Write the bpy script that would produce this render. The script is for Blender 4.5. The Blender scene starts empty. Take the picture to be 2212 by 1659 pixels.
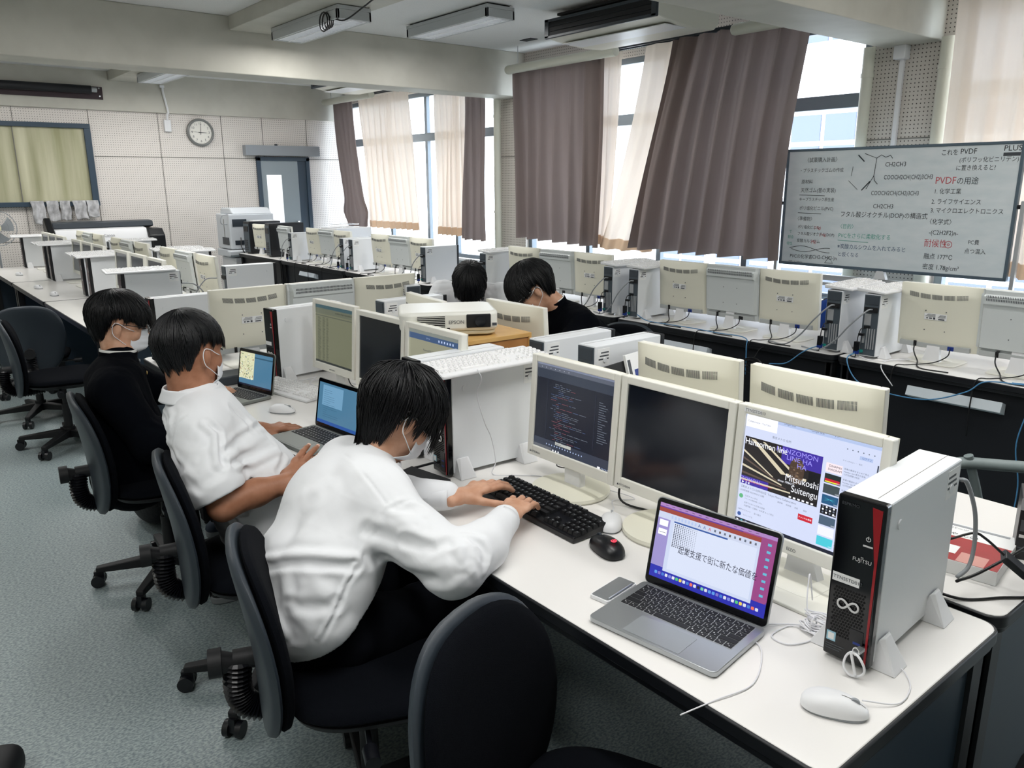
import bpy, math, random
import numpy as np
from mathutils import Vector, Matrix, Euler
R=math.radians
PI=math.pi
scene=bpy.context.scene
COL=scene.collection
# ---------------------------------------------------------------- camera, world, light, exposure
cam_d=bpy.data.cameras.new('camera'); cam=bpy.data.objects.new('camera',cam_d); COL.objects.link(cam)
YAW,PITCH,ROLL,FPX=39.04,14.32,-0.326,1700.0
cam_d.sensor_fit='HORIZONTAL'; cam_d.sensor_width=36.0; cam_d.lens=36.0*FPX/2212.0
cam_d.clip_start=0.02; cam_d.clip_end=200
cam.location=(0,0,1.616)
_f=Vector((math.sin(R(YAW))*math.cos(R(PITCH)),math.cos(R(YAW))*math.cos(R(PITCH)),-math.sin(R(PITCH))))
_r=Vector((math.cos(R(YAW)),-math.sin(R(YAW)),0)); _u=_r.cross(_f)
_r2=_r*math.cos(R(ROLL))+_u*math.sin(R(ROLL)); _u2=_u*math.cos(R(ROLL))-_r*math.sin(R(ROLL))
cam.rotation_euler=Matrix((_r2,_u2,-_f)).transposed().to_euler()
scene.camera=cam
scene.view_settings.view_transform='Standard'; scene.view_settings.look='None'
scene.view_settings.exposure=0.48; scene.view_settings.gamma=1.0; scene.view_settings.use_curve_mapping=False
w=bpy.data.worlds.new('daylight'); scene.world=w; w.use_nodes=True
_bg=w.node_tree.nodes['Background']; _bg.inputs[0].default_value=(0.86,0.93,1.0,1); _bg.inputs[1].default_value=6.5
scene.cycles.use_denoising=True
scene.cycles.max_bounces=8; scene.cycles.diffuse_bounces=4; scene.cycles.transparent_max_bounces=12
scene.cycles.sample_clamp_indirect=8.0
CEIL,FARY,WINX,BACKY,LEFTX=3.10,12.2,6.4,-1.98,-2.9
LAMP_W=17.0
def window_portal(y0,y1,z0,z1):
    l=bpy.data.lights.new('window_portal','AREA'); l.shape='RECTANGLE'; l.size=y1-y0; l.size_y=z1-z0
    l.cycles.is_portal=True
    o=bpy.data.objects.new('window_portal',l); COL.objects.link(o)
    o.location=(WINX+0.16,(y0+y1)/2,(z0+z1)/2)
    o.rotation_euler=Matrix(((0,0,1),(1,0,0),(0,1,0))).to_euler()
for a in ((-1.9,2.75),(3.35,7.55),(8.12,12.1)): window_portal(a[0],a[1],0.62,2.86)
# ---------------------------------------------------------------- materials
def lin(c):
    c=c/255.0
    return c/12.92 if c<=0.04045 else ((c+0.055)/1.055)**2.4
def rgb(r,g,b): return (lin(r),lin(g),lin(b),1.0)
MATS={}
def mat(name,col,rough=0.5,metal=0.0,spec=0.5,bump=None,sheen=0,coat=0,emit=0,vary=None):
    if name in MATS: return MATS[name]
    m=bpy.data.materials.new(name); m.use_nodes=True; nt=m.node_tree; b=nt.nodes['Principled BSDF']
    c=rgb(*col); b.inputs['Base Color'].default_value=c
    b.inputs['Roughness'].default_value=rough; b.inputs['Metallic'].default_value=metal
    b.inputs['Specular IOR Level'].default_value=spec
    if sheen: b.inputs['Sheen Weight'].default_value=sheen
    if coat: b.inputs['Coat Weight'].default_value=coat; b.inputs['Coat Roughness'].default_value=0.08
    if emit: b.inputs['Emission Color'].default_value=c; b.inputs['Emission Strength'].default_value=emit
    tc=None
    if bump or vary:
        tc=nt.nodes.new('ShaderNodeTexCoord')
    if bump:
        n=nt.nodes.new('ShaderNodeTexNoise'); n.inputs['Scale'].default_value=bump[0]; n.inputs['Detail'].default_value=4
        bp=nt.nodes.new('ShaderNodeBump'); bp.inputs['Strength'].default_value=bump[1]; bp.inputs['Distance'].default_value=0.01
        nt.links.new(tc.outputs['Object'],n.inputs['Vector']); nt.links.new(n.outputs['Fac'],bp.inputs['Height']); nt.links.new(bp.outputs['Normal'],b.inputs['Normal'])
    if vary:
        n=nt.nodes.new('ShaderNodeTexNoise'); n.inputs['Scale'].default_value=vary[0]; n.inputs['Detail'].default_value=5
        r=nt.nodes.new('ShaderNodeValToRGB'); r.color_ramp.elements[0].position=0.35; r.color_ramp.elements[1].position=0.65
        r.color_ramp.elements[0].color=rgb(*vary[1]); r.color_ramp.elements[1].color=rgb(*vary[2])
        nt.links.new(tc.outputs['Object'],n.inputs['Vector']); nt.links.new(n.outputs['Fac'],r.inputs['Fac']); nt.links.new(r.outputs['Color'],b.inputs['Base Color'])
    MATS[name]=m; return m
M_white=mat('white_plastic',(228,229,231),.42)
M_cream=mat('cream_plastic',(226,224,208),.45)
M_cream2=mat('cream_bezel',(232,231,222),.4)
M_tower=mat('white_painted_steel',(226,229,232),.4)
M_towerback=mat('dark_steel_grey',(88,98,106),.45,metal=.4)
M_black=mat('black_plastic',(9,11,17),.35)
M_blackm=mat('matte_black_plastic',(8,10,15),.6)
M_gloss=mat('glossy_black_plastic',(6,7,12),.12)
M_red=mat('red_stripe_plastic',(150,16,26),.35)
M_maroon=mat('dark_maroon_plastic',(58,26,34),.35)
M_logo=mat('silver_white_logo',(215,215,215),.35)
M_print=mat('dark_print',(70,74,80),.6)
M_label=mat('paper_label',(235,236,236),.6)
M_silver=mat('brushed_aluminium',(176,180,183),.32,metal=.75)
M_alu=mat('satin_aluminium',(190,193,196),.4,metal=.5)
M_chrome=mat('chrome',(225,225,225),.12,metal=1)
M_fabric=mat('black_chair_fabric',(5,8,15),.95,spec=.12,bump=(900,.5))
M_shell=mat('charcoal_chair_shell',(44,52,60),.42)
M_rubber=mat('black_rubber',(14,16,20),.5)
M_blue=mat('blue_chair_fabric',(20,62,140),.9,bump=(700,.4))
M_deskwhite=mat('white_laminate',(231,229,226),.28,spec=.45)
M_deskedge=mat('black_desk_edge',(13,16,22),.45)
M_deskdark=mat('dark_desk_steel',(7,11,20),.5)
M_navy=mat('navy_desk_panel',(30,46,60),.5)
M_screenoff=mat('dark_screen_glass',(20,26,36),.16,spec=.6)
M_screengrey=mat('idle_screen_glass',(42,50,60),.2,spec=.6)
M_cableb=mat('black_cable',(12,13,16),.45)
M_cablew=mat('white_cable',(222,222,226),.45)
M_cableg=mat('grey_cable',(150,154,158),.5)
M_cablebl=mat('blue_network_cable',(70,130,175),.45)
M_vga=mat('blue_connector',(20,50,130),.45)
M_teal=mat('teal_connector',(30,140,130),.5)
M_skin=mat('skin',(196,150,122),.5,spec=.35,vary=(28,(188,140,112),(204,160,134)))
M_skin2=mat('tanned_skin',(158,108,82),.5,spec=.35,vary=(28,(150,102,76),(168,118,92)))
M_hair=mat('black_hair',(5,6,10),.46,spec=.4)
M_shirt=mat('white_cotton',(226,228,231),.8,spec=.2)
M_jacket=mat('black_wool',(4,6,12),.95,spec=.08)
M_trousers=mat('black_trousers',(5,7,13),.9,spec=.1)
M_mask=mat('white_mask_fabric',(226,229,234),.85,spec=.2)
M_nail=mat('fingernail',(222,180,160),.35)
M_wood=mat('plywood',(204,160,92),.5,vary=(6,(196,150,84),(214,172,106)))
M_wood2=mat('plywood_front',(168,116,62),.5,vary=(9,(158,108,58),(178,126,72)))
M_brass=mat('brass',(214,180,110),.3,metal=.8)
M_lampw=mat('white_enamel',(186,190,192),.4)
M_dark=mat('near_black',(5,7,12),.7)
M_acw=mat('aircon_ivory',(222,220,208),.45)
M_pole=mat('cream_pipe_paint',(214,214,200),.4)
M_cyan=mat('teal_rubber',(16,88,84),.6)
def emis(name,col,st=1.0):
    if name in MATS: return MATS[name]
    m=bpy.data.materials.new(name); m.use_nodes=True; nt=m.node_tree
    b=nt.nodes['Principled BSDF']; b.inputs['Base Color'].default_value=(0.01,0.01,0.012,1); b.inputs['Roughness'].default_value=.25
    b.inputs['Emission Color'].default_value=rgb(*col); b.inputs['Emission Strength'].default_value=st*.86
    MATS[name]=m; return m
# ---------------------------------------------------------------- mesh builder
class MB:
    def __init__(s): s.v=[]; s.f=[]; s.m=[]; s.mats=[]
    def mi(s,m):
        if m not in s.mats: s.mats.append(m)
        return s.mats.index(m)
    def add(s,vs,fs,m=None,T=None):
        b=len(s.v)
        if T is not None: vs=[tuple(T@Vector(v)) for v in vs]
        s.v+= [tuple(v) for v in vs]; k=s.mi(m) if m else 0
        for f in fs: s.f.append([i+b for i in f]); s.m.append(k)
        return s
    def box(s,x0,x1,y0,y1,z0,z1,m=None,T=None):
        v=[(x,y,z) for x in (x0,x1) for y in (y0,y1) for z in (z0,z1)]
        return s.add(v,[(0,1,3,2),(4,6,7,5),(0,4,5,1),(2,3,7,6),(0,2,6,4),(1,5,7,3)],m,T)
    def cbox(s,c,d,m=None,T=None,rot=None):
        t=Matrix.Translation(c)@(Euler(rot).to_matrix().to_4x4() if rot else Matrix())
        if T is not None: t=T@t
        return s.box(-d[0]/2,d[0]/2,-d[1]/2,d[1]/2,-d[2]/2,d[2]/2,m,t)
    def prism(s,poly,z0,z1,m=None,T=None,axis='z',top=None):
        n=len(poly); tp=top or poly
        if axis=='z': P=lambda p,h:(p[0],p[1],h)
        elif axis=='x': P=lambda p,h:(h,p[0],p[1])
        else: P=lambda p,h:(p[0],h,p[1])
        v=[P(p,z0) for p in poly]+[P(p,z1) for p in tp]
        f=[list(range(n))[::-1],[i+n for i in range(n)]]+[(i,(i+1)%n,(i+1)%n+n,i+n) for i in range(n)]
        return s.add(v,f,m,T)
    def tube(s,pts,r,m=None,n=8,T=None,cap=True,closed=False,ry=None):
        pts=[Vector(p) for p in pts]; N=len(pts); v=[]; f=[]
        rr=r if hasattr(r,'__len__') else [r]*N
        up=None
        for i,p in enumerate(pts):
            if closed: t=(pts[(i+1)%N]-pts[i-1]).normalized()
            else: t=(pts[min(i+1,N-1)]-pts[max(i-1,0)]).normalized()
            if up is None:
                up=Vector((0,0,1)) if abs(t.z)<.9 else Vector((1,0,0))
            a=t.cross(up)
            if a.length<1e-6: a=t.orthogonal()
            a.normalize(); b=a.cross(t).normalized(); up=b
            for k in range(n):
                q=2*PI*k/n; v.append(p+a*(math.cos(q)*rr[i])+b*(math.sin(q)*(ry if ry else rr[i])))
        L=N if closed else N-1
        for i in range(L):
            for k in range(n):
                f.append((i*n+k,i*n+(k+1)%n,((i+1)%N)*n+(k+1)%n,((i+1)%N)*n+k))
        if cap and not closed:
            f.append(list(range(n))[::-1]); f.append([(N-1)*n+k for k in range(n)])
        return s.add(v,f,m,T)
    def cyl(s,c,r,h,m=None,n=24,axis='z',T=None,r2=None):
        c=Vector(c); d={'x':Vector((1,0,0)),'y':Vector((0,1,0)),'z':Vector((0,0,1))}[axis]
        return s.tube([c,c+d*h],[r,r2 if r2 is not None else r],m,n,T)
    def lathe(s,prof,m=None,n=24,T=None):
        v=[];f=[];N=len(prof)
        for i,(r,z) in enumerate(prof):
            for k in range(n):
                q=2*PI*k/n; v.append((r*math.cos(q),r*math.sin(q),z))
        for i in range(N-1):
            for k in range(n): f.append((i*n+k,i*n+(k+1)%n,(i+1)*n+(k+1)%n,(i+1)*n+k))
        f.append(list(range(n))[::-1]); f.append([(N-1)*n+k for k in range(n)])
        return s.add(v,f,m,T)
    def grid(s,fn,nu,nv,m=None,T=None,thick=None):
        v=[fn(i/nu,j/nv) for j in range(nv+1) for i in range(nu+1)]; W=nu+1
        f=[(j*W+i,j*W+i+1,(j+1)*W+i+1,(j+1)*W+i) for j in range(nv) for i in range(nu)]
        return s.add(v,f,m,T)
    def puffy(s,outline,thick,m=None,T=None,bend=None,rings=6,p=2.6,back=0.5):
        # a cushion: rings of the outline from the middle outward, thick in +z and back*thick in -z
        n=len(outline); cx=sum(q[0] for q in outline)/n; cy=sum(q[1] for q in outline)/n
        v=[];f=[]
        def lay(sg,t):
            idx=[]
            for k in range(rings+1):
                q=k/rings; q=math.sin(q*PI/2); h=t*(max(0,1-q**p))**(1/p)*sg
                idx.append(len(v))
                for (x,y) in outline: 
                    v.append((cx+(x-cx)*max(q,.02),cy+(y-cy)*max(q,.02),h))
            for k in range(rings):
                for i in range(n):
                    a=idx[k]+i;b=idx[k]+(i+1)%n;c=idx[k+1]+(i+1)%n;d=idx[k+1]+i
                    f.append((a,d,c,b) if sg>0 else (a,b,c,d))
            f.append([idx[0]+i for i in range(n)] if sg>0 else [idx[0]+i for i in range(n)][::-1])
        lay(1,thick); lay(-1,thick*back)
        if bend: v=[bend(q) for q in v]
        return s.add(v,f,m,T)
    def obj(s,name,parent=None,m=None,smooth=40,bevel=0,seg=2,loc=None,rot=None,T=None):
        me=bpy.data.meshes.new(name); me.from_pydata(s.v,[],s.f); 
        for mm in (s.mats or [m or M_white]): me.materials.append(mm)
        if s.mats: me.polygons.foreach_set('material_index',s.m)
        me.update()
        if smooth:
            me.polygons.foreach_set('use_smooth',[True]*len(me.polygons))
            if smooth<180: me.set_sharp_from_angle(angle=R(smooth))
        o=bpy.data.objects.new(name,me); COL.objects.link(o)
        if parent: o.parent=parent
        if loc: o.location=loc
        if rot: o.rotation_euler=rot
        if bevel:
            b=o.modifiers.new('edge','BEVEL'); b.width=bevel; b.segments=seg; b.limit_method='ANGLE'; b.angle_limit=R(35); b.harden_normals=False
        return o
def tag(o,label=None,cat=None,group=None,kind=None):
    if label: o['label']=label
    if cat: o['category']=cat
    if group: o['group']=group
    if kind: o['kind']=kind
    return o
def thing(name,label,cat,loc=(0,0,0),rz=0,group=None,rot=None):
    o=bpy.data.objects.new(name,None); COL.objects.link(o); o.empty_display_size=.05
    o.location=loc; o.rotation_euler=rot or (0,0,rz)
    return tag(o,label,cat,group)
def children(o): return [c for c in bpy.data.objects if c.parent==o]
def dup(o,loc=None,rz=None,label=None,group=None,parent=None):
    def cp(a,par):
        c=a.copy(); COL.objects.link(c); c.parent=par
        for k in a.children: cp(k,c)
        return c
    c=cp(o,parent)
    if loc is not None: c.location=loc
    if rz is not None: c.rotation_euler=(0,0,rz)
    if label: c['label']=label
    if group: c['group']=group
    return c
def struct(name,mb,m=None,label=None,**k):
    o=mb.obj(name,None,m,**k); o['kind']='structure'
    if label: o['label']=label
    return o
_fc=bpy.data.curves.new('txt','FONT'); _fo=bpy.data.objects.new('txt',_fc); COL.objects.link(_fo)
def text(mb,s,size,T,m,align='LEFT',ext=0.0,sx=1.0,shear=0,res=3):
    # writes lettering in the xy plane of T (x right, y up) into the mesh builder
    _fc.body=s; _fc.size=size; _fc.align_x=align; _fc.align_y='CENTER'; _fc.extrude=ext; _fc.shear=shear; _fc.resolution_u=res; _fc.offset=0
    dg=bpy.context.evaluated_depsgraph_get(); dg.update()
    me=bpy.data.meshes.new_from_object(_fo.evaluated_get(dg))
    v=[(p.co.x*sx,p.co.y,p.co.z) for p in me.vertices]; f=[list(p.vertices) for p in me.polygons]
    bpy.data.meshes.remove(me)
    return mb.add(v,f,m,T)
def plane_T(o,xd,yd):
    x=Vector(xd).normalized(); y=Vector(yd).normalized(); z=x.cross(y)
    t=Matrix((x,y,z)).transposed().to_4x4(); t.translation=Vector(o); return t
def smooth_path(pts,n=6):
    P=[Vector(p) for p in pts]; out=[]
    Q=[P[0]*2-P[1]]+P+[P[-1]*2-P[-2]]
    for i in range(1,len(Q)-2):
        for k in range(n):
            t=k/n; a,b,c,d=Q[i-1],Q[i],Q[i+1],Q[i+2]
            out.append(0.5*((2*b)+(c-a)*t+(2*a-5*b+4*c-d)*t*t+(3*b-a-3*c+d)*t**3))
    out.append(P[-1]); return out
def rrect(w,h,r,n=5):
    o=[]
    for cx,cy,a0 in ((w/2-r,h/2-r,0),(-w/2+r,h/2-r,90),(-w/2+r,-h/2+r,180),(w/2-r,-h/2+r,270)):
        for k in range(n+1):
            a=R(a0+90*k/n); o.append((cx+r*math.cos(a),cy+r*math.sin(a)))
    return o
def superell(w,h,e,n=40):
    o=[]
    for k in range(n):
        a=2*PI*k/n; c,s=math.cos(a),math.sin(a)
        o.append((w/2*abs(c)**(2/e)*(1 if c>=0 else -1),h/2*abs(s)**(2/e)*(1 if s>=0 else -1)))
    return o
ORD=['first','second','third','fourth','fifth','sixth','seventh','eighth','ninth','tenth','eleventh','twelfth','thirteenth','fourteenth','fifteenth','sixteenth']
# ---------------------------------------------------------------- the room
def noise_mat(name,a,b,scale,rough=.8,dots=None,bump=0,stretch=None,coord='Object',spec=.3,mid=(.4,.6)):
    m=bpy.data.materials.new(name); m.use_nodes=True; nt=m.node_tree; B=nt.nodes['Principled BSDF']; L=nt.links.new
    B.inputs['Roughness'].default_value=rough; B.inputs['Specular IOR Level'].default_value=spec
    tc=nt.nodes.new('ShaderNodeTexCoord'); src=tc.outputs[coord]
    if stretch:
        mp=nt.nodes.new('ShaderNodeMapping'); mp.inputs['Scale'].default_value=stretch; L(src,mp.inputs[0]); src2=mp.outputs[0]
    else: src2=src
    n=nt.nodes.new('ShaderNodeTexNoise'); n.inputs['Scale'].default_value=scale; n.inputs['Detail'].default_value=6; L(src2,n.inputs['Vector'])
    r=nt.nodes.new('ShaderNodeValToRGB'); r.color_ramp.elements[0].position=mid[0]; r.color_ramp.elements[1].position=mid[1]
    r.color_ramp.elements[0].color=rgb(*a); r.color_ramp.elements[1].color=rgb(*b); L(n.outputs['Fac'],r.inputs[0])
    L(r.outputs[0],B.inputs['Base Color'])
    if bump:
        bp=nt.nodes.new('ShaderNodeBump'); bp.inputs['Strength'].default_value=bump; bp.inputs['Distance'].default_value=.004
        L(n.outputs['Fac'],bp.inputs['Height']); L(bp.outputs[0],B.inputs['Normal'])
    return m
def peg_mat(name,axis,col,pitch=.03,rad=.0042):
    # perforated board: dark round holes on a square pitch
    m=bpy.data.materials.new(name); m.use_nodes=True; nt=m.node_tree; B=nt.nodes['Principled BSDF']; L=nt.links.new
    B.inputs['Roughness'].default_value=.7; B.inputs['Specular IOR Level'].default_value=.25
    tc=nt.nodes.new('ShaderNodeTexCoord'); sp=nt.nodes.new('ShaderNodeSeparateXYZ'); L(tc.outputs['Object'],sp.inputs[0])
    def mth(op,a,b=None):
        n=nt.nodes.new('ShaderNodeMath'); n.operation=op
        for i,q in enumerate((a,b)):
            if q is None: continue
            if isinstance(q,(int,float)): n.inputs[i].default_value=q
            else: L(q,n.inputs[i])
        return n.outputs[0]
    def cell(o): 
        f=mth('FRACT',mth('DIVIDE',mth('ADD',o,50.0),pitch)); return mth('MULTIPLY',mth('SUBTRACT',f,.5),pitch)
    a=cell(sp.outputs[axis]); b=cell(sp.outputs['Z'])
    d=mth('SQRT',mth('ADD',mth('MULTIPLY',a,a),mth('MULTIPLY',b,b)))
    k=mth('LESS_THAN',d,rad)
    mx=nt.nodes.new('ShaderNodeMix'); mx.data_type='RGBA'; L(k,mx.inputs[0]); mx.inputs[6].default_value=rgb(*col); mx.inputs[7].default_value=rgb(84,80,76)
    L(mx.outputs[2],B.inputs['Base Color'])
    return m
M_floor=noise_mat('grey_green_vinyl_floor',(108,122,126),(156,168,168),95,rough=.4,stretch=(1,1.6,1),spec=.4,mid=(.38,.62))
M_ceil=noise_mat('speckled_ceiling_board',(206,207,206),(232,232,231),130,rough=.9,mid=(.3,.42))
M_paint=noise_mat('grey_beige_wall_paint',(192,190,180),(200,198,188),3,rough=.6,spec=.3)
M_pegf=peg_mat('perforated_board_far','X',(228,222,216))
M_pegw=peg_mat('perforated_board_window','Y',(206,200,192),.03,.0048)
M_seam=mat('panel_seam',(120,118,112),.8)
M_sash=mat('grey_aluminium_sash',(112,122,130),.4,metal=.3)
M_steeldoor=mat('blue_grey_steel',(52,70,86),.45)
M_doorleaf=mat('pale_grey_door',(146,158,164),.45)
M_winwall=mat('white_sill_wall',(232,233,236),.6)
def glass_mat():
    m=bpy.data.materials.new('window_glass'); m.use_nodes=True; nt=m.node_tree; nt.nodes.clear(); L=nt.links.new
    o=nt.nodes.new('ShaderNodeOutputMaterial'); t=nt.nodes.new('ShaderNodeBsdfTransparent'); g=nt.nodes.new('ShaderNodeBsdfGlossy'); g.inputs['Roughness'].default_value=.02
    t.inputs[0].default_value=(.96,.98,1,1)
    mx=nt.nodes.new('ShaderNodeMixShader'); fr=nt.nodes.new('ShaderNodeLayerWeight'); fr.inputs[0].default_value=.12
    mm=nt.nodes.new('ShaderNodeMath'); mm.operation='MULTIPLY'; mm.inputs[1].default_value=.35; L(fr.outputs['Facing'],mm.inputs[0])
    L(mm.outputs[0],mx.inputs[0]); L(t.outputs[0],mx.inputs[1]); L(g.outputs[0],mx.inputs[2]); L(mx.outputs[0],o.inputs[0]); return m
M_glass=glass_mat()
def cloth_mat(name,col,trans,transp=0.0,rough=.9,weave=0):
    m=bpy.data.materials.new(name); m.use_nodes=True; nt=m.node_tree; nt.nodes.clear(); L=nt.links.new
    o=nt.nodes.new('ShaderNodeOutputMaterial'); d=nt.nodes.new('ShaderNodeBsdfDiffuse'); t=nt.nodes.new('ShaderNodeBsdfTranslucent'); p=nt.nodes.new('ShaderNodeBsdfTransparent')
    d.inputs[0].default_value=rgb(*col); t.inputs[0].default_value=rgb(*col)
    m1=nt.nodes.new('ShaderNodeMixShader'); m1.inputs[0].default_value=trans; L(d.outputs[0],m1.inputs[1]); L(t.outputs[0],m1.inputs[2])
    m2=nt.nodes.new('ShaderNodeMixShader'); m2.inputs[0].default_value=transp; L(m1.outputs[0],m2.inputs[1]); L(p.outputs[0],m2.inputs[2])
    L(m2.outputs[0],o.inputs[0]); return m
M_curtain=cloth_mat('brown_curtain_cloth',(134,121,117),.16)
M_sheer=cloth_mat('ivory_sheer_cloth',(244,230,216),.17,.015)
M_hem=cloth_mat('ivory_hem_cloth',(236,208,180),.10,.0)
# floor and ceiling
struct('floor',MB().box(LEFTX-.2,WINX+.3,BACKY-.2,FARY+.2,-.1,0),M_floor,smooth=0)
struct('ceiling',MB().box(LEFTX-.2,WINX+.3,BACKY-.2,FARY+.2,CEIL,CEIL+.15),M_ceil,smooth=0)
# cross beams and the shallow beams along the room
struct('trim_1',MB().box(LEFTX,WINX+.05,7.62,8.0,2.61,CEIL),M_paint,smooth=0,label='deep painted concrete beam crossing the room before the far bay',bevel=.008)
struct('trim_2',MB().box(LEFTX,WINX+.05,2.82,3.26,2.61,CEIL),M_paint,smooth=0,label='painted concrete beam crossing above the whiteboard',bevel=.008)
for k,(y0,y1) in enumerate(((3.26,7.62),(8.0,FARY-.06))):
    struct('trim_%d'%(3+k),MB().box(2.89,3.52,y0,y1,2.98,CEIL),M_paint,smooth=0,label='shallow ceiling beam along the room, '+('nearer bay' if k==0 else 'far bay'),bevel=.006)
# far wall
b=MB(); b.box(LEFTX-.2,WINX+.3,FARY,FARY+.2,0,CEIL); struct('wall_far',b,M_pegf,smooth=0)
struct('trim_5',MB().box(LEFTX,WINX+.05,FARY-.06,FARY,2.60,CEIL),M_paint,smooth=0,label='smooth painted band across the top of the far wall')
b=MB()
for x in (1.72,2.60,3.49,4.38,5.0,5.72): b.box(x-.004,x+.004,FARY-.004,FARY,0 if x>3 or x<2 else 0,2.60)
b.box(2.62,WINX,FARY-.004,FARY,1.996,2.004); b.box(LEFTX,2.62,FARY-.004,FARY,.90,.908)
struct('trim_6',b,M_seam,smooth=0,label='joints between the perforated boards on the far wall')
struct('wall_left',MB().box(LEFTX-.2,LEFTX,BACKY-.2,FARY+.2,0,CEIL),M_paint,smooth=0)
struct('wall_near',MB().box(LEFTX-.2,WINX+.3,BACKY-.2,BACKY,0,CEIL),M_paint,smooth=0)
# window wall: low wall, head, piers
b=MB()
b.box(WINX,WINX+.22,BACKY,FARY,0,.59,M_winwall); b.box(WINX-.06,WINX+.26,BACKY,FARY,.59,.62,M_winwall)
b.box(WINX,WINX+.22,BACKY,FARY,2.86,CEIL,M_pegw)
struct('wall_window',b,smooth=0,label='low white wall under the windows with the board above them')
for k,(y0,y1) in enumerate(((7.58,8.12),(2.72,3.36))):
    b=MB(); b.box(WINX-.02,WINX+.22,y0,y1,0,2.9,M_pegw); b.box(WINX-.026,WINX-.02,y0,y1,1.93,1.938,M_seam)
    struct('trim_%d'%(7+k),b,smooth=0,label='perforated board pier between the windows, '+('middle of the room' if k==0 else 'behind the whiteboard'))
# vertical cream pipes by the piers
for k,(x,y,r) in enumerate(((6.30,8.03,.045),(6.30,2.74,.055),(6.31,3.34,.045))):
    b=MB(); b.cyl((x,y,0),r,2.62 if k<2 else 2.62,M_pole,20)
    for z in (.3,1.25,2.4): b.cyl((x,y,z),r+.006,.03,M_pole,20)
    tag(b.obj('drain_pipe'),['cream vertical pipe on the far pier between curtain and perforated board','cream vertical pipe at the right side of the pier behind the whiteboard','cream vertical pipe at the window edge left of the pier behind the whiteboard'][k],'pipe')
# windows with sashes
def window(n,y0,y1,mull,transom=2.20,panes=True):
    b=MB(); X=WINX+.06
    b.box(X-.03,X+.05,y0,y1,.62,.67); b.box(X-.03,X+.05,y0,y1,2.80,2.86)
    for y in (y0+.03,y1-.03): b.box(X-.03,X+.05,y-.03,y+.03,.67,2.80)
    b.box(X-.025,X+.045,y0,y1,transom,transom+.11)
    for y in mull: b.box(X-.02,X+.04,y-.03,y+.03,.67,2.80)
    o=struct('window_%d'%n,b,M_sash,smooth=0,bevel=.003)
    g=MB().box(X+.005,X+.009,y0+.05,y1-.05,.66,2.81); g.obj('glass_pane',o,M_glass,smooth=0)
    return o
window(1,8.12,12.15,(9.15,9.85,10.9))
window(2,3.38,7.58,(4.45,5.5,6.55))
window(3,-1.95,2.70,(-.8,.4,1.55))
# far wall: observation window with a yellowish curtain behind the glass, towels on its ledge
wl=struct('window_4',MB().box(LEFTX+.4,2.60,FARY-.05,FARY-.002,2.355,2.415).box(LEFTX+.4,2.60,FARY-.07,FARY-.002,1.35,1.41).box(2.52,2.60,FARY-.05,FARY-.002,1.41,2.355),M_steeldoor,smooth=0,bevel=.004)
m=noise_mat('yellow_green_curtain_cloth',(158,157,124),(206,203,176),2.2,rough=.85,stretch=(3.2,1,.25),mid=(.3,.7))
b=MB(); b.grid(lambda u,v:(LEFTX+.4+u*(5.02),FARY-.012+.006*math.sin(u*140)+.004*math.sin(u*61),1.41+v*.945),260,2)
b.obj('curtain_panel',wl,m)
b=MB().box(1.69,1.70,FARY-.03,FARY-.02,1.41,2.355); b.obj('glass_joint',wl,M_seam,smooth=0)
for i,(x,wd,h,sk) in enumerate(((1.84,.155,.23,.02),(2.01,.145,.2,.015),(2.165,.125,.19,.0),(2.335,.165,.18,.02),(2.50,.15,.16,.0))):
    rnd=random.Random(i)
    ph=[rnd.random()*6 for _ in range(4)]
    def tw(u,v,x=x,wd=wd,h=h,sk=sk,ph=ph):
        s=v*(h+.12); z=1.412+.0+ (0 if s<.06 else -(s-.06)); y=FARY-.02-min(s,.06)*.9-.012
        y-= .010*math.sin(u*9+ph[0])*min(1,v*2)+.006*math.sin(u*17+v*8+ph[1])
        return (x+(u-.5)*wd*(1-.08*v)+sk*v+.004*math.sin(v*12+ph[2]),y-.006,z+.008*math.sin(u*7+ph[3])*v+.006)
    b=MB(); b.grid(tw,18,22)
    o=b.obj('cloth',None,mat('grey_white_towel',(196,196,198),.95,bump=(160,.5),vary=(14,(168,168,170),(212,212,214))))
    s=o.modifiers.new('t','SOLIDIFY'); s.thickness=.004
    tag(o,'grey cleaning cloth hung on the far window ledge, '+['leftmost of five, longest','second of five from the left','middle of the five','fourth of five, overlapping the last','rightmost of five, at the frame corner'][i],'cloth','cleaning cloths hung under the far window')
# door in the far wall
d=struct('door_1',MB().box(4.86,4.92,FARY-.05,FARY,0,2.02,M_steeldoor).box(5.66,5.72,FARY-.05,FARY,0,2.02,M_steeldoor).box(4.86,5.72,FARY-.05,FARY,1.97,2.03,M_steeldoor).box(5.52,5.66,FARY-.03,FARY,0,1.97,M_steeldoor),smooth=0,bevel=.003)
b=MB().box(4.92,5.52,FARY-.035,FARY-.004,0,1.97); b.obj('door_leaf',d,M_doorleaf,smooth=0)
b=MB().box(5.0,5.24,FARY-.04,FARY-.036,.75,1.76); b.obj('door_window',d,emis('backlit_frosted_glass',(240,244,250),1.0),smooth=0)
b=MB().box(5.44,5.47,FARY-.09,FARY-.035,.95,1.05); b.obj('door_handle',d,M_chrome)
dt=thing('door_rail_cover','long grey boxed rail cover fixed above the far door','cover',(5.27,FARY,2.12))
MB().box(-.60,.60,-.13,-.002,-.075,.075).obj('cover_box',dt,mat('grey_rail_cover',(146,152,158),.45),smooth=0,bevel=.004)
MB().box(-.10,-.06,-.05,-.02,.075,.10).obj('bracket',dt,M_shell,smooth=0)
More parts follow.
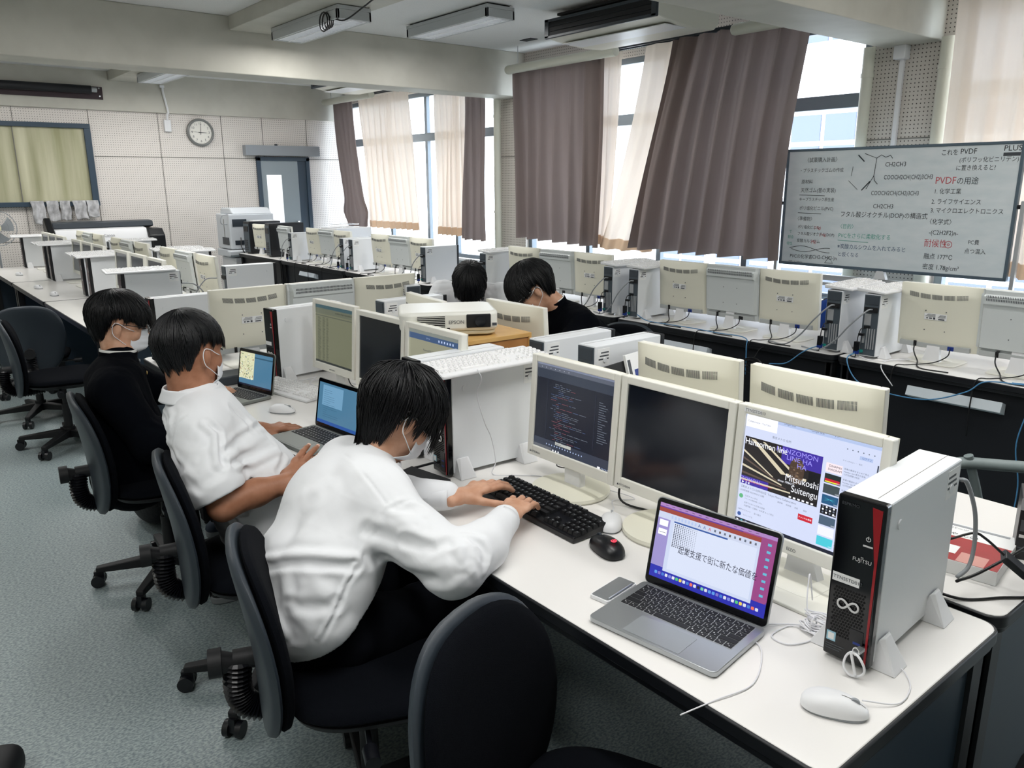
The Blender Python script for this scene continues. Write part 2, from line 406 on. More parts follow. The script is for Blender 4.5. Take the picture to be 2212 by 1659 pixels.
# clock
ck=thing('wall_clock','round wall clock with grey rim on the far wall, showing three','clock',(4.06,FARY,2.355))
b=MB(); T=Matrix.Rotation(R(90),4,'X')
b.lathe([(.150,0),(.192,0),(.196,.02),(.190,.045),(.175,.052),(.163,.048),(.158,.03),(.150,.03)],mat('clock_rim',(120,122,120),.35),48,T); b.obj('rim',ck)
b=MB(); b.lathe([(.001,.0),(.158,.0),(.158,.032),(.001,.033)],mat('clock_dial',(232,230,222),.5),48,T); b.obj('dial',ck)
b=MB()
for h in range(1,13):
    a=R(90-30*h); text(b,str(h),.044,plane_T((.122*math.cos(a),-.0345,.122*math.sin(a)),(1,0,0),(0,0,1)),M_print,'CENTER')
for h in range(60):
    a=R(6*h); b.box(-.0012,.0012,.146,.152,0,.0008,M_print,plane_T((0,-.034,0),(math.cos(a),0,-math.sin(a)),(math.sin(a),0,math.cos(a))))
b.obj('numerals',ck,smooth=0)
def hand(L,wd,ang,y,nm):
    a=R(ang); b=MB(); b.prism([(-wd,-.03),(wd,-.03),(wd*.4,L),(-wd*.4,L)],0,.002,M_print,plane_T((0,y,0),(math.cos(a),0,-math.sin(a)),(math.sin(a),0,math.cos(a)))); b.obj(nm,ck,smooth=0)
hand(.085,.006,93,-.037,'hour_hand'); hand(.125,.004,5,-.040,'minute_hand'); hand(.13,.0015,275,-.043,'second_hand')
# conduit and outlet box next to the clock
t=thing('conduit','white cable conduit ending in a small box left of the clock','conduit',(3.60,FARY-.06,2.45))
b=MB(); b.tube(smooth_path([(-.02,-.018,.50),(-.02,-.018,.42),(.0,-.018,.30),(.02,-.018,.16),(.005,-.018,.13),(.0,-.005,.06)],5),.016,M_white,8); b.obj('duct',t)
MB().box(-.04,.05,.0,.06,-.10,.06).obj('outlet_box',t,M_white,bevel=.004); MB().box(-.06,.0,-.04,.0,.48,.515).obj('joint_cap',t,M_white,bevel=.004)
# projection screen roller on the band
t=thing('screen_roller','dark rolled projection screen in its bracket high on the far wall','screen',(1.9,FARY-.06,2.83))
MB().box(-3.6,.90,-.02,-.002,-.10,.06).obj('back_board',t,mat('dark_maroon_board',(50,34,40),.6),smooth=0)
MB().cyl((-3.6,-.075,.012),.052,4.35,M_deskdark,20,'x').obj('roller',t)
MB().cyl((.75,-.075,.012),.032,.07,M_silver,20,'x').obj('end_cap',t)
for z in (-.06,.04): MB().cyl((.86,-.03,z),.01,.012,M_silver,10,'y').obj('screw',t)
# ceiling lamps
M_louver=mat('mirror_louver',(222,223,224),.38,metal=.3)
M_tubeoff=mat('fluorescent_tube',(244,248,252),.3,emit=1.3)
def lamp():
    t=thing('ceiling_lamp','x','ceiling lamp')
    b=MB(); W,Lh=.15,.64
    b.box(-W,W,-Lh,Lh,.07,.10)
    for sx in (-1,1): b.box(min(sx*W,sx*(W-.02)),max(sx*W,sx*(W-.02)),-Lh,Lh,0,.07)
    for sy in (-1,1): b.box(-W,W,min(sy*Lh,sy*(Lh-.03)),max(sy*Lh,sy*(Lh-.03)),0,.07)
    b.obj('housing',t,M_lampw,smooth=0,bevel=.003)
    MB().box(-W+.03,W-.03,-Lh+.03,Lh-.03,.10,.125).obj('mount',t,M_blackm,smooth=0)
    for sx in (-1,1): MB().cyl((sx*.06,-Lh+.05,.045),.014,2*Lh-.1,M_tubeoff,10,'y').obj('tube',t)
    b=MB()
    for k in range(26):
        y=-Lh+.05+k*(2*Lh-.1)/25; b.box(-W+.022,W-.022,y-.002,y+.002,.002,.03)
    b.box(-.006,.006,-Lh+.03,Lh-.03,0,.04)
    for sx in (-1,1): b.box(sx*.118-.003,sx*.118+.003,-Lh+.03,Lh-.03,0,.04)
    b.obj('louver',t,M_louver,smooth=0)
    l=bpy.data.lights.new('lamp_light','AREA'); l.shape='RECTANGLE'; l.size=.24; l.size_y=1.2; l.energy=LAMP_W; l.color=(1.0,.985,.96)
    lo=bpy.data.objects.new('lamp_light',l); COL.objects.link(lo); lo.parent=t; lo.location=(0,0,-.004)
    return t
L0=lamp()
spots=[(3.30,6.66,2.875,'nearer one on the beam with cables beside it'),(4.54,6.36,2.985,'on the nearer bay ceiling, left of the air conditioner'),
 (3.17,10.6,2.875,'on the far bay beam, left of the white conduit'),(1.66,10.3,2.985,'farthest left, just above the rolled screen'),(4.25,10.2,2.985,'mostly hidden by the beam, above the clock'),
 (1.66,5.5,2.985,'over the left desk row'),(.2,5.5,2.985,'over the aisle'),(4.54,.9,2.985,'over the near window desks'),(3.0,.9,2.985,'over the near aisle'),(1.45,.9,2.985,'over the nearest desk'),(.0,.9,2.985,'over the camera'),(-1.5,.9,2.985,'by the left wall'),(-1.5,5.5,2.985,'by the left wall, middle bay'),(.1,10.3,2.985,'by the far left corner')]
for i,(x,y,z,s) in enumerate(spots):
    o=L0 if i==0 else dup(L0)
    o.location=(x,y,z); tag(o,'louvred twin tube ceiling lamp, '+s,'ceiling lamp','twin tube ceiling lamps')
# ceiling bits
t=thing('smoke_detector','small round sensor on the ceiling at the top edge of the photo','sensor',(4.9,5.05,CEIL-.035)); MB().lathe([(.02,0),(.045,.004),(.055,.02),(.06,.035)],M_lampw,24).obj('cover',t)
t=thing('ceiling_vent','small dark square plate on the ceiling before the far beam','vent',(5.85,6.9,CEIL-.006)); MB().box(-.05,.05,-.09,.09,0,.006).obj('plate',t,M_shell,smooth=0)
# cable coil by the lamp
b=MB()
for k in range(4):
    r=.07-.006*k; b.tube([(3.12+.02*k,6.2+r*math.cos(a),2.93-r*.9+r*math.sin(a)) for a in [2*PI*i/18 for i in range(18)]],.006,M_cableb,6,closed=True)
b.tube(smooth_path([(3.15,6.15,2.90),(3.2,6.0,2.86),(3.26,5.8,2.93),(3.28,5.6,2.975),(3.28,5.2,2.975)],6),.006,M_cableb,6)
tag(b.obj('cable_coil'),'black coiled cable hanging beside the nearer ceiling lamp','cable')
# air conditioner: ceiling hung, outlet facing the room
def aircon(y0,y1,label,lowz=0.0):
    t=thing('air_conditioner',label,'air conditioner',(5.05,(y0+y1)/2,2.86))
    hw=(y1-y0)/2; prof=[(.0,.02),(.02,.15),(.08,.185),(.74,.185),(.78,.14),(.78,.03),(.72,-.02),(.5,-.03),(.3,-.02),(.12,.0)]
    MB().prism([(p[0],p[1]) for p in prof],-hw,hw,axis='y').obj('housing',t,M_acw,bevel=.006)
    b=MB(); b.box(-.012,.015,-hw-.004,-hw+.05,.008,.165); b.box(-.012,.015,hw-.05,hw+.004,.008,.165); b.box(-.012,.015,-hw,hw,.14,.165); b.box(-.012,.015,-hw,hw,.005,.03)
    b.obj('outlet_frame',t,M_shell,bevel=.004)
    MB().box(-.004,.0,-hw+.04,hw-.04,.03,.14).obj('outlet_opening',t,M_dark,smooth=0)
    b=MB()
    for z in (.06,.10): b.cbox((-.004,0,z),(.012,2*hw-.1,.005),rot=(0,R(25),0))
    b.obj('louver',t,M_black,smooth=0)
    MB().box(.16,.42,-hw+.05,hw-.05,-.028,-.02).obj('intake_panel',t,M_white,smooth=0,bevel=.003)
    b=MB(); b.box(.02,.9,-hw*.8,hw*.8,.186,.205); b.obj('hanger',t,M_blackm,smooth=0)
    return t
aircon(4.42,5.72,'ivory ceiling air conditioner with dark outlet in the nearer bay')
aircon(9.2,10.5,'ivory ceiling air conditioner in the far bay, mostly hidden behind the beam')
for (y0,y1,lab,yh) in ((5.75,7.45,'cream duct pipe hung under the ceiling before the left brown curtain',7.25),(3.4,4.40,'cream duct pipe above the large brown curtain, right of the air conditioner',4.2),(10.55,12.08,'cream duct pipe hung in the far bay near the corner',11.8)):
    t=thing('duct_pipe',lab,'pipe',(5.99,(y0+y1)/2,2.86)); h=(y1-y0)/2
    b=MB(); b.tube([(0,-h,0),(0,h-.03,0),(0,h-.01,0),(0,h,0)],[.048,.048,.042,.03],M_pole,20); b.obj('pipe',t)
    b=MB(); b.tube([(0,yh-(y0+y1)/2,.05),(0,yh-(y0+y1)/2,.235)],.005,M_white,6); b.obj('hanger_rod',t)
# curtain rails
for k,(y0,y1) in enumerate(((3.4,7.55),(8.1,12.1),(-1.9,2.75))):
    b=MB().box(6.20,6.225,y0,y1,2.90,2.93); b.box(6.12,6.14,y0,y1,2.90,2.93)
    struct('trim_%d'%(10+k),b,M_shell,smooth=0,label=['curtain rail over the middle windows','curtain rail over the far windows','curtain rail over the near windows'][k])
# conduit on the right pier
t=thing('wall_conduit','white vertical conduit with a junction cap on the pier behind the whiteboard','conduit',(6.37,3.10,0))
MB().box(-.02,0.01,-.018,.018,.4,2.56).obj('duct',t,M_white,bevel=.004); MB().cbox((-.03,.0,2.56),(.09,.09,.10)).obj('junction_cap',t,M_white,bevel=.006)
# curtains
def curtain(label,y0t,y1t,y0b,y1b,z0,z1,x0,folds,amp,m,seed,hem=None,swing=0.0,curve=0,n=None,z0b=None,name='curtain',group=None,pinch=0,xb=0):
    rnd=random.Random(seed); ph=[rnd.random()*6.28 for _ in range(6)]; nu=n or int(folds*14); nv=26
    def fn(u,v):
        # u along the width, v from top to hem
        yt=y0t+(y1t-y0t)*u; yb=y0b+(y1b-y0b)*u; s=v**1.2
        y=yt+(yb-yt)*s; 
        if curve: y+=curve*math.sin(PI*v)*u
        uu=u+.012*math.sin(u*11+ph[0]); th=2*PI*folds*uu+ph[1]
        w=math.sin(th+.5*math.sin(v*2.4+ph[2]))+.35*math.sin(2.1*th+ph[3])
        a=amp*(.55+.6*v)
        x=x0+a*w+swing*s+xb*math.sin(PI*v)+.012*math.sin(v*5+u*7+ph[4])
        if pinch: y+=pinch*math.exp(-((v-.88)/.07)**2)*(.5-u)
        zb=z0 if z0b is None else z0+(z0b-z0)*u
        z=z1+(zb-z1)*v+.006*math.sin(th)*v
        return (x,y+.3*a*math.cos(th)*.6,z)
    t=thing(name,label,'curtain',(0,0,0),group=group)
    t.location=(x0,(y0t+y1t)/2,z1); off=Matrix.Translation((-x0,-(y0t+y1t)/2,-z1))
    b=MB(); b.grid(fn,nu,nv,None,off); o=b.obj('drape',t,m,smooth=180)
    if hem:
        b=MB(); b.grid(lambda u,v:tuple(Vector(fn(u,1-.055*(1-v)))+Vector((-.004,0,0))),nu,2,None,off); b.obj('hem',t,hem,smooth=180)
    # pleat tape along the top
    return t
G1,G2='brown blackout curtains','ivory sheer curtains'
# far bay
curtain('brown curtain at the far corner beside the far wall, gathered and knotted low',12.08,11.45,11.75,11.15,.96,2.88,6.17,4,.035,M_curtain,1,swing=-.03,group=G1,pinch=.22)
curtain('ivory sheer curtain in the far window, left one of the pair',11.4,9.95,11.2,9.72,.96,2.88,6.25,9,.03,M_sheer,2,hem=M_hem,group=G2)
curtain('ivory sheer curtain in the far window, right one of the pair',9.30,8.60,9.32,8.62,.93,2.88,6.25,6,.03,M_sheer,3,hem=M_hem,group=G2)
curtain('narrow brown curtain beside the cream pipe on the far pier',8.55,8.12,8.66,8.10,.90,2.88,6.17,3,.035,M_curtain,4,group=G1)
# middle bay
curtain('brown curtain left of the opening window, hanging straight with close folds at its right',7.50,6.02,7.42,6.05,.985,2.90,6.14,6,.055,M_curtain,5,group=G1,z0b=.94)
curtain('bunched ivory sheer curtain behind the brown curtain left of the open window',6.30,5.92,6.4,6.0,.95,2.90,6.26,3,.03,M_sheer,6,hem=M_hem,group=G2)
curtain('ivory sheer curtain blown diagonally across the window beside the large brown curtain',5.55,4.9,6.10,5.35,.93,2.90,6.2,3,.02,M_sheer,7,hem=M_hem,swing=-.05,group=G2,xb=.03)
curtain('large brown curtain billowing into the room left of the whiteboard',5.16,3.74,5.42,3.72,.98,2.90,6.12,7,.07,M_curtain,8,swing=-.22,group=G1,xb=-.05,curve=.03)
# near bay
curtain('ivory sheer curtain in the near window above the whiteboard at the right edge',2.68,-1.2,2.66,-1.2,.95,2.90,6.22,22,.03,M_sheer,9,hem=M_hem,group=G2)
# building outside, seen through the middle windows
t=thing('building','white school building with rows of windows across the yard outside','building',(24,6,-4))
M_fac=mat('white_facade',(214,216,222),.8); M_fwin=mat('facade_window',(78,86,104),.2); M_fred=mat('red_facade_panel',(170,104,108),.7)
MB().box(0,6,-14,16,0,22).obj('facade',t,M_fac,smooth=0)
for r in range(5):
    for c in range(10):
        y=-12+c*2.7; z=2.0+r*3.9; b=MB()
        for dy in (0,1.15):
            for dz in (0,.95): b.box(-.05,.0,y+dy,y+dy+1.0,z+dz,z+dz+.8)
        b.obj('window',t,M_fwin,smooth=0)
b=MB()
for r in range(5): b.box(-.12,0,-14,16,2.0+r*3.9+1.95,2.0+r*3.9+2.15)
b.obj('ledge',t,M_fwin,smooth=0)
b=MB(); b.box(-.1,0,1.0,6.5,3.95,5.2); b.box(-.1,0,-6.0,-.5,3.95,5.2); b.obj('red_panel',t,M_fred,smooth=0)
tag(MB().box(WINX+.3,60,-40,60,-4.2,-4.0).obj('ground',None,mat('pale_yard',(200,198,192),.9),smooth=0),'pale yard outside the windows','ground',kind='structure')
# ---------------------------------------------------------------- desks
DZ=.70
def desk(L,D,label,group,loc,rz=0,panel='back',slot=True,name='desk',dark=True):
    # local: x 0..D from the sitting side to the back, y 0..L
    t=thing(name,label,'desk',loc,rz,group)
    T=Matrix.Translation((D/2,L/2,0))
    MB().prism(rrect(D-.012,L-.012,.035),DZ-.022,DZ,M_deskwhite,T).obj('worktop',t,bevel=.002)
    b=MB(); b.prism(rrect(D,L,.04),DZ-.030,DZ-.0015,M_deskedge,T); b.prism(rrect(D-.012,L-.012,.038),DZ-.046,DZ-.030,M_deskedge,T)
    b.obj('edge_band',t,bevel=.003)
    b=MB(); 
    if panel: b.box(D-.07,D-.055,.04,L-.04,.10,DZ-.05)
    b.obj('modesty_panel',t,M_deskdark,smooth=0)
    for y in (.03,L-.055): MB().box(.06,D-.03,y,y+.025,.03,DZ-.05).obj('side_panel',t,M_navy,smooth=0)
    for y in (.02,L-.065):
        for x in (.03,D-.08): 
            b=MB(); b.box(x,x+.05,y,y+.045,.02,DZ-.046); b.cyl((x+.025,y+.022,0),.018,.02,M_rubber,12); b.obj('leg',t,M_blackm,smooth=0)
    MB().box(.05,.12,.06,L-.06,DZ-.075,DZ-.046).obj('front_rail',t,M_blackm,smooth=0,bevel=.004)
    if slot: MB().box(D-.20,D-.06,.10,L-.10,DZ-.16,DZ-.145).obj('cable_tray',t,M_blackm,smooth=0)
    return t
seamsL=[.497,2.126,3.80]
XL,XM=1.045,1.765
dd=[('nearest white desk with the open silver laptop and black keyboard',XL,.50,1.62),('white desk in the left row with the two small laptops, behind the first',XL,2.13,1.66)]
for i,(lab,x,y,L) in enumerate(dd): desk(L,.70,lab,'white desks with black edges',(x,y,0))
for i,(lab,y,L) in enumerate((('white desk behind the nearest one, with the red book and cream monitor backs',.51,1.61),('white desk under the projector and its wooden box',2.13,1.66))):
    o=desk(L,.70,lab,'white desks with black edges',(XM+.70,y+L,0),PI)
desk(1.42,.72,'white desk standing crosswise behind the projector, three monitor backs on it','white desks with black edges',(2.50,3.83,0),PI/2)
for i,(y,L) in enumerate(((5.62,1.72),(7.36,1.69),(9.07,1.71))):
    desk(L,.70,'white desk in the far left block by the aisle, '+['nearest of three','middle of three','farthest of three'][i],'white desks with black edges',(XL+.01,y,0))
    desk(L,.70,'white desk in the far left block side away from the aisle, '+['nearest of three','middle of three','farthest of three'][i],'white desks with black edges',(XM+.71,y+L,0),PI)
WX=3.985
for i,(y,L) in enumerate(((.505,1.625),(2.14,1.62),(3.785,1.62),(6.14,1.66),(7.82,1.66),(9.50,1.40))):
    desk(L,.72,'white desk in the window row, '+ORD[i]+' from the whiteboard end','white desks with black edges',(WX+.72,y+L,0),PI)
# papers and folders on the shelves under the window row desks
for i,(y,w_,h_,c,lab) in enumerate(((1.30,.44,.05,(205,214,220),'pale papers on the tray under the window desk, right of the blue cable'),(2.98,.38,.05,(214,222,230),'white paper on the tray under the window desk below the middle monitor'),(.62,.05,.05,(170,150,120),'small tan box under the window desk at the right edge of the photo'),(8.55,.40,.05,(206,214,222),'white paper hanging under the window desk in the far bay, nearer one'),(9.98,.30,.05,(206,214,222),'white paper under the window desk by the black towers'))):
    MBx=MB().box(0,.10,0,w_,0,h_); o=MBx.obj('paper_stack',None,mat('papers_%d'%i,c,.7),smooth=0,bevel=.002); o.location=(WX+.075 if False else WX-.006,y,DZ-.135); o.rotation_euler=(0,R(20),0)
    tag(o,lab,'papers')
# ---------------------------------------------------------------- monitors (local: screen faces +x, stands on z=0)
def vents(b,y0,y1,z0,z1,n,gaps,xf,m,lean=0):
    # dark slits on the back shell, grouped
    per=n//gaps; tot=(y1-y0); gw=tot/gaps
    for g in range(gaps):
        for k in range(per):
            y=y0+g*gw+gw*.06+k*(gw*.86)/per
            zc=z0-.010*math.sin(PI*(y-y0)/tot)
            zt=zc+(z1-z0); b.add([(xf(y,zc),y,zc),(xf(y,zc),y+gw*.86/per*.5,zc),(xf(y,zt),y+gw*.86/per*.5+lean,zt),(xf(y,zt),y+lean,zt)],[(0,1,2,3)],m)
def monitor(kind='arc',base='rect',screen=M_screenoff,lift=0.0,tilt=4,logo=True,W=.375,Hh=.325):
    t=thing('monitor','x','monitor')
    z0=.075+lift; z1=z0+Hh; T=Matrix.Translation((0,0,z0))@Matrix.Rotation(R(-tilt),4,'Y')@Matrix.Translation((0,0,0))
    bz=.022
    b=MB()
    b.box(-.012,.016,-W/2,-W/2+bz,0,Hh,None,T); b.box(-.012,.016,W/2-bz,W/2,0,Hh,None,T); b.box(-.012,.0155,-W/2+bz,W/2-bz,0,.034,None,T); b.box(-.012,.0155,-W/2+bz,W/2-bz,Hh-bz,Hh,None,T)
    b.obj('bezel',t,M_cream2,smooth=0,bevel=.003)
    MB().box(-.010,.009,-W/2+bz*.9,W/2-bz*.9,.030,Hh-bz*.9,None,T).obj('screen',t,screen,smooth=0)
    # back shell
    b=MB(); nu,nv=36,36
    def shell(u,v):
        y=(u-.5)*W; z=v*Hh
        if kind=='arc':
            e=.012+.036*max(0,(1-abs(2*u-1)**3.2))**.7*max(0,min(1,(1-v)*6+.12))**.7*max(0,min(1,v*5+.25))**.5
        else:
            e=.012+.030*(1 if abs(2*u-1)<.93 else .35)*(1 if .12<v<.93 else .4)+(.012 if v>.78 and abs(2*u-1)<.9 else 0)
        return (-e,y,z)
    b.grid(shell,nu,nv,None,T)
    # close the rim
    for s in (0,1):
        b.grid(lambda u,v,s=s:((-.012+v*.004 if True else 0),(s-.5)*W,u*Hh),2,1,None,T)
    for vv in (0,1):
        b.grid(lambda u,v,vv=vv:tuple(T@Vector((lambda q_:(q_[0]*(1-v)-.008*v,q_[1],q_[2]))(shell(u,vv)))),nu,1)
    b.obj('back_shell',t,M_cream if kind=='arc' else mat('pale_grey_plastic',(206,211,211),.45))
    b=MB(); xf=lambda y,z:-(.012+.036*max(0,(1-abs(2*y/W)**3.2))**.7*max(0,min(1,(1-z/Hh)*6+.12))**.7)-.0022
    if kind=='arc':
        vents(b,-W*.37,W*.37,Hh-.060,Hh-.036,75,5,xf,M_print,.003)
    else:
        for k in range(46):
            for r in range(2):
                y=-W*.42+k*W*.84/46; z=Hh-.048+r*.016
                b.add([(-.0562,y,z),(-.0562,y+.0035,z),(-.0562,y+.0045,z+.011),(-.0562,y+.001,z+.011)],[(0,1,2,3)],M_print)
    for v in b.v: pass
    b.v=[tuple(T@Vector(v)) for v in b.v]; b.obj('vents',t,smooth=0)
    xs=-.0495 if kind=='arc' else -.043
    for (y,z) in ((-.05,.20),(.05,.20),(-.05,.10),(.05,.10)):
        b=MB(); b.cyl((xs-.001,y,z),.0025,.003,M_print,8,'x'); b.v=[tuple(T@Vector(v)) for v in b.v]; b.obj('screw_hole',t)
    if kind=='arc':
        b=MB(); b.box(xs-.001,xs,-.055,.055,.155,.188,M_label)
        b.box(xs-.0016,xs-.001,-.045,-.015,.158,.164,M_print); b.box(xs-.0016,xs-.001,.0,.010,.158,.168,M_print); b.box(xs-.0016,xs-.001,.016,.03,.160,.166,M_print); b.box(xs-.0016,xs-.001,.036,.044,.160,.166,M_print)
        for k in range(4): b.box(xs-.0016,xs-.001,-.05,-.012-.003*k,.169+.004*k,.1705+.004*k,M_print); b.box(xs-.0016,xs-.001,.0,.05-.004*k,.171+.004*k,.1725+.004*k,M_print)
        b.v=[tuple(T@Vector(v)) for v in b.v]; b.obj('rating_label',t,smooth=0)
    # connector bay
    b=MB(); b.box(-.042,-.010,-W*.44,W*.44,.004,.030,mat('connector_bay_grey',(176,180,180),.5),T); b.box(-.046,-.02,.085,.10,.006,.034,M_blackm,T); b.box(-.046,-.02,-.10,-.07,.004,.026,M_vga if kind=='arc' else M_blackm,T)
    b.obj('connector_bay',t,smooth=0,bevel=.002)
    # stand
    if base=='round':
        b=MB(); b.lathe([(.118,0),(.122,.006),(.120,.014),(.105,.017),(.03,.019)],None,48); b.obj('base',t,M_cream)
        b=MB(); b.prism([(-.03,-.035),(-.005,-.035),(-.005,.035),(-.03,.035)],.012,z0+.10); b.obj('neck',t,M_white,bevel=.004)
    elif base=='rect':
        b=MB(); b.prism(rrect(.20,.25,.03),0,.008,None,Matrix.Translation((.01,0,0))); b.prism(rrect(.12,.15,.03),.008,.014,None,Matrix.Translation((-.005,0,0)),top=rrect(.08,.09,.03)); b.obj('base',t,M_cream2,bevel=.002)
        b=MB(); b.grid(lambda u,v:(-.035-.02*(1-v),(u-.5)*(.06+.03*(1-v)**3),.01+v*(z0+.06)),4,10); b.grid(lambda u,v:(-.008-.02*(1-v),(.5-u)*(.06+.03*(1-v)**3),.01+v*(z0+.06)),4,10)
        for s in (-1,1): b.grid(lambda u,v,s=s:(-.035+.027*(u if s<0 else 1-u)-.02*(1-v),s*.5*(.06+.03*(1-v)**3),.01+v*(z0+.06)),1,10)
        b.obj('neck',t,M_white,smooth=60)
    return t
MA=monitor('arc','rect',M_screengrey,W=.395,Hh=.33); MGr=monitor('grille','rect',M_screengrey,W=.395,Hh=.33)
_mu={}
def put_mon(proto,x,y,rz,lab,z=DZ):
    o=proto if not _mu.get(proto) else dup(proto)
    _mu[proto]=1; o.location=(x,y,z+.0005); o.rotation_euler=(0,0,rz)
    tag(o,lab,'monitor','desktop monitors'); return o
# ---------------------------------------------------------------- towers (local: front faces -x, x 0..D, y centred, z 0 on the desk)
def logo_pts(s,n=40):
    o=[]
    for k in range(n):
        a=2*PI*k/n; den=1+math.sin(a)**2
        o.append((s*math.cos(a)/den,s*1.25*math.sin(a)*math.cos(a)/den))
    return o
def tower(style='red',D=.38,W=.089,Ht=.332,big=False):
    t=thing('desktop_tower','x','desktop tower'); z0=.012; z1=z0+Ht
    b=MB(); b.box(.022,D,-W/2,W/2,z0,z1); 
    b.obj('case',t,M_tower,smooth=0,bevel=.004)
    b=MB(); b.box(.03,D-.002,-W/2+.028,-W/2+.029,z1-.0002,z1+.0004,M_seam); 
    for x in (.07,D-.05): b.prism([(x+.010*math.cos(a),z1-.055+.010*math.sin(a)) for a in [2*PI*i/24 for i in range(24)]],-W/2-.003,-W/2+.001,M_tower,axis='y')
    for x in (.07,D-.05): b.cyl((x,W/2-.001,z1-.055),.009,.005,M_tower,16,'y')
    b.obj('case_seam_and_bumps',t,smooth=30)
    fm=M_gloss if style=='red' else M_maroon
    MB().box(0,.023,-W/2-.001,W/2+.001,z0-.004,z1+.001).obj('front_bezel',t,fm if style=='red' else M_black,smooth=0,bevel=.004)
    b=MB()
    if style=='red':
        b.prism([(-W/2+.005,z0),(-W/2+.009,z0),(-W/2+.010,z1-.12),(-W/2+.024,z1-.008),(-W/2+.005,z1-.010)],-.0012,.004,M_red,axis='x')
        b.obj('red_stripe',t,smooth=0)
        b=MB(); pts=[(-.003,p[0]-.0+.004,p[1]+z0+.115) for p in logo_pts(.020)]
        b.tube(pts,.0022,M_logo,6,closed=True); b.obj('infinity_logo',t)
        b=MB(); 
        # hexagon vent field
        for r in range(17):
            for c in range(11):
                y=-W/2+.020+c*.0055+(r%2)*.00275; z=z0+.045+r*.0062
                if y>W/2-.006 or (z<z0+.075 and y<-.005): continue
                b.prism([(y+.0022*math.cos(a),z+.0026*math.sin(a)) for a in [PI/6+PI/3*i for i in range(6)]],-.0006,-.0002,mat('vent_hole_black',(1,1,3),.9),axis='x')
        b.obj('vent_grille',t,smooth=0)
        b=MB(); b.box(-.0009,0,-.012,.04,z0+.157,z0+.175,M_label); b.obj('asset_label',t,smooth=0)
        b=MB(); b.box(-.001,0,-W/2+.016,-W/2+.034,z1-.088,z1-.085,M_logo); pw=[(-.001,-W/2+.025+.004*math.cos(a),z1-.072+.004*math.sin(a)) for a in [R(120+i*30) for i in range(11)]]; b.tube(pw,.0008,M_logo,5); b.cyl((-.0015,-W/2+.025,z1-.072),.0008,.001,M_logo,6,'x'); b.box(-.0016,-.0006,-W/2+.0242,-W/2+.0258,z1-.072,z1-.066,M_logo); b.obj('power_button',t,smooth=0)
        b=MB(); b.box(-.0008,0,.022,.040,z0+.028,z0+.048,mat('processor_sticker',(150,196,214),.3)); b.box(-.001,-.0005,.025,.037,z0+.031,z0+.045,M_label); b.obj('processor_sticker',t,smooth=0)
        b=MB(); b.box(-.0012,.0,-.030,-.004,z0+.006,z0+.070,M_black); b.box(-.0016,-.0008,-.026,-.012,z0+.022,z0+.027,M_vga); b.box(-.0016,-.0008,-.026,-.012,z0+.040,z0+.045,M_vga); b.obj('usb_ports',t,smooth=0)
        b=MB(); TT=Matrix(((0,0,-1,-.0012),(-1,0,0,0),(0,1,0,0),(0,0,0,1)))
        b.obj('markings',t,smooth=0) if False else None
        for k in range(3): b.box(-.0008,0,.012-.004*k,.040,z0+.010+.005*k,z0+.0115+.005*k,M_print)
        b.obj('small_print',t,smooth=0)
    else:
        b.box(-.0012,.004,-W/2+.012,W/2-.012,z0+.03,z1-.04,M_maroon); b.obj('front_panel',t,smooth=0)
        b=MB(); b.box(-.002,0,-.012,.0,z0+.12,z0+.135,M_logo); b.box(-.002,0,-.03,-.02,z1-.12,z1-.08,M_logo); b.obj('markings',t,smooth=0)
    # rear panel
    b=MB(); X=D
    b.box(X,X+.003,-W/2+.004,W/2-.004,z0+.006,z1-.006,M_towerback)
    b.box(X+.003,X+.006,-W/2+.010,W/2-.010,z1-.055,z1-.012,mat('fan_grid',(60,68,76),.5))
    b.box(X+.003,X+.012,-W/2+.012,W/2-.008,z1-.095,z1-.070,M_blackm)
    b.box(X+.003,X+.007,-.030,.005,z1-.165,z1-.105,M_alu)
    for k in range(4): b.box(X+.003,X+.008,-.028+.009*k,-.022+.009*k,z1-.182,z1-.170,M_blackm)
    b.box(X+.003,X+.009,-.03,-.02,z0+.07,z0+.12,M_alu)
    for k in range(4): b.box(X+.003,X+.006,-.012+.013*k,-.006+.013*k,z0+.04,z0+.15,M_alu)
    b.box(X+.003,X+.012,-.038,-.022,z0+.018,z0+.032,M_teal)
    b.obj('rear_panel',t,smooth=0)
    for s in (-1,1):
        b=MB()
        b.box(D-.075,D-.012,s*(W/2+.0003)-.0003,s*(W/2+.0003)+.0003,z1-.075,z1-.012,M_label)
        for k in range(3): b.box(D-.070,D-.03+.006*k,s*(W/2+.0008)-.0002,s*(W/2+.0008)+.0002,z1-.030-.012*k,z1-.025-.012*k,M_print)
        b.obj('side_label',t,smooth=0)
    for s in (-1,1):
        for x in (.055,D-.075):
            bb=MB(); y0=s*(W/2-.012); y1=s*(W/2+.042)
            bb.add([(x-.03,y0,0),(x+.03,y0,0),(x+.024,s*(W/2+.003),.062),(x-.024,s*(W/2+.003),.062),(x-.03,y1,0),(x+.03,y1,0),(x+.012,s*(W/2+.010),.064),(x-.012,s*(W/2+.010),.064)],
              [(0,1,2,3),(4,7,6,5),(0,4,5,1),(1,5,6,2),(3,2,6,7),(0,3,7,4)] if s>0 else [(3,2,1,0),(5,6,7,4),(1,5,4,0),(2,6,5,1),(7,6,2,3),(4,7,3,0)],M_white)
            bb.obj('foot',t,smooth=0,bevel=.002)
    return t
TR=tower('red'); TM=tower('plain')
_tu={}
def put_tow(proto,x,y,rz,lab,z=DZ,sc=None):
    o=proto if not _tu.get(proto) else dup(proto)
    _tu[proto]=1; o.location=(x,y,z+.0005); o.rotation_euler=(0,0,rz); tag(o,lab,'desktop tower','desktop towers'); return o
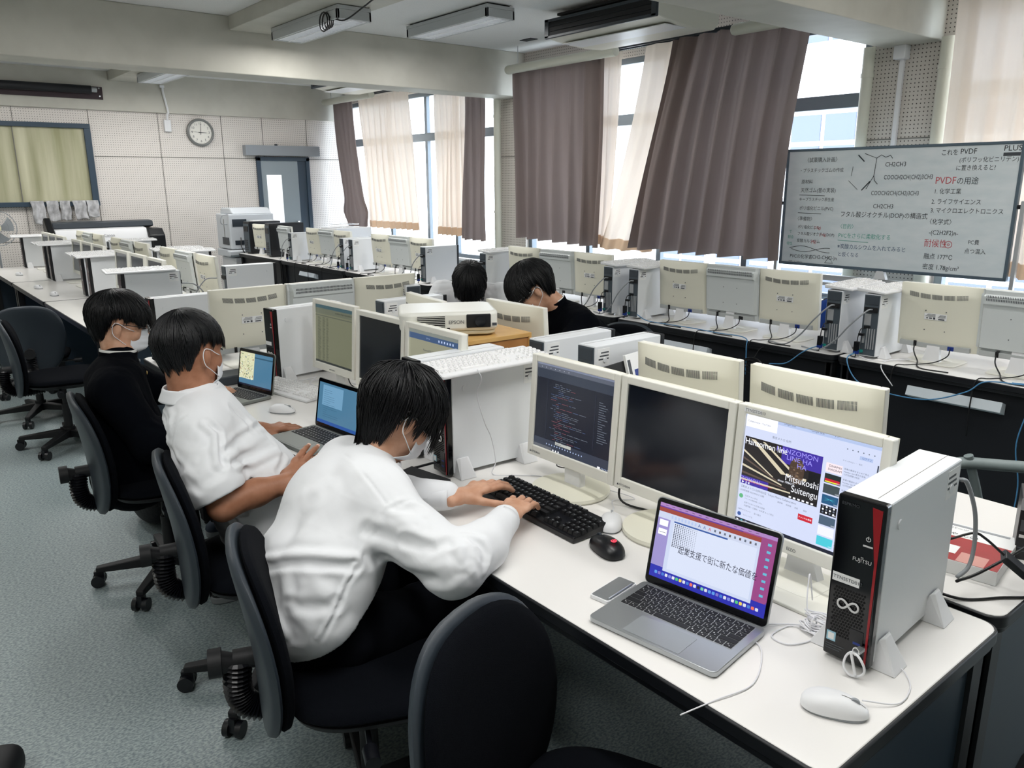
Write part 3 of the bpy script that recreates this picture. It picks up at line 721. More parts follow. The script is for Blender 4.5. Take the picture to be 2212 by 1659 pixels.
# ---------------------------------------------------------------- keyboards and mice
def keyboard(black=False):
    # local: long side along y, far edge +x, keys up
    t=thing('keyboard','x','keyboard'); Wd,Dp=.44,(.135 if black else .155)
    body=M_black if black else M_white
    h0,h1=(.018,.030) if black else (.012,.026)
    b=MB(); b.add([(-Dp/2,-Wd/2,0),(Dp/2,-Wd/2,.006),(Dp/2,Wd/2,.006),(-Dp/2,Wd/2,0),(-Dp/2,-Wd/2,h0),(Dp/2,-Wd/2,h1),(Dp/2,Wd/2,h1),(-Dp/2,Wd/2,h0)],[(0,3,2,1),(4,5,6,7),(0,1,5,4),(1,2,6,5),(2,3,7,6),(3,0,4,7)],body)
    b.obj('base',t,smooth=0,bevel=.004)
    km=M_blackm if black else mat('keycap_white',(232,232,232),.5)
    b=MB(); lg=b; s=.019; kh=.009 if black else .005
    rows=[(0,[1]+[0]+[1]*4+[0]*0+[1]*4+[1]*4)]
    def key(y,x,w_=1):
        zz=h0+(h1-h0)*(x+Dp/2)/Dp; a=.0085; wy=(w_*s)/2-.001
        b.add([(x-a,y-wy,zz-.002),(x+a,y-wy,zz-.002),(x+a,y+wy,zz-.002),(x-a,y+wy,zz-.002),(x-a*.72,y-wy+.0022,zz+kh),(x+a*.72,y-wy+.0022,zz+kh),(x+a*.72,y+wy-.0022,zz+kh),(x-a*.72,y+wy-.0022,zz+kh)],[(4,5,6,7),(0,1,5,4),(1,2,6,5),(2,3,7,6),(3,0,4,7)],km)
        if w_<1.6: lg.box(x+.001,x+.004,y-.003,y+.002,zz+kh+.0001,zz+kh+.0004,mat('key_legend_grey',(120,124,128),.5) if black else M_cableg)
    Y0=Wd/2-.012
    xs=[Dp/2-.018-i*.0215 for i in range(6)] if not black else [Dp/2-.016-i*.0205 for i in range(6)]
    lay=[[1,-.6,1,1,1,1,-.4,1,1,1,1,-.4,1,1,1,1],[1]*13+[2],[1.5]+[1]*12+[1.5],[1.8]+[1]*11+[2.2],[2.3]+[1]*10+[2.7],[1.4,1.2,1.2,5.2,1.2,1.2,1.2,1.4+.0]]
    for r,row in enumerate(lay):
        y=Y0
        for w_ in row:
            if w_<0: y-=-w_*s; continue
            key(y-w_*s/2,xs[r],w_); y-=w_*s
    for r in (0,1,2): 
        for c in range(3): key(Y0-15.5*s-s/2-c*s+.0,xs[r])
    for c in range(3): key(Y0-15.5*s-s/2-c*s,xs[5])
    key(Y0-16.5*s-s/2,xs[4])
    for r in range(1,6):
        for c in range(4): key(Y0-18.8*s-s/2-c*s*.97,xs[r])
    b.obj('keycaps',t,smooth=0)
    for yy in (-1,1): MB().box(Dp/2-.02,Dp/2-.012,yy*.17-.012,yy*.17+.012,-.0,.008).obj('foot',t,body,smooth=0)
    return t
KW=keyboard(); KB=keyboard(True)
_ku={}
def put_kb(proto,x,y,z,rz,lab,tilt=None):
    o=proto if not _ku.get(proto) else dup(proto); _ku[proto]=1
    o.location=(x,y,z); o.rotation_euler=tilt or (0,0,rz); tag(o,lab,'keyboard','keyboards'); return o
def mouse(body,kind='std'):
    t=thing('mouse','x','mouse'); L,Wd,Hh=.115,.062,.036
    out=superell(L,Wd,2.5,36); out=[(x,y*(1-.10*(x/(L/2)))) for x,y in out]
    def bend(q): 
        x,y,z=q; k=1-.35*((x-.0+.02)/(L/2+.02))**2 if x>-.02 else 1
        return (x,y,.006+z*k)
    b=MB(); b.puffy(out,Hh-.006,body,None,bend,8,2.4,.12); b.obj('shell',t,smooth=180)
    b=MB(); b.tube([(x,0,.006+(Hh-.0055)*((1-(abs(x)/(L/2))**2.4)**(1/2.4))*(1-.35*((x+.02)/(L/2+.02))**2)) for x in [.01+.04*i/8 for i in range(9)]],.0006,M_seam if body is not M_black else M_shell,4); b.obj('button_seam',t)
    b=MB(); b.cyl((.032,-.003,.024),.009,.006,M_cableg if body is not M_black else M_shell,16,'y'); b.obj('wheel',t)
    MB().prism(superell(L*.94,Wd*.92,2.5,30),0,.004,M_cableg if body is not M_black else M_black).obj('base',t,smooth=0)
    return t
MW=mouse(M_white)
_m0=[0]
def put_mouse(x,y,rz,lab):
    o=MW if not _m0[0] else dup(MW); _m0[0]=1
    o.location=(x,y,DZ+.0005); o.rotation_euler=(0,0,rz); tag(o,lab,'mouse','white mice'); return o
def cable(name,lab,pts,r=.0025,m=M_cableb,n=6,cat='cable',group=None,seg=8):
    b=MB(); b.tube(smooth_path(pts,seg),r,m,n); return tag(b.obj(name,None,smooth=180),lab,cat,group)
# ======================== placing: left row, near ========================
W180=PI
MRound=monitor('arc','round',M_screenoff)
# right of photo: monitor with the video page
def screen_T(o,z0=.075,tilt=4): pass
monC=monitor('arc','rect',emis('lit_page_white',(206,214,240),.92)); put_mon(monC,1.565,.885,W180,'lit monitor showing a video page, right of the two dark ones')
monB=put_mon(MRound,1.562,1.263,W180,'monitor with blank dark screen beside the video page monitor')
monA=monitor('arc','round',emis('lit_editor_dark',(20,25,38),.9)); put_mon(monA,1.56,1.642,W180,'monitor showing dark code editor above the black keyboard')
put_mon(monitor('arc','rect',emis('lit_web_page_grey',(150,150,128),.8)),1.57,2.41,W180,'monitor with web page partly hidden behind the leaning pupil and tower')
monE=put_mon(monitor('arc','rect',M_screenoff),1.57,2.80,W180+R(1),'dark blank monitor between the spreadsheet monitor and web page monitor')
monF=put_mon(monitor('arc','rect',emis('lit_sheet_olive',(112,114,92),.8)),1.585,3.24,W180+R(3),'monitor showing dim spreadsheet, beside the tower in the second desk')
t013=put_tow(TR,1.355,.645,R(3.5),'nearest tower, white with black front and red stripe, right of the silver laptop')
put_tow(TR,1.330,2.010,R(-3),'tower with white keyboard laid on top, behind the typing hands')
put_tow(TR,1.355,2.225,R(0),'tower standing behind the keyboard-topped tower, only its top and red edge seen')
put_tow(TR,1.432,3.60,R(6),'tower beside the spreadsheet monitor, behind the first small laptop')
put_tow(TR,1.10,4.38,R(0),'tower between the heads of the pupils on the left, only its top seen')
put_kb(KW,1.495,1.975,DZ+.346,R(90),'white keyboard lying on the tower behind the typing hands')
put_kb(KW,1.405,3.33,DZ,R(11),'white keyboard on the desk between the two small laptops')
put_kb(KB,1.385,1.585,DZ,R(-1.5),'black mechanical keyboard under the hands of the typing pupil')
put_mouse(1.21,.585,R(-62),'white corded mouse at the lower right corner of the desk')
put_mouse(1.47,1.385,R(40),'white mouse beside the black keyboard, under the dark monitor')
put_mouse(1.235,3.035,R(-55),'white mouse in front of the white keyboard, between the laptops')
# black gaming mouse
MG=mouse(M_black); MG.location=(1.35,1.285,DZ+.0005); MG.rotation_euler=(0,0,R(75)); MG.scale=(1.08,1.08,1.1)
tag(MG,'black gaming mouse with glowing red mark next to the black keyboard','mouse')
b=MB(); b.tube([(-.032+.006*math.cos(a),.0+.006*math.sin(a),.040) for a in [R(40+i*28) for i in range(11)]],.0014,emis('red_glow',(230,60,80),1.4),5); b.box(-.034,-.027,-.0012,.0012,.0395,.0412,emis('red_glow',(230,60,80),1.4)); b.obj('glowing_mark',MG)
# hidden row facing away, behind the near screens
put_mon(MA,1.975,1.095,0,'white monitor back behind the video page monitor, rightmost large back')
put_mon(MA,1.975,1.530,0,'white monitor back next to the leaning book and folder')
put_mon(MA,2.205,2.665,0,'cream monitor back to the right of the projector')
put_mon(MA,2.02,3.10,R(-8),'cream monitor back to the left of the projector')
put_tow(TM,2.29,2.205,PI,'tower end-on in front of the black-jacketed pupil, next to projector')
put_tow(TM,2.36,2.010,PI,'tower end-on beside the black folder and the white monitor back')
put_tow(TM,2.36,3.50,PI,'tower behind the cream monitor, left of the projector')
# crosswise desk
put_mon(MA,1.49,4.02,PI/2,'cream monitor back above the small laptop, leftmost on the crosswise desk')
put_mon(MGr,1.895,4.02,PI/2,'grilled monitor back in the middle of the crosswise desk')
put_mon(MA,2.30,4.02,PI/2,'cream monitor back, rightmost on the crosswise desk')
put_tow(TM,2.50,4.28,R(-100),'tower at the right end of the crosswise desk, rear ports toward us')
# window row: towers, monitors
def station(seq,row):
    for kind,y,lab in seq:
        if kind=='T': put_tow(TM,WX+.06+.38,y,PI,lab)
        elif kind=='K':
            put_tow(TM,WX+.06+.38,y,PI,lab); put_kb(KW,WX+.275,y,DZ+.346,R(90+random.Random(y).uniform(-5,5)),'white keyboard lying on the '+lab.replace('window row tower under a keyboard, ','').replace('right one of','right tower of').replace('left one of','left tower of'))
        elif kind=='A': put_mon(MA,WX+.25,y,0,lab)
        elif kind=='G': put_mon(MGr,WX+.255,y,0,lab)
W_=[('K',1.99,'window row tower under a keyboard, right one of the pair below the whiteboard'),('A',1.72,'cream monitor back with label, right of the tower pair below the whiteboard'),('G',1.33,'grilled monitor back at the right edge of the photo, window row'),('A',.93,'monitor back cut by the right photo edge, window row'),
('K',2.20,'window row tower under a keyboard, left one of the pair below the whiteboard'),('A',2.58,'cream monitor back just left of the tower pair below the whiteboard'),('G',2.975,'grilled monitor back, middle of three left of the whiteboard towers'),('A',3.37,'cream monitor back right of the tower pair under the large curtain'),
('K',3.66,'window row tower under a keyboard, right one of the pair under the large curtain'),('K',3.90,'window row tower under a keyboard, left one of the pair under the large curtain'),
('A',4.22,'cream monitor back with label, right of the head of the black-jacketed pupil'),('G',4.61,'grilled monitor back behind the head of the black-jacketed pupil'),('A',5.02,'cream monitor back between the two bent heads in the window row'),('K',5.37,'window row tower under a keyboard, left of the bent head in white'),
('T',6.30,'white tower with dark front edge below the sheer curtain, alone at a desk end'),('A',6.58,'cream monitor back, right of three before the far sheer curtains'),('G',6.96,'grilled monitor back, middle of three before the far sheer curtains'),('A',7.35,'cream monitor back, left of three before the far sheer curtains'),
('T',7.72,'tower, right one of the pair between the far monitor trios'),('T',7.93,'tower, left one of the pair between the far monitor trios'),('A',8.22,'cream monitor back, right of the farthest trio'),('G',8.58,'grilled monitor back, middle of the farthest trio'),('A',8.95,'cream monitor back, left of the farthest trio'),('T',9.28,'white tower between the farthest trio and the black towers')]
station(W_,'w')
# far left block
for i,(y,lab) in enumerate(((5.76,'nearest tower of the far left block, above the first head'),(7.24,'tower at the far end of the near desk in the far left block'),(7.50,'tower at the near end of the middle desk in the far left block'),(8.95,'tower at the far end of the middle desk in the far left block'),(9.19,'tower at the near end of the far desk in the far left block'),(10.62,'farthest tower of the left block, below the plotter'))):
    put_tow(TM,XL+.245 if i==0 else XL+.345,y,0,lab); put_kb(KW,XL+(.375 if i==0 else .475),y,DZ+.346,R(90+(-3,2,4,-2,3,-4)[i]),'white keyboard on the %s tower along the aisle side of the far left block'%('nearest','second','third','fourth','fifth','farthest')[i])
n=0
for d,(ya,yb) in enumerate(((6.04,6.98),(7.78,8.68),(9.48,10.32))):
    for k in range(3):
        y=ya+(yb-ya)*k/2; put_mon(MA,XL+.545,y,W180,'%s monitor from the near end of the far left block, screen to the aisle'%ORD[n])
        put_mon((MA,MGr,MA)[k],XM+.24,y+.05,0,'%s monitor back from the near end of the far left block, right side'%ORD[n]); n+=1
for y,lab in ((5.80,'white tower at the near right corner of the far left block, labels on its side'),(7.22,'tower under a keyboard on the right side of the far left block'),(7.52,'second tower on the right side of the far left block, keyboard above'),(9.0,'tower before the plotter on the right side of the far left block'),(9.25,'farthest tower on the right side of the far left block')):
    put_tow(TM,XM+.62,y,PI,lab)
for i,(y,lab) in enumerate(((7.22,'white keyboard on the right side of the far left block, nearer'),(7.52,'white keyboard on the right side of the far left block, nearer the plotter'),(9.0,'white keyboard on the tower in front of the plotter'))):
    put_kb(KW,XM+.43,y,DZ+.346,R(90+i*3),lab)
for i,(x,y,rz,lab) in enumerate(((1.18,8.35,-80,'white mouse on the far left block, middle desk, farther of two'),(1.20,7.72,-85,'white mouse on the far left block, middle desk, nearer of two'),(1.22,9.75,-80,'white mouse on the farthest desk of the left block'))): put_mouse(x,y,R(rz),lab)
# ---------------------------------------------------------------- screens' contents, on the monitors already placed
def on_screen(mon,name,builder,W=.375,Hh=.325,z0=.075,tilt=4,ew=.0008):
    # builder draws in metres on a W x H page, origin bottom left, x to the viewer's right
    b=MB(); builder(b)
    T=Matrix.Translation((0,0,z0))@Matrix.Rotation(R(-tilt),4,'Y')@plane_T((.0095,-(W/2-.0215),.0315),(0,1,0),(0,0,1))
    b.v=[tuple(T@Vector(v)) for v in b.v]
    return b.obj(name,mon,smooth=0)
E_txt=emis('screen_text_grey',(96,104,120),1.0); E_dark=emis('screen_navy',(22,26,44),1); E_mid=emis('screen_slate',(52,58,72),1); E_red=emis('screen_red',(190,30,48),1); E_white=emis('screen_white',(238,240,250),1.05)
E_blue=emis('screen_blue',(52,84,150),1); E_viol=emis('screen_violet',(60,44,150),1); E_brown=emis('screen_brown',(86,70,62),1); E_cream=emis('screen_cream',(206,196,170),1); E_teal=emis('screen_teal',(70,190,205),1); E_light=emis('screen_pale_blue',(170,186,222),1)
SW,SH=.332,.2755
def q(b,x0,y0,x1,y1,m,z=0): b.add([(x0,y0,z),(x1,y0,z),(x1,y1,z),(x0,y1,z)],[(0,1,2,3)],m)
def tx(b,s,x,y,size,m,z=.0006,**k): text(b,s,size,Matrix.Translation((x,y,z)),m,**k)
def page_video(b):
    q(b,0,SH-.012,SW,SH,E_light); q(b,0,0,SW,.011,E_dark); q(b,.002,SH-.034,.085,SH-.002,E_white,.0003)
    tx(b,'Google 検索',.10,SH-.006,.006,E_txt); tx(b,'Google 検索',.17,SH-.006,.006,E_txt); tx(b,'× +',.225,SH-.006,.006,E_txt)
    tx(b,'Collaboration - YouTube',.006,SH-.020,.006,E_txt); tx(b,'東京メトロ 台所',.075,SH-.045,.0068,E_txt)
    # video frame
    x0,y0,x1,y1=.004,SH-.176,.205,SH-.058
    q(b,x0,y0,x1,y1,emis('video_dark',(30,26,26),1),.0002); 
    q(b,x0+.10,y1-.040,x1,y1,E_viol,.0003); q(b,x0,y0,x0+.075,y0+.020,E_viol,.0003)
    for k in range(5):   # ceiling beams of light in the station hall
        b.add([(x0+.0+.0*k,y0+.085-.018*k,.0004),(x0+.0,y0+.080-.018*k,.0004),(x0+.085+.012*k,y0+.035-.006*k,.0004),(x0+.085+.012*k,y0+.038-.006*k,.0004)],[(0,1,2,3)],(E_cream,E_brown)[k%2])
    b.add([(x0+.015,y1-.004,.0004),(x0+.028,y1-.004,.0004),(x0+.118,y0+.052,.0004),(x0+.104,y0+.050,.0004)],[(0,1,2,3)],E_cream)
    b.add([(x0+.048,y1-.004,.0004),(x0+.055,y1-.004,.0004),(x0+.150,y0+.055,.0004),(x0+.142,y0+.053,.0004)],[(0,1,2,3)],E_cream)
    q(b,x0+.118,y0+.05,x0+.168,y0+.056,E_cream,.0004)
    b.prism(superell(.038,.062,2.2,24),.0005,.0006,emis('statue_brown',(70,54,42),1),Matrix.Translation((x0+.142,y0+.068,0)))
    rn=random.Random(4)
    for k in range(30): b.prism(superell(.006,.004,2,8),.0006,.0007,(E_brown,emis('statue_hi',(120,98,78),1))[k%2],Matrix.Translation((x0+.142+rn.uniform(-.014,.014),y0+.068+rn.uniform(-.026,.026),0)))
    q(b,x0+.172,y0+.028,x1,y1-.042,emis('pillar_black',(10,10,14),1),.0005)
    for r,s in enumerate(('HANZOMON','LINE HA','HA')): tx(b,s,x0+.085+.028*r,y1-.010-.014*r,.016,emis('outline_violet',(150,140,235),1),.0007,sx=1.1)
    tx(b,'ZOMON',x0+.0,y0+.012,.014,emis('outline_violet',(150,140,235),1),.0007)
    tx(b,'Hanzomon line',x0+.001,y1-.012,.0215,E_white,.0012,sx=.86); tx(b,'Mitsukoshi',x1-.001,y0+.047,.0225,E_white,.0012,align='RIGHT',sx=.86); tx(b,'since 1904/12',x0+.098,y0+.035,.0078,E_white,.0012); tx(b,'Suitengu',x1-.001,y0+.024,.0225,E_white,.0012,align='RIGHT',sx=.86)
    q(b,x0+.002,y0+.0085,x0+.086,y0+.0095,E_red,.0012); tx(b,'▶ ▮◀',x0+.004,y0+.004,.007,E_white,.0012)
    for k in range(6): q(b,x1-.07+.011*k,y0+.002,x1-.064+.011*k,y0+.006,E_white,.0012)
    tx(b,'【東京メトロ×台所2022】Tokyo Metro Collaboration',.004,y0-.008,.0066,E_txt); tx(b,'1,024回視聴 2022/09/01に公開',.004,y0-.017,.0052,E_txt)
    b.prism(superell(.011,.011,2,20),.0003,.0006,emis('channel_green',(90,170,120),1),Matrix.Translation((.010,y0-.032,0))); tx(b,'公式チャンネル',.02,y0-.029,.0052,E_txt); tx(b,'チャンネル登録者数 1.4万人',.02,y0-.036,.004,E_txt)
    for k in range(4): tx(b,['高評価','低評価','共有','保存'][k],.108+.022*k,y0-.018,.0046,E_txt)
    q(b,.163,y0-.042,.199,y0-.028,E_red,.0003); tx(b,'チャンネル登録',.181,y0-.035,.0046,E_white,.0009,align='CENTER')
    tx(b,'台所でたのしむ日本の音楽',.02,y0-.046,.0048,E_txt); tx(b,'半蔵門線・三越前・水天宮 もっと見る',.02,y0-.054,.0048,E_txt); tx(b,'128件のコメント',.004,y0-.066,.005,E_txt); tx(b,'並べ替え',.05,y0-.066,.005,E_txt)
    b.prism(superell(.010,.010,2,18),.0003,.0006,E_blue,Matrix.Translation((.010,y0-.078,0))); tx(b,'コメントする',.02,y0-.078,.0046,E_txt)
    # the column of small pictures
    cols=[(236,220,226),(30,40,40),(60,70,74),(30,80,120),(14,14,20),(70,90,110),(226,228,236),(70,190,205)]
    for k,c in enumerate(cols):
        yy=SH-.088-.0245*k; q(b,.214,yy,.252,yy+.021,emis('thumb_%d'%k,c,1),.0003)
        for j in range(3): tx(b,('新着の動画をまとめて見る','Number Girl 東京の音楽','12万回視聴 3年前')[j],.256,yy+.017-.0062*j,.0046,E_txt)
        tx(b,'12:05',.2515,yy+.003,.004,E_white,.0009,align='RIGHT')
    tx(b,'DINAMIX',.2515,SH-.073,.0072,E_dark,.001,align='RIGHT'); tx(b,'DIAGRAM',.2515,SH-.081,.0072,E_dark,.001,align='RIGHT')
    q(b,.216,SH-.111,.250,SH-.103,E_red,.0006); q(b,.216,SH-.112+.001,.244,SH-.1085,emis('caption_yellow',(220,226,60),1),.0008)
    for k in range(4): b.add([(.216,SH-.157+.004*k,.0006),(.233,SH-.150,.0006),(.250,SH-.157+.004*k,.0006),(.233,SH-.1495,.0006)],[(0,1,2,3)],E_teal)
    for r in range(3):
        for c in range(4): b.prism(superell(.0046,.0046,2,10),.0005,.0006,(E_txt,E_white)[(r+c)%2],Matrix.Translation((.220+.0085*c,SH-.181+.0066*r,0)))
    for k in range(6): b.prism(superell(.003,.003,2,8),.0005,.0006,E_txt,Matrix.Translation((.257+.012*k,SH-.026,0)))
    q(b,.286,SH-.042,.315,SH-.034,E_light,.0003); tx(b,'ログイン',.291,SH-.038,.0055,E_blue); q(b,.326,SH-.11,.329,SH-.045,E_mid,.0003); q(b,.31,.003,.328,.008,E_white,.0004)
    tx(b,'チャンネルは・・・表示',.25,SH-.053,.004,E_txt); 
    for k in range(3): q(b,.004+.012*k,.003,.009+.012*k,.008,(E_white,E_teal,E_light)[k],.0004)
def page_editor(b):
    q(b,0,SH-.010,SW,SH,emis('tabs_grey',(120,128,150),.9)); q(b,0,SH-.022,SW,SH-.010,emis('bar_grey',(86,92,106),.9)); q(b,0,SH-.050,SW,SH-.022,emis('head_slate',(48,56,70),.9))
    q(b,0,0,SW,.034,emis('task_slate',(50,57,72),.9)); rn=random.Random(7); et=emis('code_text',(104,112,124),.8); er=emis('code_rose',(120,74,84),.8)
    q(b,.052,.04,.053,SH-.055,E_mid,.0003); q(b,.26,.05,.261,SH-.06,E_mid,.0003)
    for k in range(34):
        y=SH-.062-.0056*k; x=.07+.008*rn.randint(0,4); 
        for j in range(rn.randint(1,5)):
            w_=rn.uniform(.008,.03); q(b,x,y,min(x+w_,.255),y+.0017,(et,et,er,emis('code_blue',(80,96,130),.8))[rn.randint(0,3)],.0005); x+=w_+.004
            if x>.25: break
    for k in range(18): q(b,.275,SH-.08-.007*k,.275+rn.uniform(.01,.045),SH-.078-.007*k,et,.0005)
    for k in range(7): tx(b,'▪',.02+.02*k,SH-.016,.006,E_white,.0006)
    q(b,.10,.026,.17,.036,emis('tooltip_pale',(196,198,190),.8),.0004)
    for k in range(14): q(b,.06+.012*k,.018,.0635+.012*k,.022,E_light,.0006)
    q(b,0,.0,.085,.012,emis('search_grey',(96,100,108),.8),.0003)
    for k in range(3): q(b,.09+.012*k,.003,.095+.012*k,.008,E_white,.0005)
    q(b,.285,.003,.296,.008,E_white,.0005)
    for k in range(5): q(b,.30+.006*k,.004,.302+.006*k,.007,E_light,.0005)
def page_sheet(b):
    et=emis('sheet_text',(66,70,58),.8); q(b,0,SH-.020,SW,SH,emis('sheet_bar',(56,84,92),.8)); q(b,0,SH-.045,SW,SH-.02,emis('sheet_ribbon',(98,102,86),.8)); q(b,0,0,SW,.012,emis('sheet_foot',(46,50,48),.8))
    q(b,0,SH-.056,SW,SH-.052,emis('sheet_line',(84,88,76),.8),.0003); rn=random.Random(3)
    for r in range(38):
        for c,(x,w_) in enumerate(((.02,.03),(.065,.022),(.1,.018))): q(b,x,SH-.064-.0053*r,x+w_*rn.uniform(.7,1),SH-.062-.0053*r,et,.0004)
    for k in range(12): q(b,.18+.012*k,SH-.034,.187+.012*k,SH-.028,et,.0004)
def page_web(b):
    q(b,0,SH-.018,SW,SH,emis('web_bar',(132,138,132),.8)); q(b,0,SH-.04,SW,SH-.018,emis('web_nav_blue',(62,84,118),.9)); tx(b,'ホーム',.12,SH-.029,.008,E_light)
    tx(b,'Placenta2020 さんのアクセス',.10,SH-.075,.0105,E_mid); tx(b,'みんなの部屋',.05,SH-.12,.0095,E_mid); tx(b,'作品',.16,SH-.15,.0095,E_mid)
    q(b,.235,.02,SW,SH-.075,emis('web_teal',(66,132,140),.9),.0003); b.prism(superell(.05,.05,2,24),.0003,.0005,emis('web_brown',(110,74,60),.8),Matrix.Translation((.06,.085,0)))
    for k in range(6): q(b,.20+.018*k,SH-.033,.208+.018*k,SH-.025,E_light,.0004)
on_screen(monC,'video_page',page_video); on_screen(monA,'editor_page',page_editor); on_screen(monF,'spreadsheet',page_sheet)
on_screen([o for o in bpy.data.objects if o.get('label','').startswith('monitor with web page')][0],'web_page',page_web)
def bezel_mark(mon,s,x,y,size,m=M_print,box=None):
    b=MB(); W=.375; T=Matrix.Translation((0,0,.075))@Matrix.Rotation(R(-4),4,'Y')@plane_T((.0165,-W/2,0),(0,1,0),(0,0,1))
    if box: b.box(*box,0,.0004,M_label)
    text(b,s,size,Matrix.Translation((x,y,.0006)),m); b.v=[tuple(T@Vector(v)) for v in b.v]; b.obj('marking',mon,smooth=0)
bezel_mark(monC,'TTNSSTD013',.022,.3135,.0095,box=(.019,.067,.309,.319))
for mo in (monA,monB):
    bezel_mark(mo,'▲MITSUBISHI',.012,.014,.0085)
bezel_mark(monC,'EIZO',.17,.014,.011); bezel_mark(monF,'▲MITSUBISHI',.16,.014,.0085)
# lettering on the nearest tower
b=MB(); Tt=plane_T((-.0016,0,0),(0,-1,0),(0,0,1)); z1=.344
text(b,'ESPRIMO',.0085,Tt@Matrix.Translation((-.036,z1-.014,0)),M_print); text(b,'FUJITSU',.0105,Tt@Matrix.Translation((-.006,z1-.118,0)),M_logo); text(b,'∞',.006,Tt@Matrix.Translation((.009,z1-.1115,0)),M_logo)
text(b,'TTNSSTD013',.0098,Tt@Matrix.Translation((-.0385,.178,0)),M_print);
b.obj('lettering',t013,smooth=0)
# carabiner and key on the usb port
t=thing('carabiner','small white carabiner hanging from the port of the nearest tower','carabiner',(1.338,.612,.745))
b=MB(); b.tube([(-.012+.004*math.sin(a*2),.020*math.cos(a)*(1.0),-.016+.024*math.sin(a)) for a in [2*PI*i/26 for i in range(26)]],.0024,M_white,8,closed=True); b.obj('hook',t,smooth=180)
b=MB(); b.tube([(-.012,.008,.004),(-.012,-.004,-.036)],.0028,M_white,8); b.obj('gate',t)
b=MB(); b.box(-.012,.012,-.006,.006,.006,.012,M_silver); b.tube([(-.012+.001,.006*math.cos(a),.012+.008*math.sin(a)) for a in [2*PI*i/14 for i in range(14)]],.0015,M_chrome,6,closed=True); b.obj('usb_stick',t)
# ---------------------------------------------------------------- laptops (local: hinge at x=0, palm rest toward -x, y across)
def laptop(name,lab,loc,rz,W,D,bodym,lidm,opening,lidh,screen,key_rows,thick=.014,bez=.012,palm=.45,lid_t=.006,radius=.012,touchbar=False):
    t=thing(name,lab,'laptop',loc,rz)
    MB().prism(rrect(D,W,radius),.002,thick,None,Matrix.Translation((-D/2,0,0))).obj('base',t,bodym,bevel=.0015)
    b=MB(); kx0=-D*(1-palm)-.002; kx1=-.014; kw=W-.034
    b.box(kx0,kx1,-kw/2,kw/2,thick-.0002,thick+.0003,M_alu if touchbar else M_blackm); b.obj('key_well',t,bodym if touchbar else M_blackm,smooth=0) 
    b=MB(); lg=b; n=len(key_rows); rh=(kx1-kx0)/n
    for r,row in enumerate(key_rows):
        tot=sum(row); y=kw/2; x=kx1-rh*(r+.5)
        for w_ in row:
            ww=w_/tot*kw
            b.cbox((x,y-ww/2,thick+.0010),(rh*.84,ww-.0026,.0016),M_blackm)
            if w_<=1.2: 
                lg.cbox((x+rh*.12,y-ww*.36,thick+.00195),(rh*.13,ww*.13,.0001),M_logo); lg.cbox((x-rh*.16,y-ww*.60,thick+.00195),(rh*.10,ww*.10,.0001),M_logo)
            y-=ww
    b.obj('keys',t,smooth=0)
    pw=W*.44; b=MB(); b.prism(rrect(D*palm-.022,pw,.003),thick,thick+.0006,None,Matrix.Translation((-D+(D*palm)/2-.004,0,0))); b.obj('trackpad',t,mat('trackpad_grey',(160,165,169),.3,metal=.4) if bodym is M_silver else bodym,smooth=0)
    Tl=Matrix.Translation((0,0,thick*.8))@Matrix.Rotation(R(opening-90),4,'Y')   # lid rises along z, leaning back by opening-90
    b=MB(); b.prism([(p[0],p[1]+lidh/2) for p in rrect(W,lidh,radius)],0,lid_t,None,Tl@Matrix(((0,0,1,0),(1,0,0,0),(0,1,0,0),(0,0,0,1)))); b.obj('lid',t,lidm,bevel=.001)
    b=MB(); b.prism([(p[0],p[1]+lidh/2) for p in rrect(W-.004,lidh-.004,radius)],-.0008,.0,None,Tl@Matrix(((0,0,1,0),(1,0,0,0),(0,1,0,0),(0,0,0,1)))); b.obj('bezel',t,M_gloss,smooth=0)
    sw=W-2*bez; sh=lidh-bez*1.6-.016
    b=MB(); Ts=Tl@plane_T((-.0012,sw/2,.020),(0,-1,0),(0,0,1))
    screen(b,sw,sh); b.v=[tuple(Ts@Vector(v)) for v in b.v]; b.obj('screen',t,smooth=0)
    b=MB(); b.cyl((0,-W*.36,thick*.7),.0055,W*.72,M_blackm,12,'y'); b.obj('hinge',t)
    return t
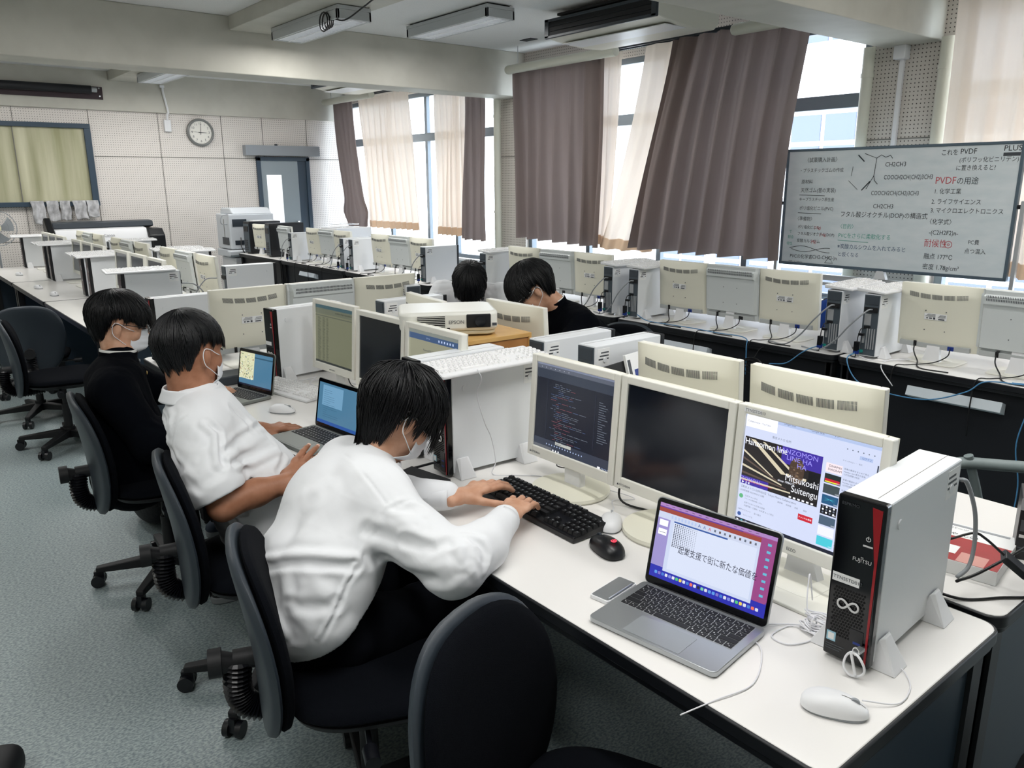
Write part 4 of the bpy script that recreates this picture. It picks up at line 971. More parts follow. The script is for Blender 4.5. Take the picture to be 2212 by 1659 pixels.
def slides(b,w,h):
    q(b,0,0,w,h,emis('desktop_purple',(96,58,150),.9)); b.add([(w*.72,h,.0001),(w,h,.0001),(w,h*.2,.0001),(w*.9,0,.0001)],[(0,1,2,3)],emis('desktop_magenta',(150,70,130),.9)); q(b,0,0,w,h*.17,emis('desktop_violet_blue',(40,44,165),.95),.0002)
    q(b,0,h*.16,w*.115,h*.86,emis('panel_lilac',(150,140,196),.95),.0003)
    q(b,0,h*.955,w,h,emis('menu_lilac',(170,130,190),.9),.0003)
    q(b,0,h*.885,w*.88,h*.94,emis('ribbon_rust',(150,66,56),.95),.0004); q(b,0,h*.80,w*.88,h*.885,emis('ribbon_pale',(196,204,226),.95),.0004)
    q(b,w*.115,h*.12,w*.88,h*.80,emis('slide_pale',(196,206,230),.95),.0004)
    q(b,w*.15,h*.16,w*.86,h*.80,emis('slide_paper',(208,216,236),.95),.0005); q(b,w*.15,h*.785,w*.62,h*.805,E_blue,.0007)
    for r in range(14):
        for c in range(12): 
            s=.0016*(1-.05*c); b.prism([(s*math.cos(a),s*math.sin(a)) for a in [PI/3*i for i in range(6)]],.0006,.0007,E_mid,Matrix.Translation((w*.165+c*w*.0175,h*.765-r*h*.022,0)))
    for k in range(3): text(b,'A',.010,Matrix.Translation((w*(.36+.045*k),h*.843,.0009)),(E_blue,E_blue,E_red)[k])
    for k in range(9): q(b,w*(.50+.042*k),h*.83,w*(.515+.042*k),h*.86,(E_txt,E_brown)[k%2],.0008)
    for k in range(8): q(b,w*(.12+.03*k),h*.825,w*(.135+.03*k),h*.865,E_light,.0008)
    text(b,'起業支援で街に新たな価値を',.0195,Matrix.Translation((w*.225,h*.455,.001)),emis('slide_ink',(30,32,52),.9),sx=.76)
    for k in range(2): q(b,w*.02,h*(.70-.12*k),w*.098,h*(.78-.12*k),E_white,.0005)
    q(b,w*.03,h*.612,w*.09,h*.618,E_mid,.0007)
    cc=[(90,150,220),(120,110,190),(70,120,200),(210,214,226),(120,130,210),(220,220,230),(80,190,120),(230,200,90),(210,214,226),(70,120,200),(230,110,90),(210,214,226),(40,40,60),(120,200,160),(210,214,226),(90,150,220)]
    for k in range(28): b.prism(rrect(.0068,.0068,.0015,2),.0006,.0008,emis('dock_%d'%(k%16),cc[k%16],.95),Matrix.Translation((w*(.06+.0325*k),h*.075,0)))
    for k in range(8): q(b,w*.935,h*(.87-.09*k),w*.965,h*(.90-.09*k),emis('folder_teal',(96,178,206),.95),.0006)
    for k in range(14): q(b,w*(.05+.06*k),h*.975,w*(.075+.06*k),h*.98,E_dark,.0006)
mac_rows=[[1.1]+[1.02]*11+[1.2],[1]*13+[1],[1.5]+[1]*12+[1.1],[1.6]+[1]*11+[1.6],[2.0]+[1]*10+[2.2],[1,1,1,1.2,4.2,1.2,1,1,1,1]]
laptop('laptop','open silver laptop with purple slide screen at the front of the nearest desk',(1.309,.9527,DZ+.001),R(7.5-.0),.304,.212,M_silver,M_silver,103,.206,slides,mac_rows,touchbar=True,bez=.010)
def win_blue(b,w,h,photo=True):
    q(b,0,0,w,h,emis('laptop_blue',(74,120,150),.85)); 
    if photo:
        q(b,0,h*.2,w*.45,h,emis('map_pale',(206,206,170),.95),.0002); rn=random.Random(9)
        for k in range(90):
            x=rn.uniform(0,w*.42);y=rn.uniform(h*.2,h*.97); b.prism(superell(rn.uniform(.003,.012),rn.uniform(.002,.006),2,8),.0003,.0004,emis('map_%d'%(k%4),[(110,130,90),(236,236,226),(150,110,90),(84,110,130)][k%4],.9),Matrix.Translation((x,y,0))@Matrix.Rotation(rn.uniform(0,3),4,'Z'))
        q(b,w*.45,h*.86,w,h*.9,emis('bar_blue_dark',(40,80,104),.9),.0003); q(b,0,0,w,h*.05,E_dark,.0004)
    else:
        q(b,w*.1,h*.45,w*.62,h*.95,emis('doc_blue',(112,158,190),.85),.0002); q(b,0,h*.0,w,h*.08,emis('task_blue',(36,80,150),.9),.0003); et=emis('doc_ink',(50,84,112),.8)
        rn=random.Random(2)
        for k in range(14): q(b,w*.14,h*(.18+.05*k),w*(.2+rn.uniform(0,.35)),h*(.185+.05*k),et,.0004)
small_rows=[[1]*14,[1]*13+[1.6],[1.5]+[1]*12+[1.4],[1.8]+[1]*11+[2],[2.2]+[1]*10+[2],[1.2,1,1,1,4.5,1,1,1,1]]
M_lapgrey=mat('warm_grey_laptop',(120,124,120),.45,metal=.3)
laptop('laptop','small grey laptop with map and blue screen in front of the black-jacketed pupil',(1.258,3.395,DZ+.001),R(12),.272,.185,M_lapgrey,M_lapgrey,100,.185,lambda b,w,h:win_blue(b,w,h,True),small_rows)
laptop('laptop','small grey laptop with plain blue document screen, half behind the leaning head',(1.258,2.605,DZ+.001),R(6),.285,.20,M_lapgrey,M_lapgrey,100,.19,lambda b,w,h:win_blue(b,w,h,False),small_rows)
# flat silver adapter beside the laptop, black folder, pen tray
t=thing('adapter_hub','flat white and silver adapter box beside the silver laptop','adapter',(1.213,1.128,DZ+.0005),R(8))
MB().prism(rrect(.115,.052,.006),0,.009,M_white).obj('case',t,bevel=.001); MB().prism(rrect(.109,.046,.005),.009,.0098,M_silver).obj('cover',t,smooth=0)
MB().cyl((-.05,-.022,.0125),.0028,.09,M_silver,10,'x').obj('stylus',t)
tag(MB().prism([(1.10,1.86),(1.315,1.93),(1.285,2.112),(1.07,2.05)],DZ+.001,DZ+.014,M_blackm).obj('folder',bevel=.002),'thin black folder lying under the sleeve of the typing pupil','folder')
tag(MB().box(1.10,1.33,3.62,3.76,DZ+.001,DZ+.045,M_shell).obj('tray',bevel=.006),'dark flat tray beyond the small laptop with the map screen','tray')
# white cable tidy with coil near the silver laptop
cable('usb_cable','white mouse cable coiled beside the nearest tower',[(1.50,.80,.72),(1.46,.79,.80),(1.43,.775,.76),(1.41,.76,.712),(1.39,.79,.703),(1.33,.79,.703),(1.33,.75,.703),(1.385,.73,.703),(1.42,.76,.705),(1.36,.82,.704),(1.30,.83,.704),(1.27,.86,.703),(1.285,.80,.704),(1.25,.76,.703),(1.16,.72,.703),(1.07,.735,.703),(1.0,.76,.69)],.0016,M_cablew,cat='cable')
b=MB()
for k in range(9):
    r=.030+.002*(k%3); b.tube([(1.405+.4*r*math.cos(a)+.003*k,.742+.006*math.sin(k)+r*.9*math.sin(a)*.9,.706+.0035*k+.004*math.cos(a*2+k)) for a in [2*PI*i/18 for i in range(18)]],.0018,M_cablew,6,closed=True)
b.tube([(1.405+.012*math.cos(a),.742,.722+.017*math.sin(a)) for a in [2*PI*i/12 for i in range(12)]],.0018,M_cablew,6,closed=True)
tag(b.obj('cable_bundle',smooth=180),'tied bundle of white cable loops between the laptop and nearest tower','cable')
cable('mouse_cable','white cable of the corded mouse looping behind the tower foot',[(1.26,.56,.712),(1.31,.52,.704),(1.37,.525,.703),(1.41,.55,.703),(1.42,.575,.706),(1.40,.62,.703)],.0014,M_cablew)
cable('keyboard_cable','white cable hanging from the keyboard on the tower',[(1.40,1.895,1.062),(1.41,1.888,1.03),(1.42,1.925,.97),(1.44,1.915,.88),(1.47,1.92,.82),(1.475,1.905,.745),(1.46,1.90,.703),(1.52,1.84,.703),(1.57,1.78,.703),(1.52,1.66,.715),(1.50,1.60,.715)],.0018,M_cablew)
cable('mouse_cable','white cable of the mouse under the dark monitors',[(1.51,1.42,.712),(1.56,1.46,.704),(1.60,1.50,.704),(1.66,1.47,.704),(1.62,1.58,.71),(1.52,1.55,.704),(1.47,1.50,.704)],.0015,M_cablew)
cable('screen_cable','black cable under the code editor monitor',[(1.62,1.72,.82),(1.63,1.77,.75),(1.60,1.745,.742),(1.62,1.70,.75),(1.64,1.68,.82)],.002)
cable('screen_cable','thick black cable behind the blank monitor base',[(1.62,1.48,.80),(1.60,1.47,.715),(1.63,1.36,.704),(1.68,1.2,.704),(1.70,1.1,.704)],.0035)
cable('paper_tangle','white and black thin cables behind the white keyboard and spreadsheet monitor',[(1.50,3.47,.703),(1.56,3.40,.73),(1.50,3.33,.72),(1.60,3.28,.70),(1.66,3.2,.72),(1.55,3.45,.71),(1.47,3.50,.703)],.0022,M_cablew)
cable('screen_cable','black cable beneath the spreadsheet monitor',[(1.62,3.2,.80),(1.60,3.12,.74),(1.63,3.02,.72),(1.60,2.92,.715),(1.64,2.85,.80)],.0025)
# ---------------------------------------------------------------- the back desk: book, cables, black box
t=thing('box_of_software','red and white boxed book lying behind the nearest tower','book',(2.02,.685,DZ+.0005),R(8))
b=MB(); b.box(-.12,.12,-.09,.09,0,.035,M_label); b.obj('box_body',t,smooth=0,bevel=.001)
b=MB(); b.box(-.119,.03,-.089,.089,.035,.0356,mat('red_cover',(160,40,44),.25)); b.box(-.119,-.06,-.06,.0,.0356,.0360,mat('rose_print',(210,150,140),.3)); b.box(-.08,-.03,.01,.06,.0356,.036,M_label)
TTx=plane_T((.045,.075,.0362),(0,-1,0),(1,0,0)); text(b,'ちゃんの',.022,TTx,M_print); text(b,'パーツ',.014,plane_T((.082,.06,.0362),(0,-1,0),(1,0,0)),M_print); b.box(.1,.11,-.07,.08,.035,.0362,M_cableg); b.obj('cover_print',t,smooth=0)
t=thing('adapter_hub','black display adapter with blue plug behind the nearest tower','adapter',(1.90,.545,.775),rot=(R(10),R(38),R(-60)))
MB().cbox((0,0,0),(.062,.038,.016)).obj('adapter_body',t,M_black,bevel=.002); MB().cbox((.047,0,0),(.032,.032,.014)).obj('blue_plug',t,M_vga,bevel=.002); MB().cbox((.074,0,0),(.022,.016,.012)).obj('strain_relief',t,M_vga,bevel=.003)
cable('display_cable','black display cable arching behind the nearest tower',[(1.875,.56,.80),(1.865,.60,.83),(1.85,.62,.84),(1.78,.64,.84)],.003)
cable('display_cable','thick black cable running right behind the nearest tower',[(1.79,.62,.74),(1.86,.60,.745),(1.98,.56,.78),(2.10,.52,.83),(2.25,.50,.86)],.0035)
cable('display_cable','black cable lying behind the nearest tower, over the desk gap',[(1.93,.52,.735),(1.935,.50,.712),(1.91,.51,.705),(1.86,.55,.704),(1.79,.60,.704),(1.76,.66,.712)],.0035)
cable('power_cable','grey power cable hanging behind the nearest tower',[(1.77,.635,.985),(1.80,.63,.97),(1.825,.615,.90),(1.835,.61,.82),(1.82,.61,.77),(1.79,.62,.75)],.005,M_cableg)
t=thing('product_box','black printed box standing on the back desk at the right photo edge','box',(2.19,.545,DZ+.0005),R(20))
MB().box(-.06,.06,-.10,.09,0,.16).obj('carton',t,mat('black_carton',(16,17,22),.35),smooth=0,bevel=.002)
b=MB(); b.box(-.061,-.060,-.10,.09,.13,.16,M_cableg); b.box(-.0613,-.0606,.03,.085,.058,.066,M_logo); b.box(-.0613,-.0606,.04,.085,.030,.033,M_print); b.box(-.0613,-.0606,.05,.085,.022,.025,M_print); b.box(-.0613,-.0606,.02,.085,.075,.105,M_print)
b.obj('carton_print',t,smooth=0)
# leaning folder and catalogue
t=thing('document_folder','black folder with printed white catalogue leaning on the tower, between tower and monitor back','folder',(2.10,1.83,DZ),rot=(R(-16),0,R(10)))
MB().box(-.14,.13,.0,.012,0,.30).obj('black_cover',t,M_blackm,smooth=0,bevel=.002)
MB().box(-.02,.19,-.014,-.002,.02,.32).obj('catalogue',t,M_label,smooth=0,bevel=.001)
b=MB()
for (x0,x1,z0,z1,m) in ((.02,.12,.22,.26,M_vga),(.03,.12,.16,.185,M_cablebl),(.03,.12,.14,.145,M_vga),(.03,.12,.11,.125,M_red),(.05,.12,.06,.10,M_cablebl),(-.014,.004,.24,.30,M_print)): b.box(x0,x1,-.0146,-.0138,z0,z1,m)
b.obj('catalogue_print',t,smooth=0)
# ---------------------------------------------------------------- projector on its wooden box
t=thing('wooden_box','low plywood box under the projector','box',(1.895,2.625,DZ+.0005),R(-3))
b=MB(); b.box(-.16,.16,-.215,.215,0,.31,M_wood2); b.box(-.165,.165,-.22,.22,.31,.328,M_wood); b.box(-.165,-.15,-.222,-.214,.0,.31,M_wood); b.box(.15,.165,-.222,-.214,0,.31,M_wood); b.obj('carcass',t,smooth=0,bevel=.002)
b=MB(); b.cyl((.145,-.224,.20),.004,.006,M_brass,10,'y'); b.obj('knob',t)
M_proj=mat('projector_white',(230,230,222),.35)
P=thing('projector','white video projector on the wooden box, lens opening to the right','projector',(1.80,2.64,1.031),rot=(0,0,R(60)))
P.scale=(1.2,1.2,1.15)
b=MB(); b.prism(rrect(.235,.325,.04),.018,.085,M_proj); b.obj('body',P,bevel=.012,seg=3)
b=MB(); b.prism(rrect(.22,.31,.04),.004,.018,mat('projector_lower',(206,198,172),.45)); b.obj('lower_case',P,bevel=.004)
b=MB(); b.box(-.1195,-.112,.015,.105,.026,.072,mat('vent_backing',(8,8,10),.8)); b.obj('vent_opening',P,smooth=0)
b=MB()
for k in range(8): b.box(-.1215,-.112,.014,.106,.026+.006*k,.0278+.006*k,M_proj)
b.obj('vent_slats',P,smooth=0)
b=MB(); b.box(-.123,-.08,-.135,-.055,.030,.076,M_dark); b.obj('lens_opening',P,smooth=0,bevel=.003)
b=MB(); b.lathe([(.002,0),(.016,.001),(.018,.006)],M_gloss,20,Matrix.Translation((-.1235,-.10,.052))@Matrix.Rotation(R(-90),4,'Y')); b.obj('lens',P)
b=MB(); text(b,'EPSON',.017,plane_T((-.1192,.004,.050),(0,-1,0),(0,0,1)),M_print); b.obj('lettering',P,smooth=0)
b=MB(); b.box(-.120,-.117,-.0,.010,.024,.032,M_black); b.box(-.1195,-.117,-.155,-.14,.035,.045,M_print); b.obj('sensor_and_mark',P,smooth=0)
b=MB(); b.box(-.10,-.07,-.045,-.005,-.002,.006,M_proj); b.cyl((-.085,-.025,-.0),.012,.012,M_blackm,12); b.obj('foot',P)
# ---------------------------------------------------------------- whiteboard on wheels
Wb=thing('whiteboard','wheeled whiteboard covered in chemistry notes, in front of the right windows','whiteboard',(6.09,2.955,0),R(.6))
M_wbs=noise_mat('whiteboard_face',(216,226,230),(230,236,239),5,rough=.25,stretch=(1,1,3),mid=(.3,.7),spec=.5)
MB().box(-.012,.012,-.86,.86,.955,1.855).obj('board',Wb,M_wbs,smooth=0)
b=MB(); 
for (y0,y1,z0,z1) in ((-.88,-.858,.94,1.87),(.858,.88,.94,1.87),(-.88,.88,.935,.958),(-.88,.88,1.852,1.872)): b.box(-.02,.02,y0,y1,z0,z1)
b.obj('frame',Wb,mat('blue_grey_frame',(96,112,124),.4,metal=.4),smooth=0,bevel=.004)
for s in (-1,1):
    b=MB(); b.box(-.018,.018,s*.915-.014,s*.915+.014,.10,1.48); b.obj('post',Wb,M_alu,smooth=0,bevel=.004)
    b=MB(); b.box(-.28,.28,s*.915-.02,s*.915+.02,.06,.10); b.obj('foot',Wb,M_alu,smooth=0,bevel=.006)
    b=MB(); b.cyl((0,s*.885-.02,1.44),.014,.04,M_blackm,12,'y'); b.obj('pivot',Wb)
    for x in (-.25,.25): b=MB(); b.cyl((x,s*.915-.012,.03),.028,.024,M_black,16,'y'); b.obj('caster',Wb)
b=MB(); b.box(-.09,.05,-.88,.88,.80,.808); b.box(-.094,-.09,-.88,.88,.80,.825); b.box(-.01,.03,-.91,.91,.83,.875); b.obj('pen_tray',Wb,M_alu,smooth=0,bevel=.002)
b=MB(); b.prism([(-.05,.875),(.05,.875),(.025,.94),(-.025,.94)],-.02,.02,axis='x'); b.obj('catch',Wb,M_white,smooth=0)
M_ink=mat('marker_ink_dark',(30,42,48),.6); M_inkr=mat('marker_ink_red',(196,84,92),.6); M_inkg=mat('marker_ink_green',(96,176,160),.6); M_inkb=mat('marker_ink_blue',(56,84,120),.6)
b=MB(); 
def wt(s,px,py,size,m=M_ink,sx=.9):
    # position in fractions of the board, from its left top
    bb=MB(); text(bb,s,size,plane_T((-.0128,.86-1.72*px,1.852-.895*py),(0,-1,0),(0,0,1)),m,sx=sx,res=2); bb.obj('handwriting',Wb,smooth=0)
def stroke(pts,r=.0022,m=M_ink):
    P_=[(-.0135,.86-1.72*x,1.852-.895*y) for x,y in pts]; bb=MB(); bb.tube(P_,r,m,4); bb.obj('drawn_line',Wb,smooth=0)
for s,x,y,z,m in (('〈試薬購入計画〉',.085,.08,.040,M_ink),('・プラスチックゴムの作成',.06,.17,.034,M_ink),('原材料',.075,.27,.036,M_ink),('天然ゴム(昔の実装)',.075,.345,.038,M_ink),('キープラスチック原生産',.07,.425,.030,M_ink),('ポリ塩化ビニル(PVC)',.075,.505,.034,M_ink),('〈準備物〉',.06,.60,.036,M_ink),
 ('ポリ塩化ビニル',.075,.675,.030,M_ink),('(10g)',.16,.675,.032,M_inkr),('フタル酸ジオクチル(DOP)',.075,.735,.030,M_ink),('(14g)',.19,.735,.032,M_inkr),('炭酸カルシウム',.075,.80,.032,M_ink),('(4g)',.15,.80,.034,M_inkr),('で',.03,.72,.030,M_inkg),('割合',.025,.77,.030,M_inkg),('特性',.022,.83,.028,M_inkg),
 ('PVCの化学式',.045,.945,.038,M_ink),('(-CH2-CHCl-)n',.15,.94,.040,M_ink),
 ('CH2CH3',.47,.13,.044,M_ink),('COOCH2CH(CH2)3CH3',.47,.235,.044,M_ink),('COOCH2CH(CH2)3CH3',.42,.365,.044,M_ink),('CH2CH3',.435,.475,.044,M_ink),('フタル酸ジオクチル(DOP)の構造式',.285,.55,.046,M_ink),('〈目的〉',.28,.655,.040,M_inkg),('PVCをさらに柔軟化する',.285,.735,.042,M_inkg),('※炭酸カルシウムを入れてみると',.285,.83,.040,M_inkb),('と仮くなる',.29,.90,.038,M_inkb),
 ('これを',.70,.05,.042,M_ink),('PVDF',.775,.045,.050,M_ink),('(ポリフッ化ビニリデン)',.775,.11,.038,M_ink),('に置き換えると?',.765,.17,.038,M_ink),('PVDF',.69,.265,.066,M_inkr),('の用途',.775,.27,.052,M_ink),('1. 化学工業',.69,.35,.040,M_ink),('2. ライフサイエンス',.685,.43,.040,M_ink),('3. マイクロエレクトロニクス',.685,.50,.040,M_ink),('〈化学式〉',.675,.59,.042,M_ink),('-(C2H2F2)n-',.69,.675,.042,M_ink),('耐候性',.675,.765,.058,M_inkr),('PC費',.85,.74,.036,M_ink),('点つ混入',.84,.81,.038,M_ink),('融点 177℃',.68,.87,.044,M_ink),('密度 1.78g/cm³',.68,.955,.044,M_ink)): wt(s,x,y,z*1.06,m,.72 if s.startswith('COO') else .88)
wt('密度 1.16-1.45g/cm',.04,1.0-.005,.018,M_ink)
hx=[(.33,.07),(.375,.035),(.43,.075),(.425,.22),(.395,.33),(.365,.30),(.32,.25),(.325,.12)]
stroke(hx[1:5]); stroke([(.325,.14),(.32,.22)],.0015); stroke([(.345,.045),(.375,.10)],.004); stroke([(.375,.34),(.41,.265)],.004); stroke([(.31,.26),(.355,.335)],.0015); stroke([(.43,.075),(.45,.05),(.47,.07),(.49,.055),(.50,.08)]); stroke([(.425,.22),(.43,.26),(.445,.29)])
for yy,x0,x1 in ((.385,.07,.20),(.545,.07,.19)): stroke([(x0,yy),(x1,yy+.005)],.0018)
stroke([(.285,.775),(.43,.782)],.0018,M_inkg)
stroke([(.05+.2*i/16,.875+.022*math.sin(i/16*5)) for i in range(17)],.0018); stroke([(.04+.21*i/16,.87-.024*math.sin(i/16*5)) for i in range(17)],.0018)
stroke([(.775+.014*math.cos(a),.765+.027*math.sin(a)) for a in [2*PI*i/16 for i in range(17)]],.002,M_inkr); stroke([(.775+.004*math.cos(a),.765+.008*math.sin(a)) for a in [2*PI*i/8 for i in range(9)]],.002,M_inkr)
stroke([(.23,.985),(.25,.93),(.27,.985),(.23,.985)],.0018)
b=MB(); text(b,'PLUS',.052,plane_T((-.0128,.86-1.72*.935,1.825),(0,-1,0),(0,0,1)),M_blackm); b.box(-.0129,-.0125,-.855,-.75,1.775,1.798,M_print); b.obj('maker_mark',Wb,smooth=0)
for i,(y,m,lab,L,r) in enumerate(((3.62,M_red,'red marker on the whiteboard tray, leftmost',.13,.009),(3.50,M_red,'white marker with red cap on the whiteboard tray, second from left',.13,.009),(2.55,M_black,'black marker on the whiteboard tray, left of the eraser',.13,.009),(2.68,M_white,'white marker on the whiteboard tray in the middle',.13,.009))):
    t=thing('marker',lab,'marker',(6.02,y,.818),group='markers on the whiteboard tray'); MB().cyl((0,-L/2,0),r,L*.7,M_white if i in (0,1,3) else M_black,12,'y').obj('barrel',t); MB().cyl((0,L*.2,0),r*1.1,L*.3,m,12,'y').obj('cap',t)
tag(MB().prism(rrect(.04,.17,.01),0,.032,M_cyan,Matrix.Translation((6.03,2.30,.809))).obj('board_eraser',bevel=.004),'teal eraser on the whiteboard tray, right end','eraser')
t=thing('board_magnet_bar','black long magnet or pen case on the whiteboard tray, middle','case',(6.02,2.95,.809)); MB().prism(superell(.05,.22,3,24),0,.035,M_black).obj('case_body',t,bevel=.004)
# ---------------------------------------------------------------- cables on the window row
rn=random.Random(11); G='cables of the window row'
def mon_cables(x,y,who):
    e=WX+.01
    cable('power_cable','black power cable of the '+who,[(x-.05,y+.092,.79),(x-.055,y+.088,.75),(x-.09,y+.05,.712),(e+.02,y-.02,.705),(e+.015,y-.16,.706)],.0035,M_cableb,6,group=G,seg=5)
    cable('signal_cable','thin black signal cable of the '+who,[(x-.05,y-.085,.79),(x-.06,y-.08,.75),(x-.10,y-.03,.715),(e+.04,y+.05,.706),(e-.01,y+.09,.70),(e-.02,y+.10,.60),(e-.015,y+.10,.42)],.003,M_cableb,6,group=G,seg=5)
mw=[w_ for w_ in W_ if w_[0] in 'AG']
for i,(k,y,lab) in enumerate(sorted(mw,key=lambda q_:q_[1])): mon_cables(WX+.25,y,'%s monitor from the right in the window row'%ORD[i])
def tow_cables(y,who,near=False):
    X=WX+.06
    cable('power_cable','grey power lead arching out of the '+who,[(X-.01,y-.01,.965),(X-.05,y+.0,.96),(X-.075,y+.07,.88),(X-.05,y+.16,.78),(X-.03,y+.26,.712),(X+.0,y+.38,.708)],.0042,M_cableg,7,group=G,seg=6)
    b=MB(); b.cbox((X-.025,y+.028,.83),(.02,.026,.012),M_black); b.tube(smooth_path([(X-.0,y+.02,.86),(X-.02,y+.035,.858),(X-.03,y+.042,.82),(X-.032,y+.044,.79)],5),.0025,M_cableb,6); b.cbox((X-.032,y+.044,.765),(.018,.024,.05),M_black); b.cbox((X-.032,y+.044,.735),(.016,.026,.022),M_vga); b.tube(smooth_path([(X-.032,y+.044,.724),(X-.03,y+.05,.706),(X-.01,y+.09,.705)],5),.003,M_cableb,6)
    tag(b.obj('display_adapter',smooth=40),'black adapter with blue plug on the '+who,'adapter','display adapters of the window row')
for i,(k,y,lab) in enumerate(sorted([w_ for w_ in W_ if w_[0] in 'TK'],key=lambda q_:q_[1])): tow_cables(y,'%s tower from the right in the window row'%ORD[i])
def tow_cables_far(): pass
cable('network_cable','blue network cable sagging off the window desk below the whiteboard towers',[(WX+.04,2.03,.735),(WX-.03,2.05,.70),(WX-.045,1.98,.60),(WX-.04,1.85,.565),(WX-.045,1.62,.57),(WX-.035,1.45,.64),(WX-.01,1.38,.70),(WX+.02,1.25,.708),(WX+.02,1.18,.708)],.0032,M_cablebl,7)
cable('network_cable','blue network cable hanging to the floor at the right',[(WX+.03,1.28,.708),(WX+.015,1.20,.71),(WX-.02,1.175,.66),(WX-.05,1.20,.45),(WX-.04,1.17,.25),(WX-.06,1.17,.02)],.0032,M_cablebl,7)
cable('network_cable','blue network cable along the window desk edge under the three monitors',[(WX+.04,3.60,.74),(WX+.03,3.5,.712),(WX+.025,3.3,.712),(WX+.02,3.1,.715),(WX+.02,2.92,.712),(WX+.015,2.72,.712),(WX-.02,2.68,.66),(WX-.025,2.67,.5)],.0032,M_cablebl,7)
cable('network_cable','blue network cable at the rear of the left tower below the whiteboard',[(WX+.05,2.235,.735),(WX+.02,2.28,.72),(WX-.02,2.32,.69),(WX-.04,2.40,.62),(WX-.05,2.50,.60)],.0032,M_cablebl,7)
cable('white_cable','white cable spread on the desk beside the right whiteboard tower',[(WX+.0,2.0,.72),(WX+.02,1.95,.704),(WX+.08,1.88,.704),(WX+.16,1.84,.712),(WX+.2,1.80,.704),(WX+.12,1.83,.712),(WX+.05,1.88,.706),(WX-.015,1.87,.68),(WX-.02,1.80,.60)],.0028,M_cablew,7)
b=MB()
for k in range(6):
    r=.055-.004*k; b.tube([(WX-.05+.012*k,2.62+r*1.2*math.cos(a),.56+.02*math.sin(k)+r*.7*math.sin(a)) for a in [2*PI*i/18 for i in range(18)]],.003,M_cableb,6,closed=True)
b.tube([(WX-.03,2.62,.60),(WX-.01,2.60,.66),(WX+.012,2.56,.70)],.003,M_cableb,6)
tag(b.obj('cable_bundle'),'coiled black cables hanging off the window desk, left of the whiteboard towers','cable')
# cables in the far left block, behind the near end towers
for i,(pts,m,lab) in enumerate((([(1.95,5.80,.96),(1.88,5.84,.95),(1.82,5.90,.85),(1.80,5.98,.74),(1.84,6.1,.705)],M_cableg,'grey power lead behind the labelled white tower of the far left block'),
  ([(1.68,5.76,.95),(1.78,5.77,.93),(1.86,5.83,.84),(1.84,5.92,.74),(1.80,6.0,.705)],M_cableg,'grey power lead behind the nearest keyboard-topped tower of the far left block'),
  ([(1.70,5.80,.72),(1.80,5.74,.705),(1.92,5.78,.71),(1.86,5.9,.705),(1.78,5.82,.72),(1.84,5.68,.705),(1.95,5.70,.705)],M_cableb,'tangled black cables on the near end of the far left block'),
  ([(1.96,6.12,.79),(1.93,6.10,.74),(1.86,6.02,.71),(1.80,5.9,.706),(1.74,5.85,.706)],M_cableb,'black cable under the nearest monitor back of the far left block'))):
    cable('power_cable' if i<2 else 'signal_cable',lab,pts,.0045 if i<2 else .0035,m)
